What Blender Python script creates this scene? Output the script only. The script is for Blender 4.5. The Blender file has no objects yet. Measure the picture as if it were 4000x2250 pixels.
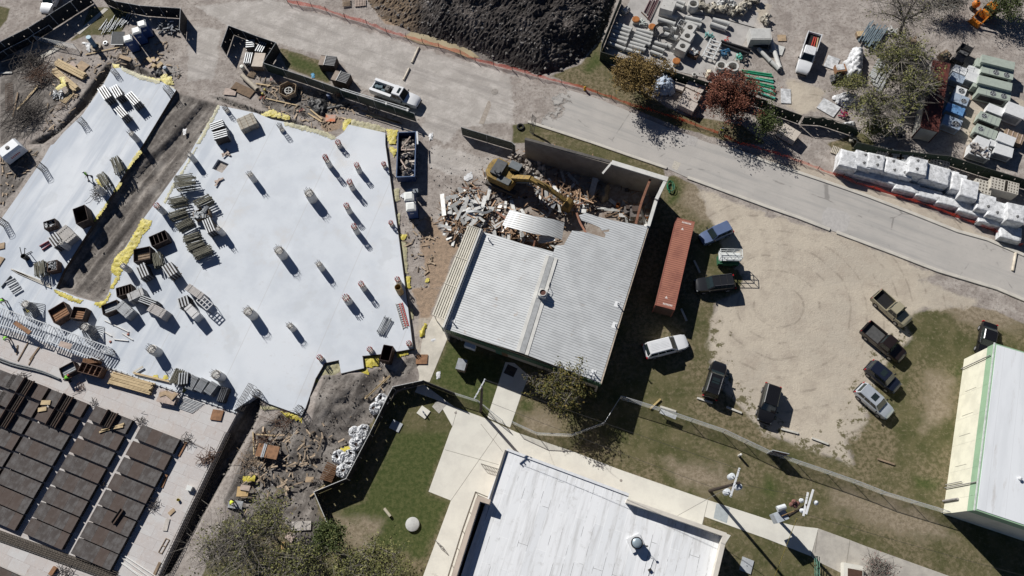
import bpy,bmesh,math,random
import numpy as np
from mathutils import Vector,Matrix
random.seed(7); rng = np.random.default_rng(7)
SC = bpy.context.scene; COL = SC.collection
R = math.radians; PI = math.pi

# ------------------------------------------------------------------ camera, sky, sun, exposure
CAM_H,NADIR,FOC = 84.5,(2110.0,2215.0),2800.0
_n = np.array([NADIR[0]-2000,NADIR[1]-1125,FOC]); _n /= np.linalg.norm(_n)
AZ = -_n; AX = np.array([1.0,0,0]) - _n*_n[0]; AX /= np.linalg.norm(AX); AY = np.cross(AZ,AX)
cd = bpy.data.cameras.new("camera"); cam = bpy.data.objects.new("camera",cd); COL.objects.link(cam)
cd.sensor_width = 36; cd.lens = FOC/4000*36; cd.clip_start = 0.5; cd.clip_end = 5000
_r = (AX[0],AY[0],AZ[0]); _d = (AX[1],AY[1],AZ[1]); _f = (AX[2],AY[2],AZ[2])
cam.matrix_world = Matrix(((_r[0],-_d[0],-_f[0],0),(_r[1],-_d[1],-_f[1],0),(_r[2],-_d[2],-_f[2],CAM_H),(0,0,0,1)))
SC.camera = cam
SC.render.resolution_x = 1024; SC.render.resolution_y = 576
SUN_EL,SUN_DIR = R(35),R(-52.5)            # elevation; direction in which shadows run on the ground
w = bpy.data.worlds.new("World"); SC.world = w; w.use_nodes = True
nt = w.node_tree; bg = nt.nodes["Background"]; sky = nt.nodes.new("ShaderNodeTexSky")
sky.sky_type = 'NISHITA'; sky.sun_disc = False; sky.sun_elevation = SUN_EL; sky.air_density = .4; sky.dust_density = .1; sky.ozone_density = 4.0; sky.sun_rotation = R(-37.5)
nt.links.new(sky.outputs[0],bg.inputs[0]); bg.inputs[1].default_value = 0.05
sd = bpy.data.lights.new("sun",'SUN'); sun = bpy.data.objects.new("sun",sd); COL.objects.link(sun)
sd.energy = 5.0; sd.angle = R(0.5); sd.color = (1.0,0.97,0.925)
_L = Vector((math.cos(SUN_DIR)*math.cos(SUN_EL),math.sin(SUN_DIR)*math.cos(SUN_EL),-math.sin(SUN_EL)))
sun.rotation_euler = _L.to_track_quat('-Z','Y').to_euler(); sun.location = (-30,60,120)
SC.view_settings.view_transform = 'Standard'; SC.view_settings.look = 'None'; SC.view_settings.gamma = 1
SC.view_settings.exposure = 0.16

# ------------------------------------------------------------------ survey helpers: photo sighting -> point at height z
ROW = [0,563,1126,1687]
def px(t,x,y):
 if t == 99: return x*1.55280,y*1.55280
 return (t % 10)*1000 + x/2.574,ROW[t//10] + y/2.574
def P(t,x,y,z=0.0):
 u,v = px(t,x,y); d = np.array([u-2000,v-1125,FOC]); k = (z-CAM_H)/(d @ AZ)
 return Vector((float(d @ AX*k),float(d @ AY*k),z))
def XY(pts,z=0.0): return [P(*p[:3],z).xy for p in pts]
def T(t,*xy): return [(t,xy[i],xy[i+1]) for i in range(0,len(xy),2)]
def heading(a,b): d = b-a; return math.atan2(d.y,d.x)

# ------------------------------------------------------------------ materials
MATS = {}
def node(nt,typ,**kw):
 n = nt.nodes.new(typ)
 for k,v in kw.items(): setattr(n,k,v)
 return n
def mth(nt,op,a,b=None,c=None):
 n = node(nt,"ShaderNodeMath",operation=op)
 for i,v in enumerate((a,b,c)):
  if v is None: continue
  if isinstance(v,(int,float)): n.inputs[i].default_value = v
  else: nt.links.new(v,n.inputs[i])
 return n.outputs[0]
def mixc(nt,f,a,b,mode='MIX'):
 n = node(nt,"ShaderNodeMix",data_type='RGBA',blend_type=mode)
 for i,v in ((0,f),(6,a),(7,b)):
  if isinstance(v,(int,float)): n.inputs[i].default_value = v
  elif isinstance(v,tuple): n.inputs[i].default_value = v if len(v) == 4 else (*v,1)
  else: nt.links.new(v,n.inputs[i])
 return n.outputs[2]
def ramp(nt,f,lo,hi):
 n = node(nt,"ShaderNodeMapRange",interpolation_type='SMOOTHSTEP')
 nt.links.new(f,n.inputs[0]); n.inputs[1].default_value = lo; n.inputs[2].default_value = hi
 return n.outputs[0]
def noise(nt,vec,scale,detail=4,rough=.6,dist=0):
 n = node(nt,"ShaderNodeTexNoise"); n.inputs['Scale'].default_value = scale
 n.inputs['Detail'].default_value = detail; n.inputs['Roughness'].default_value = rough; n.inputs['Distortion'].default_value = dist
 nt.links.new(vec,n.inputs['Vector']); return n.outputs[0]
def amap(nt,vec,ang,sx,sy):
 n = node(nt,"ShaderNodeMapping",vector_type='TEXTURE'); nt.links.new(vec,n.inputs[0]); n.inputs['Rotation'].default_value[2] = ang; n.inputs['Scale'].default_value = (1/sx,1/sy,1); return n.outputs[0]
def base(name):
 m = bpy.data.materials.new(name); m.use_nodes = True; nt = m.node_tree
 return m,nt,nt.nodes["Principled BSDF"]
def bump(nt,b,h,strength=.5,dist=.05):
 n = node(nt,"ShaderNodeBump"); n.inputs['Strength'].default_value = strength; n.inputs['Distance'].default_value = dist
 nt.links.new(h,n.inputs['Height']); nt.links.new(n.outputs[0],b.inputs['Normal'])
def M(name,col=None,rough=.75,met=0.0,var=.25,scale=2.5,col2=None,bmp=0.0,island=0.0,spec=.35,col3=None):
 """plain weathered surface: a base colour, blotches of a second one, fine grain; island = tone change from piece to piece"""
 if name in MATS: return MATS[name]
 m,nt,b = base(name); co = node(nt,"ShaderNodeTexCoord").outputs['Object']
 c2 = col2 or tuple(c*(1-var) for c in col)
 f = ramp(nt,noise(nt,co,scale,5,.65),.38,.66)
 c = mixc(nt,f,tuple(col),tuple(c2))
 if col3: c = mixc(nt,mth(nt,'MULTIPLY',ramp(nt,node(nt,"ShaderNodeObjectInfo").outputs['Random'],.5,.8),.65),c,col3)
 g = noise(nt,co,scale*14,3,.7)
 c = mixc(nt,1.0,c,mixc(nt,g,(1-var*.6,)*3,(1+var*.3,)*3),'MULTIPLY')
 if island:
  ge = node(nt,"ShaderNodeNewGeometry").outputs['Random Per Island']
  c = mixc(nt,1.0,c,mixc(nt,ge,(1-island,)*3,(1+island*.7,)*3),'MULTIPLY')
 nt.links.new(c,b.inputs['Base Color']); b.inputs['Roughness'].default_value = rough
 b.inputs['Metallic'].default_value = met; b.inputs['Specular IOR Level'].default_value = spec
 if bmp: bump(nt,b,noise(nt,co,scale*3,6,.7),bmp,.08)
 MATS[name] = m; return m

# ------------------------------------------------------------------ mesh builder and scene tree
class MB:
 def __init__(s): s.v = []; s.f = []; s.uv = {}
 def add(s,vs,fs):
  o = len(s.v); s.v += [tuple(v) for v in vs]; s.f += [tuple(i+o for i in f) for f in fs]; return s
 def box(s,c,d,rz=0.0,rx=0.0,ry=0.0,taper=1.0):
  m = Matrix.Rotation(rz,3,'Z') @ Matrix.Rotation(ry,3,'Y') @ Matrix.Rotation(rx,3,'X'); c = Vector(c); vs = []
  for z in (-.5,.5):
   k = taper if z > 0 else 1
   for x,y in ((-.5,-.5),(.5,-.5),(.5,.5),(-.5,.5)): vs.append(c + m @ Vector((x*d[0]*k,y*d[1]*k,z*d[2])))
  return s.add(vs,[(3,2,1,0),(4,5,6,7),(0,1,5,4),(1,2,6,5),(2,3,7,6),(3,0,4,7)])
 def rod(s,a,b,r,n=6,r2=None):
  a = Vector(a); b = Vector(b); d = (b-a)
  if d.length < 1e-6: return s
  q = d.to_track_quat('Z','Y'); r2 = r if r2 is None else r2; vs = []
  for p,rr in ((a,r),(b,r2)):
   for i in range(n):
    t = 2*PI*(i+.5)/n; vs.append(p + q @ Vector((rr*math.cos(t),rr*math.sin(t),0)))
  return s.add(vs,[(i,(i+1) % n,n+(i+1) % n,n+i) for i in range(n)] + [tuple(range(n-1,-1,-1)),tuple(range(n,2*n))])
 def tube(s,pts,r,n=6):
  for a,b in zip(pts[:-1],pts[1:]): s.rod(a,b,r,n)
  return s
 def beam(s,a,b,wd,h):
  a = Vector(a); b = Vector(b); d = b-a; l = d.length
  return s.box((a+b)/2,(l,wd,h),math.atan2(d.y,d.x),0,-math.asin(max(-1,min(1,d.z/l))))
 def prism(s,poly,z0,z1):
  n = len(poly); a = sum(poly[i][0]*poly[(i+1) % n][1]-poly[(i+1) % n][0]*poly[i][1] for i in range(n))
  if a < 0: poly = poly[::-1]
  f0 = z0 if callable(z0) else (lambda p: z0); f1 = z1 if callable(z1) else (lambda p: z1)
  vs = [(p[0],p[1],f0(p)) for p in poly]+[(p[0],p[1],f1(p)) for p in poly]
  return s.add(vs,[tuple(range(n-1,-1,-1)),tuple(range(n,2*n))]+[(i,(i+1) % n,n+(i+1) % n,n+i) for i in range(n)])
 def lathe(s,prof,n=16,c=(0,0,0)):
  vs = []; k = len(prof)
  for i in range(n):
   t = 2*PI*i/n
   for r,z in prof: vs.append((c[0]+r*math.cos(t),c[1]+r*math.sin(t),c[2]+z))
  return s.add(vs,[(i*k+j,((i+1) % n)*k+j,((i+1) % n)*k+j+1,i*k+j+1) for i in range(n) for j in range(k-1)])
 def loft(s,rings,caps=True):
  k = len(rings[0]); vs = [p for r in rings for p in r]
  fs = [(i*k+j,i*k+(j+1) % k,(i+1)*k+(j+1) % k,(i+1)*k+j) for i in range(len(rings)-1) for j in range(k)]
  if caps: fs += [tuple(range(k-1,-1,-1)),tuple(range((len(rings)-1)*k,len(rings)*k))]
  return s.add(vs,fs)
 def xf(s,mat): s.v = [tuple(mat @ Vector(v)) for v in s.v]; return s
 def mesh(s,name,mats,smooth=None,mi=None):
  me = bpy.data.meshes.new(name); me.from_pydata(s.v,[],s.f)
  for m in (mats if isinstance(mats,(list,tuple)) else [mats]): me.materials.append(m)
  if mi: me.polygons.foreach_set('material_index',mi)
  if smooth is not None:
   me.polygons.foreach_set('use_smooth',[True]*len(me.polygons)); me.set_sharp_from_angle(angle=R(smooth))
  me.update(); return me
def tag(o,label=None,cat=None,group=None,kind=None):
 for k,v in (('label',label),('category',cat),('group',group),('kind',kind)):
  if v: o[k] = v
 return o
def thing(name,label,cat,loc=(0,0,0),rz=0.0,group=None):
 o = bpy.data.objects.new(name,None); COL.objects.link(o); o.empty_display_size = .3
 o.location = loc; o.rotation_euler = (0,0,rz); return tag(o,label,cat,group)
def part(name,mb,mats,parent,smooth=None,label=None):
 o = bpy.data.objects.new(name,mb if isinstance(mb,bpy.types.Mesh) else mb.mesh(name,mats,smooth))
 COL.objects.link(o); o.parent = parent
 if label: o['label'] = label
 return o
def solo(name,mb,mats,label,cat,loc=(0,0,0),rz=0.0,group=None,smooth=None,kind=None):
 o = bpy.data.objects.new(name,mb if isinstance(mb,bpy.types.Mesh) else mb.mesh(name,mats,smooth))
 COL.objects.link(o); o.location = loc; o.rotation_euler = (0,0,rz); return tag(o,label,cat,group,kind)
def struct(name,mb,mats,kind='structure',loc=(0,0,0)):
 o = bpy.data.objects.new(name,mb if isinstance(mb,bpy.types.Mesh) else mb.mesh(name,mats)); COL.objects.link(o)
 o.location = loc; o['kind'] = kind; return o
def dup(root,loc,rz,label=None,group=None,scale=None):
 def cp(o,par):
  c = o.copy(); COL.objects.link(c)
  if par: c.parent = par
  for ch in list(o.children): cp(ch,c)
  return c
 r = cp(root,None); r.location = loc; r.rotation_euler = (0,0,rz)
 if scale: r.scale = scale
 if label: r['label'] = label
 if group: r['group'] = group
 return r
ORD = ['first','second','third','fourth','fifth','sixth','seventh','eighth','ninth','tenth','eleventh','twelfth','thirteenth','fourteenth','fifteenth','sixteenth','seventeenth','eighteenth','nineteenth','twentieth']
class Put:
 """first call places the prototype itself, later calls place copies"""
 def __init__(s,proto): s.p = proto; s.used = False
 def __call__(s,loc,rz,label,group=None,scale=None):
  if not s.used:
   s.used = True; o = s.p; o.location = loc; o.rotation_euler = (0,0,rz); o['label'] = label
   if group: o['group'] = group
   if scale: o.scale = scale
   return o
  c = dup(s.p,loc,rz,label,group,scale or (1,1,1))
  if not group and 'group' in c: del c['group']
  return c
def sstep(a,b,x): t = np.clip((x-a)/(b-a),0,1); return t*t*(3-2*t)
_tab = np.random.default_rng(3).random((256,256))
def vnoise(x,y):
 xi = np.floor(x).astype(int); yi = np.floor(y).astype(int); fx = x-xi; fy = y-yi
 fx = fx*fx*(3-2*fx); fy = fy*fy*(3-2*fy); g = lambda i,j: _tab[(xi+i) % 256,(yi+j) % 256]
 return (g(0,0)*(1-fx)+g(1,0)*fx)*(1-fy)+(g(0,1)*(1-fx)+g(1,1)*fx)*fy
def fbm(x,y,o=4): return sum(vnoise(x*2**k+17*k,y*2**k-9*k)*.5**(k+1) for k in range(o))
def sdist(X,Y,poly):
 """distance to a polygon, negative inside"""
 d = np.full(X.shape,1e9); ins = np.zeros(X.shape,bool); n = len(poly)
 for i in range(n):
  ax,ay = poly[i]; bx,by = poly[(i+1) % n]; ex,ey = bx-ax,by-ay; L = ex*ex+ey*ey+1e-9
  t = np.clip(((X-ax)*ex+(Y-ay)*ey)/L,0,1); d = np.minimum(d,(X-ax-t*ex)**2+(Y-ay-t*ey)**2)
  c = ((ay > Y) != (by > Y)) & (X < ex*(Y-ay)/(ey if abs(ey) > 1e-9 else 1e-9)+ax); ins ^= c
 d = np.sqrt(d); return np.where(ins,-d,d)
# ================================================================== GROUND
SLAB_Z = .30
TRENCH = XY(T(0,1760,925,2200,1050,1960,1449)+T(10,1880,150,1450,740,1130,1240,1110,1449)+T(20,1040,160,560,0)+T(10,640,1270,950,780,1420,40))
DITCH_W = XY(T(0,1090,610,1130,690,880,1060,600,1330,430,1449,250,1449,560,1300,800,1000,960,780))
DITCH_N = XY(T(0,1100,600,1300,600,1560,760,1620,830,1440,800,1200,690))
DITCH_N2 = XY(T(0,2090,960,2250,980)+T(1,60,1120,380,1200,800,1380,560,1330,80,1200)+T(0,2300,1050))
DITCH_E = XY(T(20,2574,960)+T(21,60,1170,0,1330)+T(30,2560,-80,1700,1449,1560,1449,1640,1320,2240,60)+T(20,2500,1080))
PIT_SE = XY(T(21,690,880,1100,860,1290,780,1420,860,1500,700,1600,690,1640,780,1400,970,1320,1090)+T(31,1100,0,870,420,570,600,640,800,380,1000,100,700)+T(30,2400,1000,2250,700)+T(21,0,1430,250,1250,450,1290,560,1360,620,1100))
X0,X1,Y0,Y1,STEP = -92,80,-8,92,.33
xs = np.arange(X0,X1,STEP); ys = np.arange(Y0,Y1,STEP); far = np.array([6,16,40,90,200,450,1000,2200.])
xs = np.concatenate([X0-far[::-1],xs,xs[-1]+far]); ys = np.concatenate([Y0-far[::-1],ys,ys[-1]+far])
GX,GY = np.meshgrid(xs,ys)
def mask(polys,soft=1.0):
 d = np.full(GX.shape,1e9)
 for p in polys: d = np.minimum(d,sdist(GX,GY,p))
 return 1-sstep(-soft,soft,d)
grassp = [XY(T(99,1690,440,1790,480,2060,590,2400,740,2620,830,2700,1600,1090,1500,800,1500,790,1240,900,1090,1000,985,1062,968,1118,850,1115,800,1500,900,1640,480)),
  XY(T(1,220,470,640,600,760,850,300,680)),XY(T(0,900,60,1250,90,1330,160,1200,340,850,360,700,420,820,300)),
  XY(T(2,170,1235,830,1449)+T(12,1530,250,1540,330,1000,180,330,-20)+T(2,0,1440,0,1260)),
  XY(T(2,900,400,960,600,1060,760,1250,900,1700,1150,2300,1250,2574,1449,2300,1449,1700,1290,1200,1080,700,880,380,760,700,640)),
  XY(T(0,0,60,100,90,60,200,0,280,-300,400,-300,0)),XY(T(3,560,1449,940,1330,1100,1449)+T(13,750,150,600,0)),
  XY(T(30,2250,900,2574,700)+T(31,400,900,800,1000,900,1600,-600,1600))]
lushp = [XY(T(31,1400,0,1950,0,1740,600,1960,690,1700,1300,1000,1100,760,800,1070,690,1280,260)),XY(T(21,1930,530,2510,750,2350,1300,1990,1060,1760,940)),
  XY(T(1,300,520,640,640,740,820,340,670)),XY(T(12,1580,300,1720,420,1690,560,1560,640)),XY(T(2,700,690,850,500,940,620,760,760)),
  XY(T(23,1940,760,1800,830,1950,940)),XY(T(22,100,1100,240,1130,180,1250,60,1240)),XY(T(33,0,420,100,560,60,700,-60,600)),XY(T(33,1450,430,1740,500,1700,600,1480,560))]
dryp = [XY(T(12,1760,360,2574,700,2574,900,1900,800,1700,600)),XY(T(23,1600,850,1880,900,1800,1300,1560,1449,1560,1100)),XY(T(23,1500,0,2574,150,2574,400,2200,420,1700,200)),
  XY(T(13,0,700,620,880,1200,1110,2300,1449,0,1449)),XY(T(33,600,560,1500,750,1850,1050,1500,1100,700,800)),XY(T(32,1500,250,2100,350,2300,600,1700,560)),XY(T(22,50,1250,420,1280,500,1440,200,1440)),
  XY(T(31,770,800,1300,900,1100,1200,900,1150))]
sandp = [XY(T(99,1850,530,2110,625,2390,730,2480,765,2330,780,2270,795,2295,850,2235,905,2185,1000,2185,1060,2130,1105,2150,1170,2090,1150,1950,1100,1905,1070,1855,1015,1790,950,1785,850,1800,760,1860,735,1890,660,1850,580)),
  XY(T(12,1880,450,2574,715)+T(13,620,885,1270,1130,1700,1310)+T(23,1250,0)+T(12,2300,1300,2050,860)),XY(T(12,2000,480,2574,720,2574,1449,2250,1250,2250,800,2050,600)),XY(T(21,1650,300,1780,290,1700,480,1640,620)),XY(T(3,200,800,560,900,500,1100,340,1160,200,1050)),
  XY(T(13,0,40,340,170,760,310,1400,560,2300,960,2574,1060,2574,1120,1900,880,1000,530,0,170)),XY(T(2,2450,60,2574,40,2574,260,2480,220)),XY(T(3,1900,1000,2574,1000,2574,1449,2000,1449))]
mudp = [TRENCH,DITCH_W,DITCH_N,DITCH_N2,DITCH_E,PIT_SE,XY(T(0,0,560,150,540,560,650,600,1000,400,1300,130,1449,0,1449)),XY(T(10,0,100,420,30,200,420,0,620)),XY(T(1,60,800,900,950,1000,1100,500,1180,60,1080)),
  XY(T(2,-200,300,700,640,250,740,-600,560)),XY(T(31,380,1000,640,800,700,1000,560,1200,300,1300))]
palep = [XY(T(0,1950,60,2574,0)+T(1,200,0,1640,480,1830,540,2574,740)+T(2,0,745,0,1230)+T(1,2200,1270,2060,1280,1900,1449,1650,1300,1700,1180,1030,860,850,620,200,420,-280,250)),XY(T(0,1900,250,2230,300,2150,800,1880,820)),
  XY(T(11,1750,0,2380,150,2300,320,1950,300,1720,200)),XY(T(2,1180,0,2574,0,2574,420,2400,400,2300,600,2050,700,1800,660,1500,640,1000,560,950,480,1060,240))]
brownp = [XY(T(11,1720,700,1880,900,2050,1000,1850,1449,1740,1449,1660,1000)),XY(T(21,1580,0,1850,0,1740,330,1640,300)),XY(T(1,560,1150,880,1180,850,1300,700,1330)),XY(T(12,0,150,1500,300,1420,800,700,700,500,900,0,900)),
  XY(T(1,1130,0,1700,0,1560,280,1300,240))]
gs = mask(grassp,.9); ls = mask(lushp,1.8); dr = mask(dryp,2.5); sa = mask(sandp,1.7); mu = np.maximum(mask(mudp[1:],.8),mask([TRENCH],1.5)); pa = mask(palep,1.6); br = mask(brownp,1.4)
gs = gs*(1-.9*sa)
d_tr = sdist(GX,GY,TRENCH); ZG = np.zeros(GX.shape)
ang = heading(P(10,640,1270),P(0,1960,1000)); ua = GX*math.cos(ang)+GY*math.sin(ang); va = -GX*math.sin(ang)+GY*math.cos(ang)
rut = np.clip((fbm(va*.75+ua*.04,ua*.07,3)-.34)/.22,0,1)
ZG -= (1-sstep(-.9,-.1,d_tr))*(.05+.5*rut)
for dp,dep in ((DITCH_W,1.3),(DITCH_N,.9),(DITCH_N2,.9),(DITCH_E,1.7)): ZG -= (1-sstep(-.9,0,sdist(GX,GY,dp)))*dep*(.75+.5*fbm(GX*.9,GY*.9))
ZG -= (1-sstep(-1.5,0,sdist(GX,GY,PIT_SE)))*(.05+.7*fbm(GX*.8,GY*.8))
for q_,r_,h_ in ((P(21,800,1170),2.6,1.1),(P(21,1000,1000),1.6,.6),(P(31,400,100),2.2,.5),(P(21,1450,880),1.5,.7)): ZG += h_*np.exp(-((GX-q_.x)**2+(GY-q_.y)**2)/r_**2)*(.5+fbm(GX*1.1,GY*1.1))
flat = np.maximum.reduce([gs,sa,pa]); rough = (1-flat)*(1-mask([XY(T(12,-20,30,1560,330)+T(22,890,1000)+T(21,1850,400)),XY(T(10,0,900,700,1200)+T(20,2500,1000)+T(30,1600,1500,-100,1500))],1.0))
ZG -= rough*.10*fbm(GX*1.3,GY*1.3)
out = (GX < X0-1) | (GX > X1+1) | (GY < Y0-1) | (GY > Y1+1); ZG[out] = -.02
ny_,nx_ = GX.shape; idx = np.arange(nx_*ny_).reshape(ny_,nx_)
quads = np.stack([idx[:-1,:-1],idx[:-1,1:],idx[1:,1:],idx[1:,:-1]],-1).reshape(-1,4)
gm = bpy.data.meshes.new("ground"); gm.from_pydata(np.stack([GX.ravel(),GY.ravel(),ZG.ravel()],1).tolist(),[],quads.tolist())
gm.polygons.foreach_set('use_smooth',[True]*len(gm.polygons))
for nm,arrs in (("mask_a",(gs,ls,dr,sa)),("mask_b",(mu,pa,br,sstep(-5.5,-.3,sdist(GX,GY,sandp[0]))*(sdist(GX,GY,sandp[0]) < .5)*(1-sstep(P(23,1000,250).y-3,P(23,1000,250).y+3,GY))))):
 a = gm.color_attributes.new(nm,'FLOAT_COLOR','POINT'); a.data.foreach_set('color',np.stack([q.ravel() for q in arrs],1).astype(np.float32).ravel())
m,nt,b = base("ground_soil"); co = node(nt,"ShaderNodeTexCoord").outputs['Object']
def att(n):
 a = node(nt,"ShaderNodeAttribute",attribute_name=n); s_ = node(nt,"ShaderNodeSeparateColor"); nt.links.new(a.outputs['Color'],s_.inputs[0]); return s_.outputs,a.outputs['Alpha']
(A_,aA),(B_,aB) = att("mask_a"),att("mask_b")
n0,n1,n2,n3 = noise(nt,co,.09,4),noise(nt,co,.45,6,.68),noise(nt,co,2.2,6,.72),noise(nt,co,9,4,.8)
def ragged(ms,k=.55,lo=.38,hi=.62,nn=None): return ramp(nt,mth(nt,'ADD',ms,mth(nt,'MULTIPLY',mth(nt,'SUBTRACT',nn or n1,.5),k*2)),lo,hi)
c = mixc(nt,ramp(nt,n1,.35,.65),(.28,.245,.22),(.42,.38,.345))
c = mixc(nt,ramp(nt,n2,.45,.7),c,(.21,.18,.16))
pc = mixc(nt,ramp(nt,n1,.4,.66),(.40,.37,.34),(.52,.485,.45)); mpr = amap(nt,co,heading(P(1,200,200),P(1,2574,1000)),.12,1.0); pc = mixc(nt,mth(nt,'MULTIPLY',ramp(nt,noise(nt,mpr,.9,5,.65),.46,.66),.7),pc,(.31,.285,.265)); pc = mixc(nt,ramp(nt,n2,.52,.74),pc,(.36,.33,.30))
c = mixc(nt,ragged(B_[1],.5),c,pc)
bc = mixc(nt,ramp(nt,n2,.4,.65),(.36,.265,.19),(.25,.19,.14)); c = mixc(nt,ragged(B_[2],.5),c,bc)
gc = mixc(nt,ramp(nt,n1,.36,.66),(.072,.076,.03),(.135,.12,.062)); gc = mixc(nt,ramp(nt,n2,.5,.74),gc,(.215,.18,.115)); gc = mixc(nt,ramp(nt,n0,.44,.58),gc,mixc(nt,ramp(nt,n2,.4,.6),(.10,.09,.045),(.22,.18,.115)))
gc = mixc(nt,ragged(A_[1],.35,.3,.8),gc,mixc(nt,ramp(nt,n2,.38,.64),(.052,.07,.021),(.10,.108,.042)))
gc = mixc(nt,ragged(A_[2],.6,.25,.85),gc,mixc(nt,ramp(nt,n2,.4,.62),(.29,.24,.175),(.19,.155,.105)))
c = mixc(nt,ragged(A_[0],.42),c,gc)
sc_ = mixc(nt,ramp(nt,n0,.4,.6),(.51,.45,.365),(.45,.40,.33)); sc_ = mixc(nt,ramp(nt,n1,.42,.68),sc_,(.41,.355,.29)); sc_ = mixc(nt,ramp(nt,n2,.6,.8),sc_,(.33,.285,.235))
wv_ = node(nt,"ShaderNodeTexWave",wave_type='RINGS',rings_direction='Z'); mpw = node(nt,"ShaderNodeMapping"); nt.links.new(co,mpw.inputs[0]); lc = P(23,100,200); mpw.inputs['Location'].default_value = (-lc.x,-lc.y,0); nt.links.new(mpw.outputs[0],wv_.inputs[0]); wv_.inputs['Scale'].default_value = .16; wv_.inputs['Distortion'].default_value = 5; wv_.inputs['Detail Scale'].default_value = .5
sc_ = mixc(nt,mth(nt,'MULTIPLY',ramp(nt,wv_.outputs[1],.93,.99),mth(nt,'MULTIPLY',ramp(nt,n1,.45,.6),.5)),sc_,(.25,.215,.175))
c = mixc(nt,ragged(aA,.7,.36,.64),c,sc_)
tuft = mth(nt,'MULTIPLY',ramp(nt,noise(nt,co,1.1,5,.7),.56,.66),ragged(aA,.4,.2,.5)); edge = ramp(nt,mth(nt,'ADD',noise(nt,co,.9,6,.74),mth(nt,'MULTIPLY',mth(nt,'SUBTRACT',aB,1.0),.22)),.50,.56); edge = mth(nt,'MULTIPLY',edge,ramp(nt,aB,.02,.3))
c = mixc(nt,edge,c,mixc(nt,n2,(.09,.085,.04),(.19,.165,.10)))
mc = mixc(nt,ramp(nt,n2,.38,.66),(.125,.111,.10),(.225,.203,.183)); mc = mixc(nt,ramp(nt,n1,.46,.66),mc,(.30,.275,.25))
mpt = amap(nt,co,ang,.09,1.15)
mc = mixc(nt,mth(nt,'MULTIPLY',ramp(nt,noise(nt,mpt,1.0,4,.6),.47,.6),.5),mc,(.066,.058,.052))
c = mixc(nt,ragged(B_[0],.35),c,mc)
c = mixc(nt,1.0,c,mixc(nt,n3,(.70,)*3,(1.28,)*3),'MULTIPLY')
nt.links.new(c,b.inputs['Base Color']); b.inputs['Roughness'].default_value = .95; b.inputs['Specular IOR Level'].default_value = .15
bump(nt,b,mth(nt,'ADD',n2,mth(nt,'MULTIPLY',n3,.5)),.55,.12)
gm.materials.append(m); struct("ground",gm,m)

# ------------------------------------------------------------------ road, kerbs, pavements (thin sheets one above the other)
def sheet(name,pts,mat,z,thick=None,parent=None):
 me = MB(); poly = XY(pts,z) if isinstance(pts[0],tuple) and len(pts[0]) == 3 else pts
 me.prism([tuple(p) for p in poly],thick if thick is not None else z-.003,z); return struct(name,me,mat)
m,nt,b = base("road_surface"); co = node(nt,"ShaderNodeTexCoord").outputs['Object']
mp = amap(nt,co,heading(P(13,0,400),P(13,2574,1330)),.07,1.1)
n1,n2,n3,st = noise(nt,co,.3,5),noise(nt,co,2.6,5,.7),noise(nt,co,14,3,.8),noise(nt,mp,1.0,5,.65)
c = mixc(nt,ramp(nt,n1,.36,.66),(.44,.415,.385),(.395,.375,.35)); c = mixc(nt,mth(nt,'MULTIPLY',ramp(nt,st,.46,.66),.7),c,(.325,.315,.30)); c = mixc(nt,mth(nt,'MULTIPLY',ramp(nt,n2,.58,.72),.5),c,(.27,.25,.23))
vo = node(nt,"ShaderNodeTexVoronoi",feature='DISTANCE_TO_EDGE'); vo.inputs['Scale'].default_value = .16; nd = node(nt,"ShaderNodeMix",data_type='VECTOR'); nd.inputs[0].default_value = .12
nz = node(nt,"ShaderNodeTexNoise"); nz.inputs['Scale'].default_value = .8; nt.links.new(co,nz.inputs['Vector']); nt.links.new(co,nd.inputs[4]); nt.links.new(nz.outputs['Color'],nd.inputs[5]); nt.links.new(nd.outputs[1],vo.inputs['Vector'])
crack = mth(nt,'MULTIPLY',mth(nt,'SUBTRACT',1.0,ramp(nt,vo.outputs['Distance'],.004,.013)),ramp(nt,n1,.5,.6)); c = mixc(nt,mth(nt,'MULTIPLY',crack,.6),c,(.16,.15,.14))
c = mixc(nt,1.0,c,mixc(nt,n3,(.86,)*3,(1.12,)*3),'MULTIPLY'); nt.links.new(c,b.inputs['Base Color']); b.inputs['Roughness'].default_value = .92; bump(nt,b,n3,.2,.02)
rw_ = P(2,60,1000); rh_ = heading(P(13,0,400),P(13,2574,1330)); sr_ = node(nt,"ShaderNodeSeparateXYZ"); nt.links.new(amap(nt,co,rh_,1,1),sr_.inputs[0]); u0 = rw_.x*math.cos(rh_)+rw_.y*math.sin(rh_)
nt.links.new(ramp(nt,mth(nt,'ADD',mth(nt,'DIVIDE',mth(nt,'SUBTRACT',sr_.outputs[0],u0+5.5),13.0),mth(nt,'SUBTRACT',noise(nt,co,.35,6,.7),.5)),-.04,.05),b.inputs['Alpha'])   # the paving fades out under tracked dirt at the gate
ROADM = m
road_n = T(1,2080,620,2574,745)+T(2,400,850,860,992,1170,1115,1600,1300,2000,1443)+T(12,2170,35,2574,185)+T(13,600,385,1000,525,1420,685,1900,875,2200,960,2574,1120,3200,1400)
road_s = T(2,165,1222,830,1442)+T(12,1200,122,1560,245,1760,335,2574,632)+T(13,620,862,1270,1103,1700,1272,2300,1452)+T(23,2574,118,3300,400)
sheet("road",road_n+road_s[::-1]+T(2,0,1180),ROADM,.010)
CONC = M("weathered_concrete",(.56,.53,.47),.9,var=.16,scale=.7,col2=(.47,.445,.40),bmp=.1)
WALK = M("cream_pavement",(.68,.66,.59),.9,var=.12,scale=.5,col2=(.61,.59,.53))
OLDW = M("old_grey_pavement",(.46,.43,.38),.95,var=.22,scale=.8,col2=(.36,.335,.30),bmp=.15)
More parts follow.
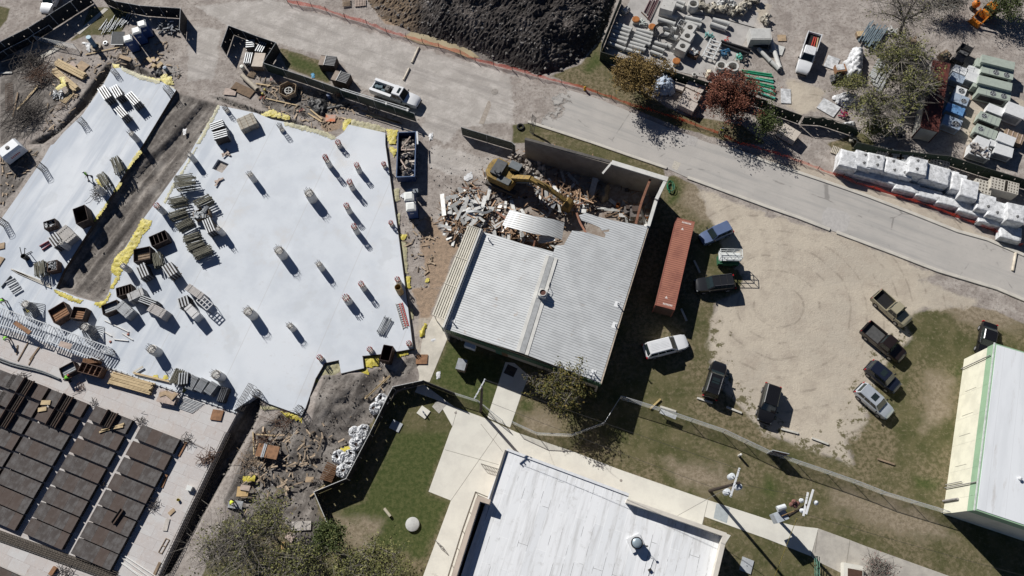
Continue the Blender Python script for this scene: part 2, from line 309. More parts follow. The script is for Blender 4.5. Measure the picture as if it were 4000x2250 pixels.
def strip(name,pts,wd,h,mat,z0=-.1):
 q = [P(*p) for p in pts]; mb = MB()
 L = []
 for i,p in enumerate(q):
  t = (q[min(i+1,len(q)-1)]-q[max(i-1,0)]).normalized(); L.append((p,Vector((-t.y,t.x,0))))
 rings = [[p+n*wd/2+Vector((0,0,h-.02)),p+n*wd*.4+Vector((0,0,h)),p-n*wd*.4+Vector((0,0,h)),p-n*wd/2+Vector((0,0,h-.02)),p-n*wd/2+Vector((0,0,z0)),p+n*wd/2+Vector((0,0,z0))] for p,n in L]
 mb.loft(rings); return struct(name,mb,mat)
strip("kerb",T(2,160,1225,500,1335,830,1443)+T(12,1200,122,1555,243),.38,.13,CONC)
strip("kerb",T(12,1765,337,2574,634)+T(13,300,738,620,862),.42,.13,CONC)
strip("kerb",T(13,690,888,1270,1105,1700,1272,2300,1452)+T(23,2574,118),.42,.13,CONC)
strip("kerb",T(12,2170,35,2574,183)+T(13,600,385,1000,525,1420,685,1900,875,2200,958,2574,1118),.42,.13,CONC)
struct("manhole_cover",MB().lathe([(0,.022),(.42,.022),(.5,.012)],20),M("iron_cover",(.33,.30,.27),.8,var=.3),loc=P(1,2400,922)+Vector((0,0,.004)))
sheet("pavement",T(21,1830,1130,1990,1192,2320,1312)+T(32,60,10,600,192,1080,378,1900,662,2574,880)+T(33,250,940,505,970,432,1250,0,1080)+T(32,1930,850,1912,935,2200,1040,1900,1500,600,1700)+T(31,1640,1600,1680,1449,1960,690,1735,600,1950,0)+T(21,1975,1390),WALK,.030,-.1)
sheet("pavement",T(21,1500,1010,1690,968,1992,1190,1832,1128),WALK,.022,-.1)
sheet("pavement",T(21,1780,280,1905,320,1922,512,1745,942,1640,930,1560,870,1640,770,1662,560,1700,430),M("dusty_pavement",(.62,.58,.50),.9,var=.2,scale=.6),.024,-.1)
sheet("pavement",T(21,2508,742,2600,752)+T(22,170,880,90,1080,-20,1400)+T(21,2325,1300),WALK,.026,-.1)
sheet("pavement",T(33,506,971,822,1086,965,1142,1830,1452,1700,1800,560,1800,780,1440,472,1290,436,1252),OLDW,.018,-.1)
# joints cut across the pavements
jm = M("joint_line",(.30,.28,.24),.95); jb = MB()
for a,b_ in ((T(32,1970,690),T(32,1912,935)),(T(31,2440,0),T(31,1960,690)),(T(33,500,985),T(33,470,1215)),(T(33,822,1090),T(33,780,1380)),(T(31,1900,180),T(31,2440,330)),(T(21,2020,1230),T(21,1975,1390)),(T(31,2260,-80),T(31,2480,200))):
 a = P(*a[0]); b_ = P(*b_[0]); jb.beam((a.x,a.y,.031),(b_.x,b_.y,.031),.05,.006)
struct("pavement_joints",jb,jm)
sheet("concrete_patch",T(32,2056,718,2190,765,2160,918,2026,868),M("blue_grey_patch",(.40,.44,.45),.9,var=.15),.036,0)
sheet("concrete_patch",T(21,1770,1190,1820,1128,1920,1165,1840,1260),M("stained_patch",(.45,.43,.39),.9,var=.25),.036,0)
for p in (T(32,1096,489),T(21,2008,1252)): struct("drain_cover",MB().lathe([(0,.04),(.16,.04),(.16,.02)],14),MATS["iron_cover"],loc=(*P(*p[0]).xy,0))
# worn strips in the lane and its pale chalky spill
sheet("road_patch",T(1,2240,1240,2335,1010,2355,1018,2365,1060,2290,1250),M("patch_tan",(.40,.35,.30),.95,var=.25),.006)
sheet("road_patch",T(2,1700,1449,1730,1340,1870,1385,1850,1470),M("patch_grey",(.43,.41,.39),.95,var=.2),.014)
for q in ((1605,240,1630,165,1700,190,1660,265),): sheet("road_patch",T(12,*q),M("patch_cream",(.56,.52,.45),.95,var=.3,scale=6),.014)
sheet("road_patch",T(13,540,800,545,700,600,630,800,690,830,740,790,880,700,880),M("patch_pale",(.46,.44,.42),.95,var=.15),.014)
# muddy pool along the heap
sheet("puddle",T(1,1480,370,1560,320,1800,370,2000,440,2150,500,2250,580,2130,580,1900,490,1640,440),M("muddy_pool",(.40,.335,.21),.35,var=.2,scale=.5,spec=.3),.012)
# bare concrete floor pads in the storage yard and north-west corner
sheet("yard_floor",T(2,1190,0,2100,-30,2480,130,2420,290,2200,640,2020,800,1000,560,1050,250),M("yard_concrete",(.44,.42,.40),.95,var=.2,scale=.6,bmp=.1),.010,-.1)
sheet("old_slab",T(0,760,330,1050,80,1090,90,800,345),CONC,.03,-.1)
sheet("old_slab",T(0,400,540,560,430,640,470,420,590),CONC,.03,-.1)
# ================================================================== POURED SLAB AND FORMWORK DECK
m,nt,b = base("fresh_concrete"); co = node(nt,"ShaderNodeTexCoord").outputs['Object']
n0,n1,n2,n3 = noise(nt,co,.07,3),noise(nt,co,.32,6,.62),noise(nt,co,1.8,5,.7),noise(nt,co,12,3,.8)
c = mixc(nt,ramp(nt,n1,.36,.64),(.575,.61,.65),(.515,.55,.595)); c = mixc(nt,ramp(nt,n0,.5,.66),c,(.62,.65,.685)); c = mixc(nt,mth(nt,'MULTIPLY',ramp(nt,n2,.58,.76),.45),c,(.46,.455,.45)); c = mixc(nt,mth(nt,'MULTIPLY',ramp(nt,noise(nt,co,.22,5,.55),.60,.66),.4),c,(.47,.495,.52)); c = mixc(nt,mth(nt,'MULTIPLY',ramp(nt,noise(nt,co,.16,6,.7),.54,.72),.45),c,(.56,.53,.49))
mp = amap(nt,co,heading(P(10,300,1000),P(10,860,150)),.06,.55)
st = noise(nt,mp,1,4,.55); sx = node(nt,"ShaderNodeSeparateXYZ"); nt.links.new(co,sx.inputs[0])
west = mth(nt,'SUBTRACT',1.0,ramp(nt,sx.outputs[0],-48,-40)); c = mixc(nt,mth(nt,'MULTIPLY',ramp(nt,st,.38,.62),mth(nt,'MULTIPLY',west,.75)),c,(.38,.425,.49))
c = mixc(nt,1.0,c,mixc(nt,n3,(.95,)*3,(1.05,)*3),'MULTIPLY')
mpj = amap(nt,co,heading(P(11,60,1449),P(11,600,300)),1/14.,1/9.5)
sj = node(nt,"ShaderNodeSeparateXYZ"); nt.links.new(mpj,sj.inputs[0]); jy = mth(nt,'ABSOLUTE',mth(nt,'SUBTRACT',mth(nt,'FRACT',sj.outputs[1]),.5)); jl = mth(nt,'MULTIPLY',mth(nt,'SUBTRACT',1.0,ramp(nt,jy,.003,.008)),.35); c = mixc(nt,jl,c,(.40,.39,.38))
nt.links.new(c,b.inputs['Base Color']); b.inputs['Roughness'].default_value = .7; bump(nt,b,n2,.08,.03)
hole = XY(T(10,2192,152,2302,200,2232,290,2132,245),SLAB_Z)
bridge = P(10,1880,150,SLAB_Z).xy
pts = XY(T(0,2200,1060,2400,1100,2574,1135)+T(1,160,1200,480,1265,800,1385,880,1330,930,1252,1300,1335)+T(11,1300,0,1370,500,1430,900,1482,1300)+T(21,1522,150,1572,560,1587,606,1255,662,1070,680,1085,802,855,856,832,722,690,752,600,905,500,1200,460,1280,130,1160)+T(20,2574,1080,2330,1240,1000,760,450,545,-300,290)+T(10,-300,1150,0,770,200,485,430,150,510,10)+T(0,540,1449,640,1330,830,1150,1050,830,1120,690,1220,680,1400,765,1640,830,1770,905,1440,1449)+T(10,950,780,640,1270)+T(20,560,0,780,90,1040,160)+T(10,1110,1449,1130,1240,1450,740),SLAB_Z)
north = pts[:11]+[hole[1],hole[0],hole[3],bridge]+XY(T(0,1960,1449),SLAB_Z); south = pts[10:]+[bridge,hole[3],hole[2],hole[1]]
SLABM = m; struct("concrete_slab",MB().prism([tuple(p) for p in north],-.6,SLAB_Z).prism([tuple(p) for p in south],-.6,SLAB_Z),m)
# dark form boards standing along the pour edges
FORM = M("dark_form_board",(.085,.07,.06),.85,var=.4,scale=3)
def edge(pts,label,th=.05,z0=-.35,z1=SLAB_Z+.035):
 q = XY(pts,SLAB_Z); mb = MB()
 for a,b_ in zip(q[:-1],q[1:]):
  n = Vector((-(b_-a).y,(b_-a).x)).normalized()*.055
  mb.box(((a.x+b_.x)/2+n.x,(a.y+b_.y)/2+n.y,(z0+z1)/2),((b_-a).length+.03,th,z1-z0),heading(a,b_))
 return solo("edge_form",mb,FORM,label,"form board")
edge(T(11,1300,0,1370,500,1430,900,1482,1300)+T(21,1522,150,1572,560,1587,606),"long dark form board along the east edge of the pale slab")
edge(T(21,1587,606,1255,662,1070,680,1085,802,855,856),"dark form board stepping round the notch at the slab's south edge")
edge(T(21,832,722,690,752,600,905,500,1200,460,1280),"dark form board down the slab's slanting south-east edge")
edge(T(0,1770,905,1440,1449)+T(10,950,780,640,1270)+T(20,560,0),"dark form board between the west slab and the muddy strip")

m,nt,b = base("deck_plywood"); co = node(nt,"ShaderNodeTexCoord").outputs['Object']
DA = heading(P(30,1335,85),P(30,1710,235))
mp = node(nt,"ShaderNodeMapping"); nt.links.new(co,mp.inputs[0]); mp.inputs['Rotation'].default_value[2] = -DA
bt = node(nt,"ShaderNodeTexBrick"); nt.links.new(mp.outputs[0],bt.inputs[0]); bt.inputs['Scale'].default_value = 1; bt.inputs['Brick Width'].default_value = 2.44; bt.inputs['Row Height'].default_value = 1.22
bt.inputs['Mortar Size'].default_value = .012; bt.inputs['Color1'].default_value = (.47,.43,.41,1); bt.inputs['Color2'].default_value = (.54,.53,.52,1); bt.inputs['Mortar'].default_value = (.26,.21,.19,1); bt.offset = .37
n1,n2,n3 = noise(nt,co,.5,6,.65),noise(nt,co,3,6,.75),noise(nt,co,18,3,.8)
c = mixc(nt,mth(nt,'MULTIPLY',ramp(nt,n1,.42,.66),.7),bt.outputs[0],(.50,.45,.42)); c = mixc(nt,mth(nt,'MULTIPLY',ramp(nt,n2,.5,.7),.55),c,(.62,.61,.60)); c = mixc(nt,mth(nt,'MULTIPLY',ramp(nt,noise(nt,co,1.1,5,.7),.58,.72),.5),c,(.36,.25,.20))
c = mixc(nt,1.0,c,mixc(nt,n3,(.88,)*3,(1.1,)*3),'MULTIPLY'); nt.links.new(c,b.inputs['Base Color']); b.inputs['Roughness'].default_value = .85
DECKM = m; DECK_Z = .30
struct("formwork_deck",MB().prism([tuple(p) for p in XY(T(20,-300,292,450,547,1000,762,2330,1242,2380,1262)+T(30,2250,60,2080,420,1850,880,1590,1452,1480,1720,-300,1720),DECK_Z)],-.3,DECK_Z),m)
# ---- form pans
PANM = M("stained_pan_top",(.072,.06,.055),.8,var=.5,scale=1.3,col2=(.13,.122,.118),bmp=.1,col3=(.095,.064,.05))
PANS = M("pan_side",(.045,.036,.03),.85,var=.4)
u = P(30,1710,235,.8)-P(30,1335,85,.8); v = P(30,1260,225,.8)-P(30,1335,85,.8); PL,PW = u.length*1.02,v.length*1.02
PA = heading(Vector((0,0,0)),u); PH = .55
def pan_proto():
 t = thing("form_pan","","form pan")
 part("side_form",MB().box((0,0,PH/2-.01),(PL-.06,PW-.06,PH-.02)),PANS,t)
 k = [-.5,-.22,.06,.30,.5]
 for a,b_ in zip(k[:-1],k[1:]): part("top_panel",MB().box(((a+b_)/2*PL,0,PH),((b_-a)*PL-.012,PW,.04)),PANM,t)
 return t
putpan = Put(pan_proto()); colname = ['rightmost column','second column from the right','third column from the right','fourth column from the right','column at the photo\'s left edge']
OPEN = M("pan_channel",(.12,.075,.055),.8,var=.35,scale=2)
MB_open = MB()
def opening(c,l=1.25,lab=''):
 t = thing("trough_form",lab,"trough form",(c.x,c.y,DECK_Z+PH+.02),PA,"open trough forms set on the pans"); 
 part("rib_floor",MB().box((0,0,.03),(l-.1,PW*1.05,.04)),OPEN,t)
 for y in (-.42,-.14,.14,.42): part("rib",MB().box((y*l*.9,0,.09),(.10,PW*1.06,.10)),PANS,t)
 for s in (-1,1): part("end_board",MB().box((s*l/2,0,.22),(.05,PW*1.15,.42),0,0,s*.25),OPEN,t)
cols = [((1810,75),(1190,1235)),((1335,-118),(705,1030)),((885,-283),(235,840)),((490,-444),(-180,700)),((170,-560),(-560,620))]
for ci,(a,b_) in enumerate(cols):
 for k in range(8):
  f = k/7; x,y = a[0]+(b_[0]-a[0])*f,a[1]+(b_[1]-a[1])*f
  tr = P(30,x,y,DECK_Z+PH); c = tr+Vector((math.cos(PA),math.sin(PA),0))*(-PL/2)+Vector((math.sin(PA),-math.cos(PA),0))*(PW/2)
  u_,v_ = px(30,x-450,y+150)
  if x < -60 or v_ > 2330: continue
  putpan((c.x,c.y,DECK_Z),PA,f"low dark form pan, {ORD[k]} down the {colname[ci]}","form pans in rows on the plywood deck")
  if (ci,k) in ((1,0),(2,0),(2,1),(3,0),(3,1),(3,2)):
   opening(c,1.25,f"open brown ribbed trough over the {ORD[k]} pan of the {colname[ci]}")
# loose trough standing lower on the deck and pan at bottom-left corner
t = thing("channel_form","brown channel-shaped form leaning across the pans low in the second column","trough form",P(30,1190,850,DECK_Z+PH+.02)); t.rotation_euler = (0,0,PA+R(82))
part("rib_floor",MB().box((0,0,.1),(1.7,.5,.1)),OPEN,t); [part("rib",MB().box((0,s*.2,.2),(1.7,.06,.16)),PANS,t) for s in (-1,1)]
c = P(30,130,1400,.8); putpan((c.x-.6,c.y-.9,DECK_Z),PA,"low dark form pan in the photo's bottom left corner, cut by the frame","form pans in rows on the plywood deck")

# ------------------------------------------------------------------ rebar
REB = M("rebar_steel",(.075,.062,.055),.8,var=.4,scale=4); RUST = M("rusty_rebar",(.15,.085,.055),.85,var=.4,scale=3)
RED = M("red_cap",(.52,.07,.05),.6,var=.2); GALV = M("galvanised_steel",(.52,.54,.56),.45,.35,var=.2,scale=3)
def cage_mb(r,z0,z1,n=10,bar=.022,flare=0.0,jit=.05,hoops=True):
 mb = MB(); rg = random.Random(int(r*997+z1*131+n))
 for i in range(n):
  t = 2*PI*i/n; a = Vector((r*math.cos(t),r*math.sin(t),z0)); h = z1-rg.random()*.35*(z1-z0)*(1 if jit else 0)
  mb.rod(a,Vector(((r+flare)*math.cos(t)+rg.uniform(-jit,jit),(r+flare)*math.sin(t)+rg.uniform(-jit,jit),h)),bar,4)
 if hoops:
  z = z0+.12
  while z < z1-.3:
   mb.tube([(r*math.cos(2*PI*i/12),r*math.sin(2*PI*i/12),z) for i in range(13)],bar*.8,4); z += .28
 return mb
COLM = M("column_concrete",(.70,.68,.64),.85,var=.22,scale=3,bmp=.1)
def column(t,x,y,r,h,rb,caps,label):
 o = P(t,x,y,SLAB_Z); n = 14 if r > .5 else 9
 th = thing("concrete_column",label,"column",o,random.uniform(0,3),"concrete column stubs on the slab")
 part("shaft",MB().lathe([(0,0),(r,0),(r,h*.5),(r,h-.03),(r-.03,h),(0,h)],20),COLM,th,40)
 part("rebar_cage",cage_mb(r*.78,h-.05,h+rb,n,.024,.03,.10),REB,th)
 if caps:
  mb = MB(); rg = random.Random(n)
  for i in range(n):
   a = 2*PI*i/n; mb.rod((r*.78*math.cos(a),r*.78*math.sin(a),h+rb*.35),(r*.82*math.cos(a),r*.82*math.sin(a),h+rb*.95),.05,5)
  part("rebar_cap",mb,RED,th)
 return th
def cage(t,x,y,r,h,label,lean=0):
 o = P(t,x,y,SLAB_Z); return solo("rebar_cage",cage_mb(r,0,h,12,.024,.02,.08),REB,label,"rebar cage",o,group="bare rebar cages standing in the slab")
C_ = [(11,575,560,.62,1.8,.9,0,"thick grey column with bare rebar, east of the slab's middle, north of its twin"),
(11,280,1128,.6,1.8,.9,0,"thick grey column with bare rebar in the middle of the slab"),
(11,668,1255,.4,1.5,.8,0,"slim column with flared bare rebar south-east of the middle thick column"),
(11,745,222,.38,1.3,1.4,1,"slim column with tall red rebar, northernmost stub in the slab's north-east group"),
(11,1045,280,.38,1.2,.9,1,"slim red-capped column in the slab's north-east group, nearest the dumpster"),
(11,975,450,.38,1.2,1.0,1,"slim red-capped column with a dark ring round its foot"),
(11,945,685,.38,1.4,.8,1,"slim red-capped column halfway down the east row"),
(11,1020,890,.38,1.3,.9,1,"slim red-capped column with a yellow scrap at its foot"),
(11,845,25,.38,.5,.9,1,"short red-capped column nearest the north rim of the slab"),
(11,1298,232,.32,.25,.9,1,"red rebar stub at the east rim beside the dumpster"),
(11,1368,815,.32,.2,.8,1,"red rebar stub at the east rim beside the blue toilets"),
(21,1090,8,.38,1.2,.9,1,"slim red-capped column west of the brown steel tube"),
(21,936,138,.5,1.2,.7,1,"stout red-capped column with a collar, south-west of the brown steel tube"),
(21,378,412,.4,1.3,.7,0,"slim column with splayed bare rebar near the slab's southern wing"),
(21,660,715,.36,.3,.9,1,"red rebar stub at the slab's south edge by the notch"),
(21,1160,635,.36,.3,.9,1,"red rebar stub beside the leaning rusty form box"),
(21,1550,575,.36,.3,.9,1,"red rebar stub at the slab's south-east corner"),
(20,2552,282,.6,1.8,.9,0,"thick grey column in the south-west half of the slab, by itself"),
(20,1592,650,.6,1.6,.9,0,"thick grey column with a dense rebar tuft north of the lumber stack"),
(20,2228,902,.6,1.6,.8,0,"thick grey column beside the row of grey panel bundles"),
(10,1962,172,.38,1.7,.5,0,"plain slim column at the mud strip's edge by the square pit"),
(10,1652,690,.4,1.7,.6,1,"slim column at the mud strip's edge west of the prop racks"),
(10,2245,905,.4,1.6,.8,0,"slim column standing against a silver beam bundle"),
(10,1302,1272,.4,1.6,.6,0,"slim column at the foot of the big yellow sheet"),
(10,692,1045,.4,1.7,.7,0,"slim column beside the grey sloping panel on the west slab"),
(10,2562,368,.4,1.6,.8,0,"slim column with splayed rebar east of the square pit"),
(10,1052,498,.4,1.7,.8,0,"slim column on the west slab with a tangle of rebar and yellow scraps round it"),
(0,1385,1412,.4,1.7,.8,0,"slim column on the west slab by the mud strip, south of the silver bundles"),
(0,2290,1122,.36,.3,1.3,0,"short stub with a tall bare cage at the main slab's north-west corner"),
(1,268,1315,.36,.3,1.5,0,"short stub with a tall bare cage under the yellow tarp on the north rim"),
(1,825,1440,.01,.01,.02,0,None),(11,1442,1400,.36,.9,.8,1,"red-capped column hidden behind the brown steel tube"),
(20,335,200,.5,1.6,.6,0,"column wrapped in a skirt of grey props near the west end of the ladder truss"),
(20,930,430,.55,1.6,.8,0,"thick column with grey props leaning round it by the scattered tubes")]
for q in C_:
 if q[-1]: column(*q)
for q in [(10,448,258,.42,1.9,"bare rebar cage at the west rim of the west slab"),(10,62,812,.42,1.9,"bare rebar cage at the photo's left edge, rust-tipped"),(0,1168,745,.36,1.3,"bare rebar cage at the north tip of the west slab"),
  (0,1715,935,.46,1.7,"bare rebar cage at the west slab's north-east corner by the dirt lane"),(0,845,1245,.42,1.5,"bare rebar cage west of the silver bundles on the west slab"),
  (21,25,1070,.45,1.5,"bare rebar cage on the slab's south rim by the deep trench"),(21,452,1232,.45,1.3,"bare rebar cage at the slab's southern tip"),(20,1130,655,.4,.9,"low rebar cage beside the end of the ladder truss")]: cage(*q)
for t,x,y,lab in ((20,335,200,"skirt of grey props leaning on the wrapped column near the ladder truss"),(20,930,430,"grey props leaning round the thick column by the scattered tubes")):
 o = P(t,x,y,SLAB_Z); mb = MB()
 for i in range(14):
  a = -1.9+i*.17; mb.rod((math.cos(a)*1.5,math.sin(a)*1.5,.05),(math.cos(a)*.58,math.sin(a)*.58,1.55+.2*random.random()),.045,6)
 solo("leaning_props",mb,M("grey_prop",(.22,.22,.22),.6,.3,var=.3),lab,"props",o)

# ------------------------------------------------------------------ brown steel tube
t = thing("steel_tube","upright brown steel tube lined dark, at the slab's east rim","tube",P(21,1455,45,SLAB_Z))
part("shell",MB().lathe([(.38,0),(.42,0),(.42,2.0),(.38,2.0),(.38,0)],24),M("tan_tube",(.42,.30,.14),.7,var=.3),t,40)

# ================================================================== BUILDINGS
# ---- half-demolished hall
EV = 4.3
SW,SE = P(21,1872,400,EV).xy,P(22,890,962,EV).xy; NEc = P(12,1550,352,4.9).xy; NWc = P(2,130,1395,4.9).xy
R0,R1 = P(22,100,652,5.0).xy,P(12,560,925,5.0).xy; rd = (R1-R0).normalized(); rn = Vector((rd.y,-rd.x))
def roofz(p): return 4.95-abs((Vector(p[:2])-R0).dot(rn))*.055
hall = thing("demolished_hall","half-demolished metal-roofed hall with white ribbed roof and green fascia","building",(*((SW+SE)/2),0))
HO = Vector((*((SW+SE)/2),0))
def loc(poly): return [Vector((p[0]-HO.x,p[1]-HO.y)) for p in poly]
def hpart(name,mb,mat,**k):
 mb.v = [(x-HO.x,y-HO.y,z) for x,y,z in mb.v]; return part(name,mb,mat,hall,**k)
def ribbed(name,col,ang,step,width,dark,rough=.5,met=.0,col2=None,rust=False,seams=True):
 m,nt,b = base(name); co = node(nt,"ShaderNodeTexCoord").outputs['Object']
 mp = node(nt,"ShaderNodeMapping"); nt.links.new(co,mp.inputs[0]); mp.inputs['Rotation'].default_value[2] = -ang
 s_ = node(nt,"ShaderNodeSeparateXYZ"); nt.links.new(mp.outputs[0],s_.inputs[0])
 f = mth(nt,'ABSOLUTE',mth(nt,'SUBTRACT',mth(nt,'FRACT',mth(nt,'DIVIDE',s_.outputs[0],step)),.5))
 ln = mth(nt,'SUBTRACT',1.0,ramp(nt,f,width*.5,width))
 n1,n2 = noise(nt,co,.5,5,.65),noise(nt,co,5,4,.75)
 c = mixc(nt,ramp(nt,n1,.4,.65),col,col2 or tuple(q*.86 for q in col)); c = mixc(nt,mth(nt,'MULTIPLY',ramp(nt,n2,.6,.8),.4),c,tuple(q*.65 for q in col))
 if rust: c = mixc(nt,mth(nt,'MULTIPLY',ramp(nt,noise(nt,co,.9,6,.75),.60,.72),.55),c,(.33,.21,.12))
 c = mixc(nt,mth(nt,'MULTIPLY',ln,.8),c,dark); nt.links.new(c,b.inputs['Base Color']); b.inputs['Roughness'].default_value = rough; b.inputs['Metallic'].default_value = met
 bump(nt,b,ramp(nt,f,0,width*1.5),.6,.05); return m
RA = math.atan2(rd.y,rd.x)
ROOFM = ribbed("ribbed_white_roof",(.60,.615,.615),RA,.305,.09,(.11,.115,.12),.45,.1,rust=True)
left = [P(*q,roofz(P(*q,4.7))).xy for q in T(21,1905,408)+[(22,95,652)]+T(12,330,1449,385,1180,418,1085,300,1050,130,1010,0,968)+T(11,2440,925,2285,885)]
hpart("roof",MB().prism([tuple(p) for p in left],lambda p: roofz(p)-.08,roofz),ROOFM)
right = [P(*q,roofz(P(*q,4.7))).xy for q in [(22,95,652),(22,885,950)]+T(12,1366,826,1240,805,1060,775,860,730,742,690,672,715,700,765,800,800,880,835,905,868,980,855,975,880,920,885,942,905,932,942,760,890,605,868,520,1015,436,1020,418,1085,385,1180,330,1449)]
hpart("roof",MB().prism([tuple(p) for p in right],lambda p: roofz(p)-.08,roofz),ROOFM)
WCAP = M("white_metal_cap",(.66,.65,.61),.5,var=.15,scale=1); SHEET = ribbed("ribbed_sheet",(.50,.51,.50),0,.3,.1,(.16,.17,.18),.45,.1)
# twin white ridge strips
for off in (-.55,.55):
 a,b_ = R0+rn*off,P(12,400,1130,5).xy+rn*off; mb = MB(); a3,b3 = (a.x,a.y,roofz(a)+.02),(b_.x,b_.y,roofz(b_)+.02); mb.beam(a3,b3,.42,.03); hpart("ridge_strip",mb,WCAP)
a,b_ = R0,P(12,400,1130,5).xy; mb = MB(); mb.beam((a.x,a.y,4.985),(b_.x,b_.y,4.985),.6,.03); hpart("ridge_cap",mb,M("grey_ridge_tile",(.40,.41,.41),.6,var=.25,scale=1.5))
TANW = M("tan_plaster_wall",(.30,.265,.22),.9,var=.22,scale=.8,col2=(.235,.205,.17)); CRM = M("cream_block_wall",(.50,.46,.37),.85,var=.15,scale=1)
sdn = (SE-SW).normalized(); wn = Vector((sdn.y,-sdn.x))          # wn points out of the south wall
en = (SE-NEc).normalized(); eo = Vector((-en.y,en.x))            # eo points out of the east wall
if eo.x < 0: eo = -eo
def wall(name,a,b_,z0,z1,th,mat,inset=0,n=None,label=None):
 mb = MB(); n = n or Vector((0,0)); a = a-n*inset; b_ = b_-n*inset
 mb.beam((a.x,a.y,(z0+z1)/2),(b_.x,b_.y,(z0+z1)/2),th,z1-z0); return hpart(name,mb,mat,label=label)
wall("south_wall",SW+sdn*.3,SE-sdn*.3,0,4.1,.22,CRM,.55,wn)
GREEN = ribbed("green_fascia_panel",(.045,.115,.062),math.atan2(sdn.y,sdn.x),.28,.16,(.02,.05,.028),.5)
wall("fascia",SW-sdn*.05,SE+sdn*.05,3.1,EV+.12,.10,GREEN,0,wn)
wall("east_wall",SE,NEc,0,4.2,.25,CRM,.3,eo)
wall("eave_gutter",SE+en*.05,P(12,1370,830,EV).xy,EV-.02,EV+.10,.22,M("rust_stained_gutter",(.52,.44,.35),.7,var=.35,scale=2))
for k,(a,b_) in enumerate(((P(12,1370,826,4.6).xy,P(12,1450,560,4.9).xy),(P(12,1452,552,4.9).xy,NEc))): wall("wall_cap",a,b_,4.2,4.95 if k else 4.7,.42,WCAP)
wall("north_wall",NWc,NEc,0,4.85,.3,TANW)
a,b_ = P(12,1000,183,4.95).xy,NEc; wall("wall_cap",a,b_+sdn*.2,4.86,5.02,.62,WCAP)
mb = MB(); p,q = P(12,1005,183,5.0),P(12,910,295,4.5); mb.beam(p,q,.25,.06); hpart("bent_flashing",mb,WCAP)
a,b_ = NWc,P(12,990,178,4.9).xy; wall("wall_coping",a,b_,4.86,4.95,.36,M("dark_coping",(.12,.11,.10),.8,var=.3))
# west parapet and canopy
pw0,pw1 = P(21,1882,395,5.0).xy,P(11,2262,850,5.0).xy; wall("parapet",pw0,pw1,0,5.05,.22,WCAP)
wall("parapet_flashing",pw0+sdn*.2,pw1+sdn*.2,4.35,4.95,.06,M("white_flashing",(.60,.60,.58),.6,var=.15))
cn = [P(11,2130,812,3.2),P(11,2250,852,3.2),P(21,1902,318,3.2),P(21,1768,262,3.2)]
canopy = thing("canopy","cream slatted metal canopy along the west side of the half-demolished hall","canopy",(cn[3].x,cn[3].y,0)); CO = Vector((cn[3].x,cn[3].y,0))
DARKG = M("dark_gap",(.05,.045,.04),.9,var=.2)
mb = MB(); mb.prism([(p-CO).xy[:] for p in cn],3.02,3.06); part("groove_shade",mb,DARKG,canopy)  # near-black sheet paints the shade of the deep slat grooves
for k in range(6):
 f0,f1 = k/6+.012,(k+1)/6-.045
 q = [cn[0].lerp(cn[1],f0),cn[0].lerp(cn[1],f1),cn[3].lerp(cn[2],f1),cn[3].lerp(cn[2],f0)]
 part("roof_slat",MB().prism([(p-CO).xy[:] for p in q],3.12,3.2),M("cream_metal",(.62,.585,.50),.6,var=.15,scale=1.2),canopy)
for f in (0,.36,.66,1):
 a,b_ = cn[0].lerp(cn[3],f)-CO,cn[1].lerp(cn[2],f)-CO; part("cross_beam",MB().beam((a.x,a.y,3.24),(b_.x,b_.y,3.24),.07,.06),MATS["cream_metal"],canopy)
for f in (.02,.35,.68,.98):
 a = cn[0].lerp(cn[3],f).lerp(cn[1].lerp(cn[2],f),.06)-CO; part("post",MB().rod((a.x,a.y,0),(a.x,a.y,3.05),.06),MATS["cream_metal"],canopy)
# south wall fittings
p = P(21,2153,575,2.0); hpart("wall_cabinet",MB().box((p.x,p.y-.1,1.9),(1.35,.5,.95),math.atan2(sdn.y,sdn.x)),M("white_cabinet",(.62,.66,.70),.5,var=.1))
for x,y,w_,col in ((2470,680,.95,(.25,.14,.08)),(2420,655,.8,(.12,.25,.18))):
 p = SW+sdn*((P(21,x,y,2).xy-SW).dot(sdn))-wn*.42; hpart("door",MB().box((p.x,p.y,1.05),(w_,.08,2.1),math.atan2(sdn.y,sdn.x)),M(f"door_{x}",col,.6,var=.2))
for x in (1995,2030,2040):
 p = SW+sdn*((P(21,x,540,1.5).xy-SW).dot(sdn))-wn*.4; hpart("downpipe",MB().rod((p.x,p.y,0),(p.x,p.y,3.4),.05),WCAP)
# roof fan and vent pipes
p = P(22,310,70,4.95); t = thing("roof_fan","white square roof fan with a round rusty mouth on the ribbed roof","roof fan",p)
part("housing",MB().box((0,0,.45),(.95,.95,.7),RA).box((0,0,.05),(1.1,1.1,.1),RA),WCAP,t)
part("fan_mouth",MB().lathe([(.36,.81),(.36,.95),(.43,.95),(.45,.80),(.36,.81)],20),WCAP,t); part("fan_blade",MB().lathe([(0,.83),(.36,.83)],16),M("rusty_fan",(.13,.06,.045),.8,var=.3),t)
part("cable",MB().tube([(.45,.3,.5),(.8,.75,.4),(.75,1.2,.1),(.9,1.6,.05)],.03),DARKG,t)
for q,l_ in (((11,2340,960),"at its north-west corner by the torn edge"),((21,1982,345),"at its south-west corner"),((22,828,855),"at its south-east corner"),((22,1065,165),"near its east eave, upper"),((22,1040,378),"near its east eave, lower")):
 p = P(*q,4.6); p.z = roofz(p)+.02; t = thing("roof_vent","small vent pipe on the ribbed roof, "+l_,"vent pipe",p)
 part("flashing",MB().box((-.1,.1,.01),(.75,.55,.02),RA),M("white_sealant",(.75,.76,.76),.6,var=.1),t); part("pipe",MB().rod((0,0,0),(0,0,.62),.07).rod((-.1,0,.6),(.1,0,.6),.07),M("grey_vent",(.35,.36,.37),.6,var=.2),t)
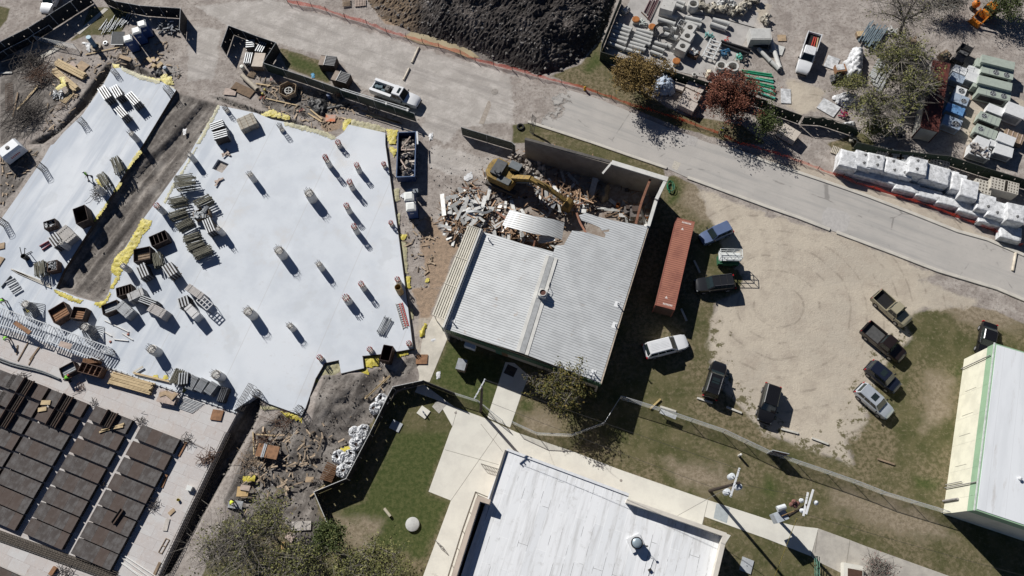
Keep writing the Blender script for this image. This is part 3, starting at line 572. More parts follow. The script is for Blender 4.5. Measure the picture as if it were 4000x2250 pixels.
sheet("hall_floor",[NWc,NEc,SE-wn*1,SW-wn*1],M("littered_floor",(.25,.20,.165),.95,var=.4,scale=1.4,col2=(.36,.32,.28),bmp=.4),.05,-.1)

# ---- long white-roofed building at the bottom
px_ = px
def px(t,x,y):
 if t == 98: return 1850+x/2.415,1650+y/2.415
 return px_(t,x,y)
def roofmat():
 m,nt,b = base("white_membrane"); co = node(nt,"ShaderNodeTexCoord").outputs['Object']
 mp = node(nt,"ShaderNodeMapping"); nt.links.new(co,mp.inputs[0]); mp.inputs['Rotation'].default_value[2] = -heading(P(98,315,250,4.3),P(98,60,1050,4.3))
 bt = node(nt,"ShaderNodeTexBrick"); nt.links.new(mp.outputs[0],bt.inputs[0]); bt.inputs['Scale'].default_value = 1; bt.inputs['Brick Width'].default_value = 7.3; bt.inputs['Row Height'].default_value = 1.02; bt.inputs['Mortar Size'].default_value = .022; bt.offset = .41
 bt.inputs['Color1'].default_value = (.70,.715,.73,1); bt.inputs['Color2'].default_value = (.77,.78,.79,1); bt.inputs['Mortar'].default_value = (.86,.87,.87,1)
 n1,n2,n3 = noise(nt,co,.35,5,.65),noise(nt,co,1.3,6,.7),noise(nt,co,10,3,.8)
 fac = mth(nt,'MULTIPLY',bt.outputs['Fac'],ramp(nt,noise(nt,co,.38,3,.6),.49,.57)); c = mixc(nt,fac,bt.outputs[0],(.19,.19,.19))
 mp2 = node(nt,"ShaderNodeMapping"); nt.links.new(mp.outputs[0],mp2.inputs[0]); mp2.inputs['Scale'].default_value = (.12,1.3,1); n4 = noise(nt,mp2.outputs[0],1.2,5,.7)
 c = mixc(nt,mth(nt,'MULTIPLY',ramp(nt,n4,.46,.68),.75),c,(.52,.52,.515)); c = mixc(nt,mth(nt,'MULTIPLY',ramp(nt,n2,.54,.74),.55),c,(.45,.44,.42)); c = mixc(nt,1.0,c,mixc(nt,n3,(.95,)*3,(1.04,)*3),'MULTIPLY')
 nt.links.new(c,b.inputs['Base Color']); b.inputs['Roughness'].default_value = .6; bump(nt,b,bt.outputs['Fac'],.3,.02); return m
RZ = 4.3; school = thing("long_building","flat white membrane-roofed building with tan parapet at the bottom of the photo","building",P(98,1200,1000)); SO = Vector(school.location)
def spart(name,mb,mat,**k): mb.v = [(x-SO.x,y-SO.y,z) for x,y,z in mb.v]; return part(name,mb,mat,school,**k)
def Q(x,y,z=RZ): return P(98,x,y,z)
outl = [Q(315,252),Q(1468,682),Q(1448,742),Q(2350,1072),Q(2190,1830),Q(-260,1900),Q(-60,1260),Q(120,742)]
SCHW = M("beige_stucco",(.55,.46,.38),.85,var=.15,scale=.8)
spart("wall",MB().prism([p.xy[:] for p in outl],0,RZ-.12),SCHW); spart("roof",MB().prism([p.xy[:] for p in outl],RZ-.11,RZ),roofmat())
def spar(a,b_,z0,z1,th,mat,name="parapet"): spart(name,MB().beam((a.x,a.y,(z0+z1)/2),(b_.x,b_.y,(z0+z1)/2),th,z1-z0),mat)
PAR = M("pale_parapet",(.62,.58,.51),.8,var=.12,scale=1); EDGE = M("white_edge",(.70,.71,.72),.6,var=.1)
spar(Q(318,256,RZ+.1),Q(1466,684,RZ+.1),RZ-.3,RZ+.14,.28,EDGE,"roof_edge")
z = RZ+1.0; spar(Q(1445,738,z),Q(2385,1062,z),0,z,.42,PAR); spar(Q(2372,1070,z),Q(2190,1830,z),0,z-.006,.45,PAR)
spar(Q(305,262,RZ+.2),Q(150,738,RZ+.2),RZ-.4,RZ+.2,.22,M("dark_gutter",(.10,.10,.105),.6,var=.2),"gutter")
a,b_ = P(31,2235,672,RZ+1.3),P(31,1992,1449,RZ+1.3); d = (b_-a).normalized(); spar(a,b_+d*12,0,RZ+1.3,.5,SCHW); spar(P(31,2225,665,RZ+1.3),P(31,2352,705,RZ+1.3),0,RZ+1.294,.5,SCHW)
t = thing("roof_turbine","round roof vent with a black band and grey-blue cap on the white membrane roof","roof vent",Q(1530,1140)); t.location.z = RZ
part("curb",MB().box((0,0,.12),(1.5,1.5,.24),.4),EDGE,t); part("drum",MB().lathe([(.5,.2),(.5,.8),(.62,.85),(.62,1.02),(.5,1.06)],24),M("black_band",(.02,.02,.022),.5),t,40)
part("cap",MB().lathe([(.5,1.05),(.44,1.12),(.2,1.17),(0,1.18)],24),M("grey_blue_cap",(.33,.40,.44),.35,.3,var=.1),t,60)
part("bracket",MB().rod((.55,0,.9),(.9,-.3,1.3),.03).box((.95,-.33,1.35),(.22,.16,.1)),DARKG,t)
p = [Q(1640,1255,RZ+.04),Q(1695,1290,RZ+.04),Q(1660,1390,RZ+.04),Q(1640,1480,RZ+.04)]; t = thing("roof_conduit","thin grey conduit with a black junction box on the white membrane roof","conduit",p[0])
part("pipe",MB().tube([q-p[0] for q in p],.03),GALV,t); q = p[2]-p[0]; part("junction_box",MB().box(q+Vector((0,0,.12)),(.35,.2,.22),.5),DARKG,t)
# ramp railings beside it
RAILM = M("grey_railing",(.26,.245,.22),.5,.2,var=.2)
def railing(name,pts,h,nr,label,post=1.8):
 q = [P(*p) for p in pts]; t = thing(name,label,"railing",q[0]); o = q[0]
 for k in range(nr): part("rail",MB().tube([p-o+Vector((0,0,h*(k+1)/nr)) for p in q],.03),RAILM,t)
 for a,b_ in zip(q[:-1],q[1:]):
  n = max(1,int((b_-a).length/post))
  for i in range(n+1): p = a.lerp(b_,i/n)-o; part("post",MB().rod(p,p+Vector((0,0,h)),.035),RAILM,t)
 return t
railing("ramp_railing",T(31,2215,612,2350,668),1.35,5,"short five-bar grey railing across the head of the ramp by the white-roofed building")
railing("ramp_railing",T(31,2215,612,2080,1000,1920,1520),1.35,5,"long five-bar grey railing beside the white-roofed building's west wall")
railing("bike_rack",T(31,2270,330,2445,385),.9,2,"grey bike rack on the plaza by the white building's corner",.35)
railing("stair_rail",T(31,1805,1090,1875,1150),.9,2,"small grey handrail frame on the narrow pavement at the bottom",.5)

# ---- cream and green metal building at right
A0,B0 = P(33,1760,826),P(23,1972,712); HB = 6.35; wv = (B0-A0).normalized(); ov = Vector((wv.y,-wv.x,0)); barn = thing("metal_building","cream metal building with green band and white roof at the right edge","building",A0)
if ov.x < 0: ov = -ov
Lw = (B0-A0).length; WD = 45
CRMM = ribbed("cream_metal_wall",(.76,.74,.60),math.atan2(wv.y,wv.x),3.1,.004,(.5,.49,.42),.6); GRN2 = ribbed("pale_green_band",(.29,.44,.29),math.atan2(wv.y,wv.x),3.1,.004,(.2,.32,.2),.6)
wa = math.atan2(wv.y,wv.x)
def bpoly(d): return [(-wv*d-ov*d).xy[:],(wv*(Lw+d)-ov*d).xy[:],(wv*(Lw+d)+ov*WD).xy[:],(-wv*d+ov*WD).xy[:]]
part("wall",MB().prism(bpoly(0),0,4.85),CRMM,barn); part("fascia_band",MB().prism(bpoly(.04),4.85,6.32),GRN2,barn)
m,nt,b = base("white_barn_roof"); co = node(nt,"ShaderNodeTexCoord").outputs['Object']; mp = amap(nt,co,wa,.15,1)
s_ = node(nt,"ShaderNodeSeparateXYZ"); nt.links.new(mp,s_.inputs[0]); f = mth(nt,'ABSOLUTE',mth(nt,'SUBTRACT',mth(nt,'FRACT',mth(nt,'DIVIDE',s_.outputs[1],1.9)),.5))
c = mixc(nt,ramp(nt,noise(nt,mp,.8,5),.4,.65),(.72,.74,.76),(.66,.68,.70)); c = mixc(nt,mth(nt,'MULTIPLY',ramp(nt,noise(nt,mp,1.1,6,.7),.56,.70),.5),c,(.42,.38,.34)); c = mixc(nt,mth(nt,'MULTIPLY',mth(nt,'SUBTRACT',1.0,ramp(nt,f,.004,.012)),.35),c,(.4,.4,.4))
nt.links.new(c,b.inputs['Base Color']); b.inputs['Roughness'].default_value = .6
part("roof",MB().prism(bpoly(-.12),6.2,HB+.03),m,barn); part("gutter",MB().beam((-ov*.09-wv*.1+Vector((0,0,6.27))),(wv*(Lw+.1)-ov*.09+Vector((0,0,6.27))),.12,.12),M("white_gutter",(.66,.70,.66),.5),barn)
for f,z0,z1,r in ((.93,0,5.9,.06),(.155,0,6.2,.06),(.175,0,3.3,.05),(.075,0,3.0,.12)):
 q = wv*(Lw*f if f > .2 else f*Lw)-ov*.16; part("downpipe",MB().rod(q,q+Vector((0,0,z1)),r,8),M("grey_downpipe",(.36,.34,.33),.6,var=.2),barn)
for f in (.28,.47,.60,.76): q = wv*Lw*f-ov*.012; part("wall_seam",MB().box(q+Vector((0,0,2.4)),(.03,.03,2.2),wa),M("seam_grey",(.45,.44,.38),.8),barn)
p = P(33,2520,470,HB)-A0; part("roof_vent",MB().lathe([(.12,HB),(.12,HB+.3),(.2,HB+.32),(0,HB+.42)],12,(p.x,p.y,0)),EDGE,barn)
# ================================================================== VEHICLES
GLASS = M("tinted_glass",(.02,.03,.032),.08,var=.1,spec=.6); TYRE = M("tyre_rubber",(.02,.02,.021),.85,var=.2); RIM = M("alloy_rim",(.35,.35,.36),.4,.4,var=.15)
GREYP_ = M("rail_grey",(.14,.14,.15),.5,.2); BLKP = M("black_trim",(.018,.018,.019),.55,var=.2); LAMP = M("clear_lamp",(.42,.44,.45),.15,var=.05,spec=.6); TAIL = M("red_lamp",(.45,.02,.025),.2,var=.1,spec=.6)
def paint(name,col,rough=.28,met=.1): 
 m = M(name,col,rough,met,var=.07,scale=1.2,spec=.5); m.node_tree.nodes["Principled BSDF"].inputs['Coat Weight'].default_value = .5; return m
def vehicle(name,label,kind,rear,front,pm,W=1.95,H=1.85,sunroof=False,roofrack=False,bedmat=None,service=False,roofm=None,cat=None,ribs=False):
 """rear, front = sightings of the bumper centres at mid height; local +X is forward"""
 a,b_ = P(*rear,.75),P(*front,.75); L = (b_-a).length; c = (a+b_)/2; c.z = .015
 t = thing(name,label,cat or ("pickup truck" if kind == 'pickup' else "car"),c,heading(a,b_)); h = L/2; w = W/2
 bz = 1.08 if kind != 'car' else .92
 def ring(x,ww,zt,zb=.32): return [(x,-ww*.96,zb),(x,-ww,.55),(x,-ww*.985,zt-.14),(x,-ww*.90,zt),(x,0,zt+.045),(x,ww*.90,zt),(x,ww*.985,zt-.14),(x,ww,.55),(x,ww*.96,zb),(x,0,zb-.02)]
 if kind == 'pickup': st = [(-h,.93,bz-.05),(-h+.08,.985,bz),(-h*.3,1,bz),(h*.36,1,bz),(h*.62,.985,bz+.02),(h*.86,.93,bz-.03),(h*.96,.80,bz-.14),(h,.62,bz-.28)]
 else: st = [(-h,.72,bz-.12),(-h+.10,.87,bz),(-h*.8,.97,bz),(-h*.3,1,bz),(h*.3,1,bz),(h*.55,.985,bz),(h*.80,.94,bz-.05),(h*.93,.82,bz-.14),(h,.58,bz-.30)]
 mb = MB().loft([ring(x,w*k,zt) for x,k,zt in st])
 bedend = -h*.12 if not service else -h*.08
 if kind == 'pickup':
  # hollow out the load bed: body loft ends at the cab, then bed walls and floor
  st2 = [q for q in st if q[0] > bedend]; mb = MB().loft([ring(x,w*k,zt) for x,k,zt in [(bedend,1,bz)]+st2])
  bl = bedend+h; ww = W if not service else W*1.06; zt = bz+.06 if not service else bz+.32; tw = .10 if not service else .42
  bd = MB(); bd.box((-h+bl/2,0,.62),(bl,ww*.94,.2))
  for s in (-1,1): bd.box((-h+bl/2,s*(ww/2-tw/2),(zt+.42)/2),(bl,tw,zt-.42))
  bd.box((-h+.05,0,(bz+.42)/2),(.10,ww-2*tw-.01,bz-.42)); bd.box((bedend-.04,0,bz/2+.3),(.06,ww-2*tw-.01,bz-.6))
  part("bed",bd,pm,t); part("bed_liner",MB().box((-h+bl/2,0,.735),(bl-.2,ww-2*tw-.03,.03)),bedmat or BLKP,t)
 part("body",mb,pm,t,35)
 # glasshouse
 if kind == 'pickup': x0,x1,x2,x3 = bedend+.03,bedend+.16,h*.30,h*.46
 elif kind == 'car': x0,x1,x2,x3 = -h*.72,-h*.42,h*.12,h*.40
 else: x0,x1,x2,x3 = -h*.95,-h*.84,h*.15,h*.45
 lo,hi = w*.90,w*.775; zb,zt = bz-.02,H-.05
 gh = [(x0,-lo,zb),(x3,-lo*.97,zb),(x3+.008,0,zb),(x3,lo*.97,zb),(x0,lo,zb),(x0-.008,0,zb)]; gt = [(x1,-hi,zt),(x2,-hi,zt),(x2+.015,0,zt),(x2,hi,zt),(x1,hi,zt),(x1-.01,0,zt)]
 part("cabin_shell",MB().loft([gh,gt]),pm,t,20)
 rp = [(x1+.0,-hi*1.03,zt),(x2+.02,-hi*1.02,zt),(x2+.05,0,zt),(x2+.02,hi*1.02,zt),(x1,hi*1.03,zt),(x1-.05,0,zt)]; rt = [(x*.985,y*.90,zt+.055) for x,y,z in rp]
 part("roof",MB().loft([rp,rt]),roofm or pm,t,30)
 def pane(nm,q,o=.012):
  c_ = sum((Vector(p) for p in q),Vector())/4; n = (Vector(q[1])-Vector(q[0])).cross(Vector(q[3])-Vector(q[0])).normalized()
  if n.dot(c_-Vector((0,0,.9))) < 0: n = -n
  part(nm,MB().loft([[Vector(p)-n*.01 for p in q],[Vector(p)+n*o for p in q]]),GLASS,t)
 L_ = lambda a_,b2,f: tuple(Vector(a_).lerp(Vector(b2),f)); g,r = gh,gt
 pane("windshield",[L_(L_(g[1],r[1],.06),L_(g[3],r[3],.06),.06),L_(L_(g[1],r[1],.06),L_(g[3],r[3],.06),.94),L_(L_(g[1],r[1],.94),L_(g[3],r[3],.94),.94),L_(L_(g[1],r[1],.94),L_(g[3],r[3],.94),.06)],.045)
 pane("rear_window",[L_(L_(g[0],r[0],.15),L_(g[4],r[4],.15),.1),L_(L_(g[0],r[0],.15),L_(g[4],r[4],.15),.9),L_(L_(g[0],r[0],.9),L_(g[4],r[4],.9),.9),L_(L_(g[0],r[0],.9),L_(g[4],r[4],.9),.1)],.04)
 for i,j in ((0,1),(4,3)):
  for f0,f1 in ((.05,.50),(.54,.90)) if kind == 'pickup' else ((.06,.33),(.36,.62),(.65,.92)):
   pane("side_window",[L_(L_(g[i],g[j],f0),L_(r[i],r[j],f0),.12),L_(L_(g[i],g[j],f1),L_(r[i],r[j],f1),.12),L_(L_(g[i],g[j],f1),L_(r[i],r[j],f1),.9),L_(L_(g[i],g[j],f0),L_(r[i],r[j],f0),.9)])
 wr = .37 if kind != 'car' else .33
 for sx in (-h*.62,h*.60):
  for s in (-1,1):
   tw = part("wheel",MB().rod((sx,s*(w-.24),wr),(sx,s*(w+.015),wr),wr,16),TYRE,t,40); part("rim",MB().rod((sx,s*(w-.01),wr),(sx,s*(w+.03),wr),wr*.6,10),RIM,tw)
 for s in (-1,1):
  part("mirror",MB().box((x3-.18,s*(w+.09),bz+.08),(.14,.22,.16)),pm if kind == 'car' else BLKP,t)
  part("headlight",MB().box((h*.925,s*w*.66,bz-.30),(.18,.30,.12),-s*.45),LAMP,t); part("taillight",MB().box((-h+.02,s*w*.84,bz-.22),(.10,.2,.32)),TAIL,t)
 part("bumper",MB().box((h-.02,0,.48),(.16,W*.72,.2)),BLKP,t); part("bumper",MB().box((-h+.0,0,.48),(.16,W*.82,.2)),BLKP,t)
 if sunroof: part("sunroof",MB().box(((x1+x2)/2+(x2-x1)*.18,0,zt+.055),((x2-x1)*.30,hi*1.15,.03)),GLASS,t)
 if roofrack:
  for s in (-1,1): part("roof_rail",MB().rod((x1+.1,s*hi*.9,zt+.10),(x2-.1,s*hi*.9,zt+.10),.025),GREYP_,t)
  for f in (.3,.65): part("crossbar",MB().rod((x1+(x2-x1)*f,-hi*.9,zt+.11),(x1+(x2-x1)*f,hi*.9,zt+.11),.02),BLKP,t)
 if ribs:
  for y in (-.36,-.18,0,.18,.36): part("roof_rib",MB().box(((x1+x2)/2,y,zt+.055),((x2-x1)*.85,.05,.025)),roofm or pm,t)
 return t,L,h,bedend
WHT = paint("white_paint",(.78,.79,.80)); BLK = paint("black_paint",(.012,.012,.014)); NAVY = paint("navy_paint",(.014,.018,.035)); SILV = paint("silver_paint",(.56,.60,.65),.25,.35); TAN = paint("tan_paint",(.40,.36,.25)); BLUP = paint("faded_blue_paint",(.12,.165,.29),.4); BROWNB = paint("brown_black_paint",(.022,.015,.014))
def inbed(t,name,items):
 for mb,mt in items: part(name,mb,mt,t)
t,L,h,be = vehicle("pickup_truck","white crew-cab work truck with gear in its service bed, beside the sliding gate",'pickup',(1,1180,868),(1,1640,1035),WHT,2.02,2.0,sunroof=True,service=True)
o = P(1,1240,880,1.0)
solo("gear_pile",MB().box((.1,.1,.2),(.7,.4,.4),.3).box((.75,-.2,.15),(.6,.35,.3),.1).box((-.5,.1,.12),(.5,.5,.25),.9),M("teal_gear",(.10,.16,.19),.7,var=.4),"teal and dark tool boxes lying in the white work truck's bed","tool boxes",(*o.xy,.78),heading(P(1,1180,868),P(1,1640,1035)))
o = P(1,1330,890,1.0); solo("fuel_tank",MB().box((0,0,.3),(.55,1.05,.6)).rod((0,0,.6),(0,0,.68),.12),M("grey_tank",(.10,.10,.10),.6,var=.3),"dark grey tank across the front of the white work truck's bed","tank",(*o.xy,.76),heading(P(1,1180,868),P(1,1640,1035)))
vehicle("pickup_truck","white pickup truck carrying red beams, parked on the dirt yard",'pickup',(3,468,345),(3,340,735),WHT,2.02,1.95,ribs=True)
hd = heading(P(3,468,345),P(3,340,735))
for k,(x,y,mt,lab) in enumerate(((450,420,RED,"red beam lying in the white pickup's bed, on its left"),(472,425,RED,"red beam lying in the white pickup's bed, in the middle"),(495,430,M("raw_wood",(.50,.36,.22),.8,var=.25),"pale wooden post lying in the white pickup's bed beside red beams"))):
 o = P(3,x,y,.95); solo("bed_beam",MB().box((0,0,.1),(1.9,.14,.16)),mt,lab,"beam",(*o.xy,.78),hd+.05*k)
vehicle("parked_car","white car at the top left edge, outside the dark screened fence",'suv',(0,590,-160),(0,450,130),WHT,1.95,1.7)
vehicle("parked_car","faded blue off-roader beside the red container's upper end",'suv',(12,2195,835),(12,1900,965),BLUP,1.8,1.75)
vehicle("parked_car","dark grey off-roader with a roof rail, beside the red container's middle",'suv',(12,2235,1385),(12,1840,1425),paint("charcoal_paint",(.022,.023,.026)),1.95,1.8,roofrack=True)
vehicle("parked_car","white large off-roader near the hall's long shadow",'suv',(22,1330,640),(22,1760,528),WHT,2.0,1.9,ribs=True)
vehicle("parked_car","black off-roader with roof bars at the lot's south-west, leftmost of the black pair",'suv',(22,1985,1105),(22,2095,745),BLK,1.95,1.85,roofrack=True,sunroof=True)
vehicle("parked_car","black long off-roader with ribbed roof, rightmost of the black pair south-west in the lot",'suv',(22,2625,975),(22,2535,1345),BLK,2.0,1.9,ribs=True)
vehicle("pickup_truck","tan pickup truck with empty black bed, topmost in the right row of the lot",'pickup',(23,1085,60),(23,1410,355),TAN,1.95,1.85)
vehicle("pickup_truck","black crew-cab pickup with a grey bed floor below the tan pickup",'pickup',(23,975,385),(23,1360,705),BROWNB,2.0,1.9,bedmat=M("grey_bed",(.09,.09,.09),.8,var=.3))
vehicle("parked_car","navy crossover parked between the black pickup and the silver crossover",'suv',(23,1010,770),(23,1305,1015),NAVY,1.9,1.7,sunroof=True)
vehicle("parked_car","silver crossover with a dark sunroof, lowest in the right row",'suv',(23,910,995),(23,1230,1280),SILV,1.9,1.7,sunroof=True)
vehicle("parked_car","black car half hidden behind the cream and green building",'car',(23,2235,350),(23,2170,690),BLK,1.85,1.5)

# ---- excavator
YEL = M("machine_yellow",(.36,.235,.06),.75,var=.4,scale=3.5,col2=(.17,.12,.055)); MUDM = M("muddy_steel",(.09,.08,.07),.85,var=.4)
a,b_ = P(11,2440,300,1.6),P(12,600,640,1.6); hd = heading(a,b_); o = P(11,2520,325,1.4); o.z = .06
ex = thing("excavator","yellow tracked excavator reaching into the demolished hall","excavator",o,hd); ex.scale = (1.12,1.12,1.05)
for s in (-1,1):
 tr = MB(); pr = [(-2.2,.45),(-1.9,.12),(1.9,.12),(2.2,.45),(1.9,.85),(-1.9,.85)]; tr.loft([[(x,s*1.35-.3,z) for x,z in pr],[(x,s*1.35+.3,z) for x,z in pr]]); tr.xf(Matrix.Rotation(R(3),3,'Z')); part("track",tr,MUDM,ex)
hs = MB().loft([[(-2.3,-.9,1.0),(-1.7,-1.45,1.0),(1.2,-1.45,1.0),(1.4,-.3,1.0),(1.2,1.45,1.0),(-1.7,1.45,1.0),(-2.3,.9,1.0),(-2.45,0,1.0)],[(-2.3,-.9,2.1),(-1.7,-1.4,2.2),(1.15,-1.4,2.0),(1.3,-.3,2.0),(1.15,1.4,2.0),(-1.7,1.4,2.2),(-2.3,.9,2.1),(-2.45,0,2.1)]]); part("house",hs,YEL,ex)
part("engine_hood",MB().box((-1.05,.1,2.34),(1.3,2.0,.34)).box((-.75,-.5,2.55),(.35,.35,.2)),M("grey_hood",(.10,.105,.11),.5,var=.3),ex); part("exhaust",MB().rod((-1.1,-.7,2.5),(-1.1,-.7,2.95),.07),BLKP,ex)
cb = MB().loft([[(.0,.45,1.9),(1.75,.45,1.9),(1.75,1.4,1.9),(0,1.4,1.9)],[(.1,.5,3.0),(1.4,.5,3.0),(1.4,1.35,3.0),(.1,1.35,3.0)]]); part("cab",cb,GLASS,ex); part("cab_roof",MB().box((.75,.92,3.05),(1.4,.95,.1)),M("grey_cab_roof",(.16,.18,.19),.5,var=.2),ex)
part("walkway",MB().box((.2,-.95,2.1),(1.6,.8,.12)),M("grey_mesh_step",(.15,.16,.16),.7,var=.3),ex)
Ld = (P(12,600,640,1.5)-o).xy.length/1.12; bm = MB(); bm.beam((1.0,-.1,1.9),(3.4,-.1,3.7),.55,.65); bm.beam((3.3,-.1,3.7),(5.6,-.1,3.3),.5,.55); part("boom",bm,YEL,ex)
part("boom_ram",MB().rod((1.4,-.45,1.7),(3.3,-.45,3.3),.09).rod((1.4,.25,1.7),(3.3,.25,3.3),.09),M("ram_steel",(.2,.19,.17),.4,.4,var=.2),ex)
part("stick",MB().beam((5.0,-.1,3.75),(Ld-.9,-.1,2.2),.42,.5).rod((4.0,-.1,4.1),(5.9,-.1,3.9),.09),YEL,ex)
bk = MB(); pr = [(0,.0),(.5,-.25),(.75,-.9),(.45,-1.35),(-.25,-1.3),(-.3,-.5)]; bk.loft([[(Ld-.75+x,-.75,2.1+z) for x,z in pr],[(Ld-.75+x,.55,2.1+z) for x,z in pr]]); part("bucket",bk,M("worn_yellow_bucket",(.34,.22,.07),.7,var=.4),ex)
part("bucket_tooth",MB().box((Ld-.6,-.5,.72),(.3,.1,.15)).box((Ld-.6,-.1,.72),(.3,.1,.15)).box((Ld-.6,.3,.72),(.3,.1,.15)),MUDM,ex)

# ---- orange loader, dark telehandler, scissor lift
ORG = M("machine_orange",(.70,.22,.02),.5,var=.25,scale=2); o = P(3,2230,95,1.2); o.z = 0; hd = heading(P(3,2170,140,1),P(3,2300,40,1))
t = thing("orange_loader","orange compact loader in the dark brush at the top right","loader",o,hd)
part("body",MB().box((0,0,1.0),(2.6,1.3,.9),taper=.85),ORG,t); part("hood",MB().box((.9,0,1.55),(1.0,1.0,.35),taper=.8),ORG,t); part("cab_frame",MB().box((-.3,0,1.75),(.9,1.1,.7),taper=.85),BLKP,t); part("cab_roof",MB().box((-.3,0,2.14),(1.1,1.2,.08)),ORG,t)
for sx in (-.9,.9):
 for s in (-1,1): part("wheel",MB().rod((sx,s*.6,.5),(sx,s*.95,.5),.5,16),TYRE,t)
part("lift_arm",MB().beam((-1.2,.75,1.6),(-2.2,.75,.5),.18,.25).beam((-1.2,-.75,1.6),(-2.2,-.75,.5),.18,.25),ORG,t); part("bucket",MB().box((-2.5,0,.4),(.7,1.8,.6),taper=.7),ORG,t)
o = P(3,2095,38,1.0); o.z = 0; t = thing("mixer_drum","small orange mixer drum beside the orange loader","mixer",o,.5); part("drum",MB().lathe([(0,.5),(.35,.5),(.55,.9),(.5,1.2),(.25,1.5),(.2,1.5)],16),ORG,t); part("stand",MB().box((0,0,.25),(.8,.6,.5)),BLKP,t); part("opening",MB().lathe([(0,1.45),(.2,1.45)],12),BLKP,t)
o = P(3,1965,530,1.2); o.z = 0; hd = heading(P(3,1900,640),P(3,2000,480)); t = thing("telehandler","black dusty utility vehicle with a rear rack by the rusty container","utility vehicle",o,hd)
part("body",MB().box((-.9,0,.8),(1.6,1.4,.7),taper=.85),BLK,t); part("rack",MB().box((.85,0,1.0),(1.7,1.6,.12)),BLKP,t); part("seat",MB().box((-.1,0,1.1),(.5,1.3,.4)),M("grey_seat",(.12,.12,.12),.8),t)
for k in range(7): part("rack_slat",MB().box((.15+k*.23,0,1.09),(.06,1.55,.06)),M("rack_steel",(.07,.07,.075),.6),t)
for s in (-1,1): part("rack_side",MB().box((.85,s*.8,1.25),(1.7,.06,.4)),BLKP,t)
part("roll_bar",MB().tube([(-.2,-.65,1.1),(-.2,-.65,1.9),(-.2,.65,1.9),(-.2,.65,1.1)],.05),BLKP,t)
for sx in (-1.2,1.0):
 for s in (-1,1): part("wheel",MB().rod((sx,s*.55,.42),(sx,s*.85,.42),.42,14),TYRE,t)
o = P(12,2165,1180,.4); o.z = 0; hd = heading(P(12,2060,1180),P(12,2250,1185)); t = thing("scissor_lift","green and white scissor lift between the blue and dark off-roaders","lift",o,hd); LG = M("lift_green",(.04,.14,.075),.55,var=.25)
part("chassis",MB().box((0,0,.55),(2.6,1.1,.7)),LG,t); part("platform",MB().box((0,.12,1.62),(2.7,1.15,.12)),M("lift_white",(.70,.72,.70),.5,var=.2),t)
part("scissor_arm",MB().beam((-1.1,.3,.9),(1.1,.3,1.55),.08,.12).beam((1.1,.3,.9),(-1.1,.3,1.55),.08,.12).beam((-1.1,-.3,.9),(1.1,-.3,1.55),.08,.12),LG,t)
for z in (2.1,2.7): part("guard_rail",MB().tube([(-1.32,-.42,z),(1.32,-.42,z),(1.32,.68,z),(-1.32,.68,z),(-1.32,-.42,z)],.045),MATS["lift_white"],t)
for x in (-1.32,-.44,.44,1.32):
 for y in (-.42,.68): part("guard_post",MB().rod((x,y,1.65),(x,y,2.7),.04),MATS["lift_white"],t)
for sx in (-.9,.9):
 for s in (-1,1): part("wheel",MB().rod((sx,s*.4,.25),(sx,s*.62,.25),.25,12),TYRE,t)

# ================================================================== CONTAINERS, DUMPSTER, TOILETS, WATER TANK
def corrug(name,col,col2,ang,step=.28,**k): return ribbed(name,col,ang,step,.17,tuple(c*.62 for c in col),.6,0,col2,**k)
def container(label,corners,z,roofcol,wall,ht=2.6,lab2=None,rust=False):
 q = [P(*c,z) for c in corners]; c = sum(q,Vector())/4; hd = heading((q[2]+q[3])/2,(q[0]+q[1])/2); L = ((q[0]+q[1])-(q[2]+q[3])).length/2; W = ((q[1]+q[3])-(q[0]+q[2])).length/2
 t = thing("shipping_container",label,"container",(c.x,c.y,0),hd)
 part("wall",MB().box((0,0,ht/2),(L-.02,W-.02,ht-.2)),wall,t); part("roof",MB().box((0,0,ht-.03),(L-.2,W-.14,.05)),roofcol,t)
 fr = MB()
 for s in (-1,1): fr.box((0,s*(W/2-.05),ht-.04),(L,.1,.12)); fr.box((s*(L/2-.05),0,ht-.04),(.1,W-.2,.12))
 part("top_rail",fr,lab2 or roofcol,t); n = int(L/.3)
 for s in (-1,1):
  for k in range(2): part("corner_post",MB().box((s*(L/2-.06),(k-.5)*2*(W/2-.06),ht/2),(.14,.14,ht)),lab2 or roofcol,t)
 return t,L,W,ht
RC = corrug("faded_red_roof",(.36,.145,.095),(.255,.095,.065),0); t,L,W,ht = container("long faded red shipping container beside the half-demolished hall",[(12,1650,738),(12,1838,780),(22,1437,165),(22,1637,222)],2.6,RC,M("dark_red_wall",(.12,.07,.05),.7,var=.3),lab2=M("red_frame",(.34,.12,.085),.6,var=.2))
# stencilled blocks of lettering at each end of the roof (illegible in the photo)
def letters(t,x,y,z,s,rz,mat,text,name="lettering"):
 cu = bpy.data.curves.new(name,'FONT'); cu.body = text; cu.size = s; cu.extrude = .004; cu.align_x = 'CENTER'; cu.align_y = 'CENTER'
 ob = bpy.data.objects.new(name,cu); COL.objects.link(ob); dg = bpy.context.evaluated_depsgraph_get(); me = bpy.data.meshes.new_from_object(ob.evaluated_get(dg)); bpy.data.objects.remove(ob); me.materials.clear(); me.materials.append(mat)
 o = part(name,me,mat,t); o.location = (x,y,z); o.rotation_euler = (0,0,rz); return o
LW = M("white_lettering",(.68,.60,.56),.7,var=.1)
for s in (-1,1):
 for k in range(7): part("stencil_mark",MB().box((s*(L/2-.45),-.55+k*.17-.2,ht+.005),(.22,.11,.012)),LW,t)
 part("warning_triangle",MB().prism([(s*(L/2-1.35)-.17,-.18+.1),(s*(L/2-1.35)-.17,.18+.1),(s*(L/2-1.35)+.17,.1)],ht-.004,ht+.012),LW,t)
RR = M("rusty_maroon_roof",(.135,.035,.025),.75,var=.45,scale=1.2,col2=(.075,.025,.02))
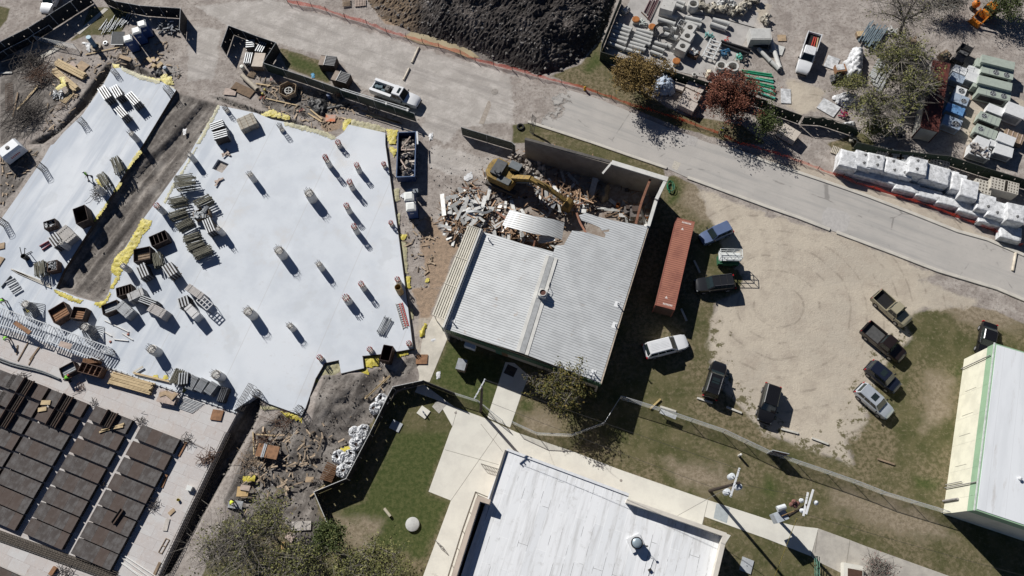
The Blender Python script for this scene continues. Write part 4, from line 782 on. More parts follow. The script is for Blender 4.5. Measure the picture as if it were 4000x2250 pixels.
container("old shipping container with maroon roof and pale walls, under the sparse trees",[(3,1652,610),(3,1842,628),(3,1535,1282),(3,1712,1328)],2.5,RR,corrug("pale_grey_wall",(.46,.46,.42),(.40,.38,.33),0,.3,rust=True),2.5,M("maroon_frame",(.09,.03,.025),.8,var=.3))
# dumpster
q = [P(1,1425,1325,1.6),P(1,1612,1330,1.6),P(11,1412,330,1.6),P(11,1595,330,1.6)]; c = sum(q,Vector())/4; L = ((q[0]+q[1])-(q[2]+q[3])).length/2; W = ((q[1]-q[0]).length+(q[3]-q[2]).length)/2; hd = heading((q[2]+q[3])/2,(q[0]+q[1])/2)
BLUD = M("dark_blue_steel",(.028,.055,.13),.6,var=.3,scale=2); t = thing("dumpster","dark blue open roll-off dumpster full of rubble beside the slab","dumpster",(c.x,c.y,0),hd)
for s in (-1,1):
 part("side_wall",MB().box((0,s*(W/2-.06),.95),(L,.1,1.3)),BLUD,t); part("end_wall",MB().box((s*(L/2-.05),0,.95),(.1,W-.22,1.3)),BLUD,t)
 for k in range(9): part("side_rib",MB().box((-L/2+.4+k*(L-.8)/8,s*(W/2+.03),.9),(.10,.08,1.2)),BLUD,t)
part("floor",MB().box((0,0,.3),(L-.2,W-.2,.1)),BLUD,t); part("rim",MB().box((0,W/2-.03,1.62),(L+.04,.14,.08)).box((0,-W/2+.03,1.62),(L+.04,.14,.08)).box((L/2-.03,0,1.62),(.14,W-.2,.08)).box((-L/2+.03,0,1.62),(.14,W-.2,.08)),M("blue_rim",(.05,.10,.21),.5,var=.3),t)
DUMP = (c,L,W,hd)
# portable toilets
TB = M("toilet_blue",(.035,.085,.25),.5,var=.15); TW = M("toilet_white_roof",(.72,.73,.70),.45,var=.1)
def toilet():
 t = thing("portable_toilet","","portable toilet"); b_ = .56
 part("skid",MB().box((0,0,.06),(1.2,1.2,.12)),BLKP,t); part("cabin",MB().box((0,0,1.12),(1.1,1.1,2.0),taper=.97),TB,t)
 d = part("door",MB().box((0,-.565,1.1),(.82,.04,1.85)),M("toilet_door",(.03,.075,.22),.5,var=.15),t); part("notice",MB().box((0,-.59,1.55),(.42,.012,.22)),M("notice_grey",(.45,.50,.58),.6),d)
 part("roof",MB().loft([[(-.58,-.58,2.1),(.58,-.58,2.1),(.58,.58,2.1),(-.58,.58,2.1)],[(-.55,-.55,2.22),(.55,-.55,2.22),(.55,.55,2.22),(-.55,.55,2.22)],[(-.36,-.36,2.33),(.36,-.36,2.33),(.36,.36,2.33),(-.36,.36,2.33)]]),TW,t); part("vent_pipe",MB().rod((.42,.42,2.2),(.42,.42,2.42),.06),BLKP,t)
 return t
pt = Put(toilet()); a1 = heading(P(0,1240,390),P(0,1340,360))
for x,y,lab in ((1285,385,"blue portable toilet with white roof, lowest of the three in the north-west compound"),(1370,307,"blue portable toilet, middle of the three in the north-west compound"),(1425,240,"blue portable toilet, uppermost of the three in the north-west compound")):
 p = P(0,x,y,2.3); pt((p.x,p.y,0),a1,lab,"blue portable toilets in the compound",(1.12,1.12,1.05))
a2 = heading(P(11,1490,510),P(11,1585,500))
for x,y,lab in ((1538,525,"blue portable toilet nearest the dumpster"),(1557,628,"blue portable toilet with a pale notice, just south of its twin by the dumpster")):
 p = P(11,x,y,2.3); pt((p.x,p.y,.02),a2,lab,"blue portable toilets by the dumpster",(1.15,1.15,1.05))
o = P(11,1605,475,1.0); t = thing("hand_wash_stand","dark hand-wash stand behind the blue toilets by the dumpster","wash stand",(o.x,o.y,0),a2); part("tank",MB().box((0,0,.55),(.6,.6,1.1),taper=.85),M("dark_blue_grey",(.06,.085,.12),.5),t); part("basin",MB().box((0,0,1.14),(.7,.6,.08)),M("grey_basin",(.20,.23,.26),.5),t); part("pump",MB().rod((0,0,1.1),(0,0,1.5),.08),BLKP,t)
# white water tank
o = P(10,80,40,1.8); t = thing("water_tank","white boxy water tank with faint red lettering at the left edge","tank",(o.x,o.y,0),heading(P(10,20,130),P(10,180,10)))
part("shell",MB().loft([[(-1.5,-.95,.3),(1.5,-.95,.3),(1.5,.95,.3),(-1.5,.95,.3)],[(-1.5,-1.0,1.5),(1.5,-1.0,1.5),(1.5,1.0,1.5),(-1.5,1.0,1.5)],[(-1.3,-.75,1.9),(1.3,-.75,1.9),(1.3,.75,1.9),(-1.3,.75,1.9)]]),M("white_plastic_tank",(.72,.74,.76),.4,var=.08),t)
part("lid",MB().lathe([(.28,1.9),(.28,2.0),(0,2.02)],14),BLKP,t); part("skid",MB().box((0,0,.18),(3.0,1.7,.24)),BLKP,t)
for k in range(6): part("red_lettering",MB().box((-.6+k*.24,-.99,1.0),(.14,.02,.26)),RED,t)

# ================================================================== PEOPLE
SKIN = M("skin",(.38,.22,.15),.6,var=.1); VEST = M("hi_vis_green",(.22,.62,.05),.7,var=.15); VESTY = M("hi_vis_yellow",(.60,.68,.06),.7,var=.15); TROU = M("dark_trousers",(.03,.032,.045),.85,var=.2)
def skinmesh(name,verts,edges,root=0,sub=1):
 me = bpy.data.meshes.new(name); me.from_pydata([v[:3] for v in verts],edges,[]); ob = bpy.data.objects.new(name,me); COL.objects.link(ob)
 sk = ob.modifiers.new("s",'SKIN'); sk.use_smooth_shade = True
 for i,v in enumerate(verts): me.skin_vertices[0].data[i].radius = (v[3],v[3] if len(v) < 5 else v[4]); me.skin_vertices[0].data[i].use_root = (i == root)
 sb = ob.modifiers.new("b",'SUBSURF'); sb.levels = sub; sb.render_levels = sub
 out_ = bpy.data.meshes.new_from_object(ob.evaluated_get(bpy.context.evaluated_depsgraph_get())); bpy.data.objects.remove(ob); return out_
def person(label,o,rz,J,vest,helmet=(.75,.76,.74)):
 """J: joint positions - pelvis chest neck head, (shoulder elbow wrist) x2, (hip knee ankle toe) x2; facing +X"""
 t = thing("person",label,"person",o,rz); g = lambda k: Vector(J[k]); V = []; E = []
 def v(p,r,r2=None): V.append((*p,r) if r2 is None else (*p,r,r2)); return len(V)-1
 def e(*a): E.extend((a[i],a[i+1]) for i in range(len(a)-1))
 pe,wa_,ch,ne = v(g('pelvis'),.13,.11),v(g('pelvis').lerp(g('chest'),.45),.12,.10),v(g('chest'),.15,.11),v(g('neck'),.055); hb,hc,ht_ = v(g('head')-(g('head')-g('neck'))*.45,.075),v(g('head'),.095),v(g('head')+(g('head')-g('neck'))*.4,.06)
 fw = Vector(J.get('face',(1,0,0))); ns = v(g('head')+fw*.105-Vector((0,0,.01)),.02)
 e(pe,wa_,ch,ne,hb,hc,ht_); e(hc,ns)
 for s in 'LR':
  sh,el,wr = v(g('sh'+s),.062),v(g('el'+s),.043),v(g('wr'+s),.028); e(ch,sh,el,wr); d = (g('wr'+s)-g('el'+s)).normalized(); sd_ = d.cross(Vector((0,0,1))); sd_ = sd_.normalized() if sd_.length > .1 else Vector((0,1,0))
  pm_ = v(g('wr'+s)+d*.07,.032,.018); e(wr,pm_)
  for k,(f,ln) in enumerate(((-.028,.065),(-.009,.08),(.010,.075),(.028,.06))):
   k1 = v(g('wr'+s)+d*.10+sd_*f,.009); k2 = v(g('wr'+s)+d*(.10+ln*.55)+sd_*f*1.15-Vector((0,0,.008)),.008); k3 = v(g('wr'+s)+d*(.10+ln)+sd_*f*1.2-Vector((0,0,.025)),.007); e(pm_,k1,k2,k3)
  th1 = v(g('wr'+s)+d*.05+sd_*.045,.010); th2 = v(g('wr'+s)+d*.09+sd_*.07,.009); e(pm_,th1,th2)
  hp,kn,an,to = v(g('hip'+s),.10),v(g('kn'+s),.062),v(g('an'+s),.042),v(g('an'+s)+Vector((.17,0,-.045)),.038); e(pe,hp,kn,an,to)
 part("body",skinmesh("body",V,E),SKIN,t); part_m = t.children[-1].data; part_m.materials.clear(); part_m.materials.append(SKIN)
 V = []; E = []; pe = v(g('pelvis'),.15,.13); 
 for s in 'LR': hp,kn,an = v(g('hip'+s),.115),v(g('kn'+s),.08),v(g('an'+s)+Vector((0,0,.03)),.065); e(pe,hp,kn,an)
 me = skinmesh("trousers",V,E); me.materials.clear(); me.materials.append(TROU); part("trousers",me,TROU,t)
 V = []; E = []; a_,b2,c_ = v(g('pelvis').lerp(g('chest'),.15),.155,.14),v(g('chest'),.185,.145),v(g('chest').lerp(g('neck'),.7),.10); e(a_,b2,c_)
 for s in 'LR': sh,el = v(g('sh'+s),.085),v(g('sh'+s).lerp(g('el'+s),.75),.062); e(b2,sh,el)
 me = skinmesh("vest",V,E); me.materials.clear(); me.materials.append(vest); part("vest",me,vest,t)
 hm = MB().lathe([(.155,-.01),(.16,.01),(.125,.015),(.118,.06),(.085,.105),(.03,.125),(0,.128)],16); up = (g('head')-g('neck')).normalized(); q = up.to_track_quat('Z','Y').to_matrix(); hm.xf(q); c = g('head')+up*.035; hm.v = [tuple(Vector(p)+c) for p in hm.v]
 part("helmet",hm,M("helmet_%d" % int(helmet[0]*100),helmet,.4,var=.05),t,40)
 for s in 'LR': part("boot",MB().box(g('an'+s)+Vector((.07,0,-.035)),(.29,.11,.11),taper=.85),BLKP,t)
 return t
STAND = dict(pelvis=(0,0,.95),chest=(0,0,1.33),neck=(0,0,1.50),head=(.02,0,1.64),shL=(0,.20,1.42),elL=(-.02,.26,1.14),wrL=(.08,.25,.92),shR=(0,-.20,1.42),elR=(-.02,-.26,1.14),wrR=(.10,-.25,.92),hipL=(0,.10,.90),knL=(.03,.12,.50),anL=(0,.12,.09),hipR=(0,-.10,.90),knR=(.03,-.12,.50),anR=(0,-.12,.09))
WALK_ = dict(STAND,elL=(.10,.27,1.15),wrL=(.32,.24,1.05),elR=(-.18,-.27,1.17),wrR=(-.22,-.26,.92),knL=(.20,.11,.53),anL=(.34,.11,.12),knR=(-.08,-.11,.50),anR=(-.36,-.11,.13))
BEND = dict(STAND,chest=(.34,0,1.14),neck=(.48,0,1.20),head=(.61,0,1.20),face=(.5,0,-.85),shL=(.40,.20,1.14),elL=(.50,.24,.88),wrL=(.62,.18,.64),shR=(.40,-.20,1.14),elR=(.52,-.24,.88),wrR=(.66,-.18,.66),knL=(.12,.14,.50),knR=(.08,-.14,.50))
def onp(t,x,y,z): p = P(t,x,y,z+.9); return (p.x,p.y,z)
person("person in a green vest and white helmet walking across the west slab",onp(10,872,310,SLAB_Z),heading(P(10,950,250),P(10,800,390)),WALK_,VEST)
person("person in a yellow vest and white helmet standing at the road's orange netting",onp(2,2108,1318,0),R(-70),STAND,VESTY)
person("person in a bright green vest bending over the deck beside the dark gantry forms",onp(20,655,920,DECK_Z),heading(P(20,650,930),P(20,720,870)),BEND,VEST,(.55,.05,.04))
person("person in a green vest working among scattered timbers at the left edge of the deck",onp(20,45,490,DECK_Z),R(-40),BEND,VEST)
person("person in a green top at the far left beside grey tubes",onp(20,15,110,SLAB_Z),R(-60),BEND,VEST)
person("person in a yellow vest bending at the foot of the tree by the trench",onp(30,2320,690,0),R(-50),BEND,VESTY)
# ================================================================== SPOIL HEAP
hp = XY(T(1,1000,-400,1160,40,1270,170,1560,300,1900,410,2200,500,2420,600)+T(2,120,690,280,745,480,700,720,560,860,420,960,200,1040,-60,1060,-400))
hx = [p[0] for p in hp]; hy = [p[1] for p in hp]; ax_ = np.arange(min(hx)-.5,max(hx)+.5,.28); ay_ = np.arange(min(hy)-.5,max(hy)+.5,.28); HX,HY = np.meshgrid(ax_,ay_)
dd = -sdist(HX,HY,hp); rdg = P(2,330,120).xy; pr = np.clip(dd,0,30)
prof = 4.6*(1-np.exp(-pr/4.2)); n_ = fbm(HX*.35,HY*.35,5); west = sstep(P(1,1550,200).x+1.5,P(1,1650,200).x+3.5,HX)
gul = np.abs(fbm(HX*.22+5,HY*.22,3)-.45)*2; HZ = np.where(dd > 0,prof*(.35+.65*west)*(.55+.5*n_+.45*gul),0)+np.where(dd > -.4,.28*fbm(HX*2.4,HY*2.4,4)-.13,-.3)+np.clip(dd,0,1)*.25*(rng.random(HX.shape)-.4)
keep = dd > -.45; hi_ = np.arange(HX.size).reshape(HX.shape); qd = np.stack([hi_[:-1,:-1],hi_[:-1,1:],hi_[1:,1:],hi_[1:,:-1]],-1).reshape(-1,4); kq = keep.ravel()[qd].all(1)
hm_ = bpy.data.meshes.new("spoil_heap"); hm_.from_pydata(np.stack([HX.ravel(),HY.ravel(),HZ.ravel()],1).tolist(),[],qd[kq].tolist()); bm_ = bmesh.new(); bm_.from_mesh(hm_); bmesh.ops.delete(bm_,geom=[v for v in bm_.verts if not v.link_faces],context='VERTS'); bm_.to_mesh(hm_); bm_.free()
m,nt,b = base("shade_dark_spoil"); co = node(nt,"ShaderNodeTexCoord").outputs['Object']; n1,n2,n3 = noise(nt,co,.25,5,.65),noise(nt,co,1.8,6,.75),noise(nt,co,7,4,.8)
sx = node(nt,"ShaderNodeSeparateXYZ"); nt.links.new(co,sx.inputs[0]); wx = P(1,1600,200).x
c = mixc(nt,ramp(nt,n2,.38,.66),(.042,.037,.035),(.09,.08,.075)); c = mixc(nt,mth(nt,'SUBTRACT',1.0,ramp(nt,mth(nt,'ADD',sx.outputs[0],mth(nt,'MULTIPLY',n2,4)),wx,wx+4)),c,mixc(nt,n2,(.17,.125,.085),(.25,.19,.135)))  # east part near-black: dark soil plus slope shade put into the colour
c = mixc(nt,mth(nt,'MULTIPLY',ramp(nt,n1,.52,.7),.6),c,(.23,.20,.18)); vo = node(nt,"ShaderNodeTexVoronoi"); vo.inputs['Scale'].default_value = 2.2; nt.links.new(co,vo.inputs['Vector'])
c = mixc(nt,mth(nt,'MULTIPLY',mth(nt,'SUBTRACT',1.0,ramp(nt,vo.outputs['Distance'],.16,.26)),ramp(nt,n1,.42,.55)),c,(.27,.26,.25)); c = mixc(nt,1.0,c,mixc(nt,n3,(.65,)*3,(1.3,)*3),'MULTIPLY')
nt.links.new(c,b.inputs['Base Color']); b.inputs['Roughness'].default_value = 1; b.inputs['Specular IOR Level'].default_value = .1; bump(nt,b,mth(nt,'ADD',n2,mth(nt,'MULTIPLY',n3,.6)),.9,.25); hm_.materials.append(m)
heap = solo("spoil_heap",hm_,m,"big dark heap of dug soil with pale stones at the top middle","soil heap")
def chunk(mb,c,s,rg):
 q = Matrix.Rotation(rg.random()*6,3,Vector((rg.random()-.5,rg.random()-.5,rg.random()+.1)).normalized()); vs = []
 for x in (-1,1):
  for y in (-1,1):
   for z in (-1,1): vs.append(Vector(c)+q @ Vector((x*s*rg.uniform(.4,1),y*s*rg.uniform(.35,.9),z*s*rg.uniform(.3,.8))))
 mb.add(vs,[(0,1,3,2),(4,6,7,5),(0,4,5,1),(2,3,7,6),(0,2,6,4),(1,5,7,3)])
mb = MB(); rg = random.Random(3); n = 0
while n < 520:
 j,i = rg.randrange(HX.shape[0]),rg.randrange(HX.shape[1])
 if dd[j,i] < -.2 or (n % 4 and dd[j,i] > 6): continue
 chunk(mb,(HX[j,i],HY[j,i],HZ[j,i]+.03),rg.choice((.08,.1,.12,.16,.24)),rg); n += 1
s_ = part("stones",mb,M("pale_stone",(.24,.225,.21),.9,var=.3,island=.5),heap); s_['kind'] = 'stuff'
mb = MB()
for poly,cnt in ((PIT_SE,420),(DITCH_E,90),(DITCH_W,130),(DITCH_N2,120),(TRENCH,30),(XY(T(1,100,850,900,1000,900,1150,100,1100)),100)):
 xs_ = [p[0] for p in poly]; ys_ = [p[1] for p in poly]; k = 0
 while k < cnt:
  x,y = rg.uniform(min(xs_),max(xs_)),rg.uniform(min(ys_),max(ys_))
  if sdist(np.array([x]),np.array([y]),poly)[0] > 0: continue
  i,j = np.searchsorted(xs,x),np.searchsorted(ys,y); chunk(mb,(x,y,ZG[min(j,ny_-1),min(i,nx_-1)]+.02),rg.choice((.06,.08,.1,.14)),rg); k += 1
solo("soil_clods",mb,M("dark_clod",(.18,.16,.14),.95,var=.3,island=.5),"dark clods of soil strewn over the dug strips","soil",kind='stuff')

# ================================================================== FENCES
def screen_mat(name,col,gx=2.4,alpha=1.0,slit=True,gz=.9):
 m,nt,b = base(name); uv = node(nt,"ShaderNodeTexCoord").outputs['UV']; s_ = node(nt,"ShaderNodeSeparateXYZ"); nt.links.new(uv,s_.inputs[0])
 n1 = noise(nt,node(nt,"ShaderNodeTexCoord").outputs['Object'],1.2,4); c = mixc(nt,n1,tuple(q*.7 for q in col),tuple(q*1.25 for q in col)); nt.links.new(c,b.inputs['Base Color']); b.inputs['Roughness'].default_value = .8
 if slit:
  rw = mth(nt,'FLOOR',mth(nt,'DIVIDE',s_.outputs[1],gz)); fx = mth(nt,'FRACT',mth(nt,'ADD',mth(nt,'DIVIDE',s_.outputs[0],gx),mth(nt,'MULTIPLY',rw,.47))); fy = mth(nt,'FRACT',mth(nt,'DIVIDE',s_.outputs[1],gz))
  a_ = mth(nt,'MULTIPLY',mth(nt,'LESS_THAN',fx,  .12/gx),mth(nt,'MULTIPLY',mth(nt,'GREATER_THAN',fy,.36),mth(nt,'LESS_THAN',fy,.64))); nt.links.new(mth(nt,'SUBTRACT',1.0,a_),b.inputs['Alpha'])
 elif alpha < 1: b.inputs['Alpha'].default_value = alpha
 return m
def net_mat(name,col,cover):
 """open mesh too fine to model thread by thread: part of the light passes, the threads glow through"""
 m = bpy.data.materials.new(name); m.use_nodes = True; nt = m.node_tree; nt.nodes.clear(); o = node(nt,"ShaderNodeOutputMaterial"); a,d,t,x,y = node(nt,"ShaderNodeBsdfTransparent"),node(nt,"ShaderNodeBsdfDiffuse"),node(nt,"ShaderNodeBsdfTranslucent"),node(nt,"ShaderNodeMixShader"),node(nt,"ShaderNodeMixShader")
 n = ramp(nt,noise(nt,node(nt,"ShaderNodeTexCoord").outputs['Object'],1.3,4),.3,.7); nt.links.new(mth(nt,'MULTIPLY',cover,mth(nt,'ADD',.75,mth(nt,'MULTIPLY',n,.5))),y.inputs[0])
 for s_ in (d,t): s_.inputs[0].default_value = (*col,1)
 nt.links.new(d.outputs[0],x.inputs[1]); nt.links.new(t.outputs[0],x.inputs[2]); nt.links.new(a.outputs[0],y.inputs[1]); nt.links.new(x.outputs[0],y.inputs[2]); nt.links.new(y.outputs[0],o.inputs[0]); return m
DSCR = screen_mat("black_screen",(.014,.015,.016)); GSCR = screen_mat("dark_green_screen",(.014,.030,.018),1.6); GSC2 = screen_mat("green_mesh_screen",(.028,.050,.036),slit=False,alpha=.82); CHAIN = net_mat("chain_mesh",(.93,.96,.97),.19)
RAILG = M("galvanised_rail",(.46,.47,.47),.5,.2,var=.15); WRAIL = M("pale_rail",(.62,.62,.60),.5,var=.15); DPOST = M("dark_post",(.10,.10,.09),.6,var=.2)
def fence(name,label,pts,h,scr,rail=RAILG,top=True,post=3.0,cat="fence",sag=0.0,bottom=False,thick=.02):
 """pts = sightings of the fence's top edge at height h"""
 q = [P(*p[:3],h) for p in pts]; o = Vector((q[0].x,q[0].y,0)); t = thing(name,label,cat,o); q = [Vector((p.x-o.x,p.y-o.y,0)) for p in q]
 vs,fs,uvs,s = [],[],[],0.0; rg = random.Random(len(label)); P2 = []
 for a,b_ in zip(q[:-1],q[1:]):
  n = max(1,round((b_-a).length/.8))
  for i in range(n): P2.append(a.lerp(b_,i/n))
 P2.append(q[-1]); L = 0; lens = [0]
 for a,b_ in zip(P2[:-1],P2[1:]): L += (b_-a).length; lens.append(L)
 nz = 4
 for k,(p,l) in enumerate(zip(P2,lens)):
  tg = (P2[min(k+1,len(P2)-1)]-P2[max(k-1,0)]).normalized(); nn = Vector((-tg.y,tg.x,0)); hh = h-.03-sag*rg.random()
  for side in (1,-1):
   for j in range(nz+1):
    wob = (rg.random()-.5)*(.10 if scr in (DSCR,GSCR) else .02)*math.sin(PI*j/nz) if side == 1 else wobs[j]
    if side == 1: wobs = (wobs if j else [0]*(nz+1)); wobs[j] = wob
    vs.append(p+nn*(side*thick/2+wob)+Vector((0,0,.04+(hh-.04)*j/nz))); uvs.append((l,hh*j/nz))
 w_ = 2*(nz+1)
 for k in range(len(P2)-1):
  for sd in (0,nz+1):
   for j in range(nz): fs.append((k*w_+sd+j,(k+1)*w_+sd+j,(k+1)*w_+sd+j+1,k*w_+sd+j+1))
  fs.append((k*w_+nz,(k+1)*w_+nz,(k+1)*w_+2*nz+1,k*w_+2*nz+1))
 me = bpy.data.meshes.new("screen"); me.from_pydata([tuple(v) for v in vs],[],fs); me.materials.append(scr); ul = me.uv_layers.new(name="UVMap")
 idx_ = np.zeros(len(me.loops),int); me.loops.foreach_get('vertex_index',idx_); ul.data.foreach_set('uv',np.array(uvs)[idx_].astype(np.float32).ravel()); part("screen",me,scr,t)
 if top: part("top_rail",MB().tube([p+Vector((0,0,h)) for p in q],.04),rail,t)
 if bottom: part("bottom_rail",MB().tube([p+Vector((0,0,.06)) for p in q],.03),rail,t)
 for a,b_ in zip(q[:-1],q[1:]):
  n = max(1,round((b_-a).length/post))
  for i in range(n): p = a.lerp(b_,i/n); part("post",MB().rod(p,p+Vector((0,0,h+.04)),.04),rail,t)
 part("post",MB().rod(q[-1],q[-1]+Vector((0,0,h+.05)),.045),rail,t); return t
fence("screened_fence","long black-screened fence with a pale top rail across the top left corner",T(0,-200,520,0,420,285,278,705,15,860,-80),2.3,DSCR,WRAIL)
fence("screened_fence","black-screened fence curving behind the north-west compound's poles and toilets",T(0,1000,-60,1158,12,1290,35,1400,55,1600,70,1815,84,1802,300),2.2,DSCR)
fence("low_barrier","low dark barrier with pale rail inside the north-west compound",T(0,-60,570,30,510,275,388,330,350,490,252),1.1,DSCR,WRAIL)
fence("handrail_fence","thin grey rail running from the low barrier past the ladder",T(0,330,362,735,446),1.1,CHAIN,WRAIL,post=2)
fence("screened_fence","black-screened fence round the small pen of grey stacks west of the road",T(0,2222,465,2297,256,2574,360)+T(1,200,428,70,632),2.0,DSCR,RAILG)
fence("mesh_fence","green mesh fence with pale rail above the scrap strip, up to the sliding gate",T(1,70,632,480,765,840,893),2.0,GSC2,RAILG)
g = fence("sliding_gate","green mesh sliding gate with twin white pipes, beside the white work truck",T(1,840,893,1180,1005,1590,1140),2.0,GSC2,RAILG,cat="gate",bottom=True)
q = [P(1,845,900,2.25),P(1,1530,1112,2.25),P(1,870,890,2.25),P(1,1540,1095,2.25)]; go = Vector(g.location)
for a,b_ in ((q[0],q[1]),(q[2],q[3])): part("track_pipe",MB().rod(a-go,b_-go,.06),M("white_pipe",(.72,.73,.72),.5),g)
for f in (.68,.99): p = q[0].lerp(q[1],f)-go; part("roller",MB().box(p,(.25,.35,.2),.3),WRAIL,g)
fence("mesh_fence","short grey-green mesh fence on the other side of the driveway, by the hall",T(1,2062,1278,2574,1432)+T(2,30,1460),1.9,GSC2,RAILG)
t = thing("leaning_gate","grey lattice gate leaf standing upright beside the kerb north of the hall","gate",P(2,215,1360)); q = P(2,243,1185,2.4)-P(2,215,1360); mb = MB()
q2 = P(2,200,1345)-P(2,215,1360); q2.z = 0
for k in range(4): mb.rod(q2*k*.8,q2*k*.8+q,.035)
mb.rod(q*.98,q*.98+q2*2.4,.03).rod(q*.5,q*.5+q2*2.4,.03).rod((0,0,.1),q2*2.4+Vector((0,0,.1)),.03); part("frame",mb,DPOST,t); part("lattice",MB().rod(q2*2.4,q,.02).rod((0,0,0),q+q2*2.4,.02),DPOST,t)
fence("yard_fence","dark green screened fence down the west side of the pipe yard",T(2,1110,-60,1080,5,900,450,892,520),1.9,GSCR,DPOST)
fence("yard_fence","dark green screened fence along the south side of the pipe yard, behind the trees",T(2,892,520,1150,600,1530,690,2040,850,2574,1015)+T(3,0,1040,345,1162),1.9,GSCR,DPOST)
fence("yard_fence","dark green screened fence east of the yard's opening, sagging before the white tarps",T(3,372,1170,560,1180,655,1205,940,1300),1.9,GSCR,DPOST,sag=.3)
fence("yard_fence","dark green screened fence between the air-conditioning units and the wrapped pallets",T(13,900,-20,1240,60,1830,120,2200,240,2574,352,2800,420),1.9,GSCR,DPOST)
fence("screened_fence","black-screened fence from the east walk down past the white bulk bags",T(21,1680,926,1375,990,1330,1075)+T(31,1140,20,905,470,582,604,715,915),1.9,DSCR,WRAIL)
fence("screened_fence","short black-screened fence from the east walk to the chain-link fence",T(21,1680,926,1992,1050),1.9,DSCR,DPOST)
fence("chain_link_fence","chain-link fence passing the west utility pole to the walk",T(21,1992,1052,2225,1125,2330,1210,2480,1330),1.3,CHAIN)
fence("chain_link_fence","chain-link fence curving round the lawn south of the autumn tree",T(32,0,-105,250,10,600,25)+T(22,930,1350,1098,1082),1.6,CHAIN)
fence("chain_link_fence","long chain-link fence from the hall's shadow to the cream building",T(22,1098,1082,1500,1205,2150,1425)+T(33,30,195,170,240,340,300,650,405,920,500,1200,610,1830,800),1.7,CHAIN,post=3.2)
p = P(33,105,215,1.2); t = thing("gate_frame","rusty brown gate frame set in the long chain-link fence","gate",(p.x,p.y,0),heading(P(33,60,195),P(33,190,225)))
part("frame",MB().tube([(-.9,0,.1),(.9,0,.1),(.9,0,2.1),(-.9,0,2.1),(-.9,0,.1)],.06).rod((-.9,0,1.1),(.9,0,1.1),.04),RAILG,t); part("infill",MB().box((0,0,1.1),(1.7,.03,1.9)),M("rusty_infill",(.16,.08,.05),.8,var=.3),t)

# orange netting along the road
NET = net_mat("orange_netting",(.72,.085,.045),.26); NETP = M("netting_stake",(.10,.07,.05),.8)
def netting(label,pts,h=.95):
 t = fence("safety_netting",label,pts,h,NET,NETP,top=False,post=2.6,cat="netting",sag=.45); c0 = t.children[0]; c0.name = "net"
 return t
netting("orange-red netting stretch along the road by the crates and the brown heap, at the top",T(1,300,-20,410,8,545,25,690,65,880,135))
netting("orange-red netting stretch along the muddy pool under the dark heap",T(1,880,135,1100,195,1300,280,1500,335,1830,430,2050,500,2200,570,2574,665))
netting("orange-red netting stretch between the dark heap and the yellow hydrant",T(2,0,662,260,742,500,800,728,858),.8)
netting("orange-red netting stretch under the two autumn trees, ending at the yellow-vested person",T(2,728,862,1000,950,1200,1030,1500,1110,1850,1230,2085,1315),.8)
netting("orange-red netting stretch from the red tree's shadow to the wrapped pallets",T(2,2140,1340,2300,1420)+T(13,-40,30,345,155,700,290,770,300),.8)
netting("red netting stretch along the front of the wrapped pallets",T(13,770,305,900,370,1080,420,1340,510,1600,585,1900,700,2300,850,2350,920,2574,1000),.8)
t = thing("fire_hydrant","small yellow hydrant in the orange netting line","hydrant",P(2,732,905)); part("barrel",MB().lathe([(.2,0),(.2,.08),(.13,.12),(.13,.6),(.17,.62),(.15,.72),(.06,.8),(0,.82)],14),M("hydrant_yellow",(.62,.35,.03),.5),t); part("outlet",MB().rod((-.2,0,.5),(.2,0,.5),.07),MATS["hydrant_yellow"],t)

# ================================================================== UTILITY POLES AND WIRES
WOODP = M("creosoted_wood",(.055,.04,.032),.9,var=.3,scale=4); ARM = M("white_crossarm",(.68,.69,.70),.6,var=.1); TRF = M("pale_transformer",(.60,.63,.65),.4,var=.1); INS = M("insulator_brown",(.22,.10,.08),.4,var=.3)
def pole(label,bs,tp,h,r=.16):
 o = P(*bs); d = P(*tp,h)-o; t = thing("utility_pole",label,"utility pole",o); part("pole",MB().rod((0,0,-.3),d,r*1.15,10,r*.8),WOODP,t); return t,o,d
t1,o1,d1 = pole("dark wooden utility pole with one white crossarm, between the lawn and the hall",(21,2258,1240),(21,2272,1000),9.6)
a,b_ = P(21,2305,912,10.3)-o1,P(21,2196,1112,9.7)-o1; part("crossarm",MB().beam(a,b_,.13,.13),ARM,t1); [part("insulator",MB().rod(a.lerp(b_,f),a.lerp(b_,f)+Vector((0,0,.3)),.07),TRF,t1) for f in (.05,.35,.55,.8,.95)]
t2,o2,d2 = pole("dark utility pole with three white transformers on the pavement's edge",(32,1988,592),(32,2285,512),11.5,.17)
a,b_ = P(32,2288,362,11.4)-o2,P(32,2196,655,11.0)-o2; part("crossarm",MB().beam(a,b_,.16,.14),ARM,t2)
for q in ((2205,450,10.6),(2275,553,10.4),(2160,605,10.2)):
 p = P(32,*q)-o2; part("transformer",MB().lathe([(0,-.55),(.30,-.55),(.32,.4),(.25,.5),(.06,.52),(.06,.75),(0,.75)],16,p),TRF,t2,40)
for f in (.04,.3,.6,.95): part("insulator",MB().rod(a.lerp(b_,f),a.lerp(b_,f)+Vector((0,0,.32)),.06),TRF,t2)
t3,o3,d3 = pole("wooden pole with two white crossarms, brown insulators and a platform box",(33,120,905),(33,390,735),9.5)
for (x0,y0),(x1,y1),h in (((402,608),(355,846),9.4),((455,580),(382,828),9.9)):
 a,b_ = P(33,x0,y0,h)-o3,P(33,x1,y1,h)-o3; part("crossarm",MB().beam(a,b_,.17,.14),ARM,t3)
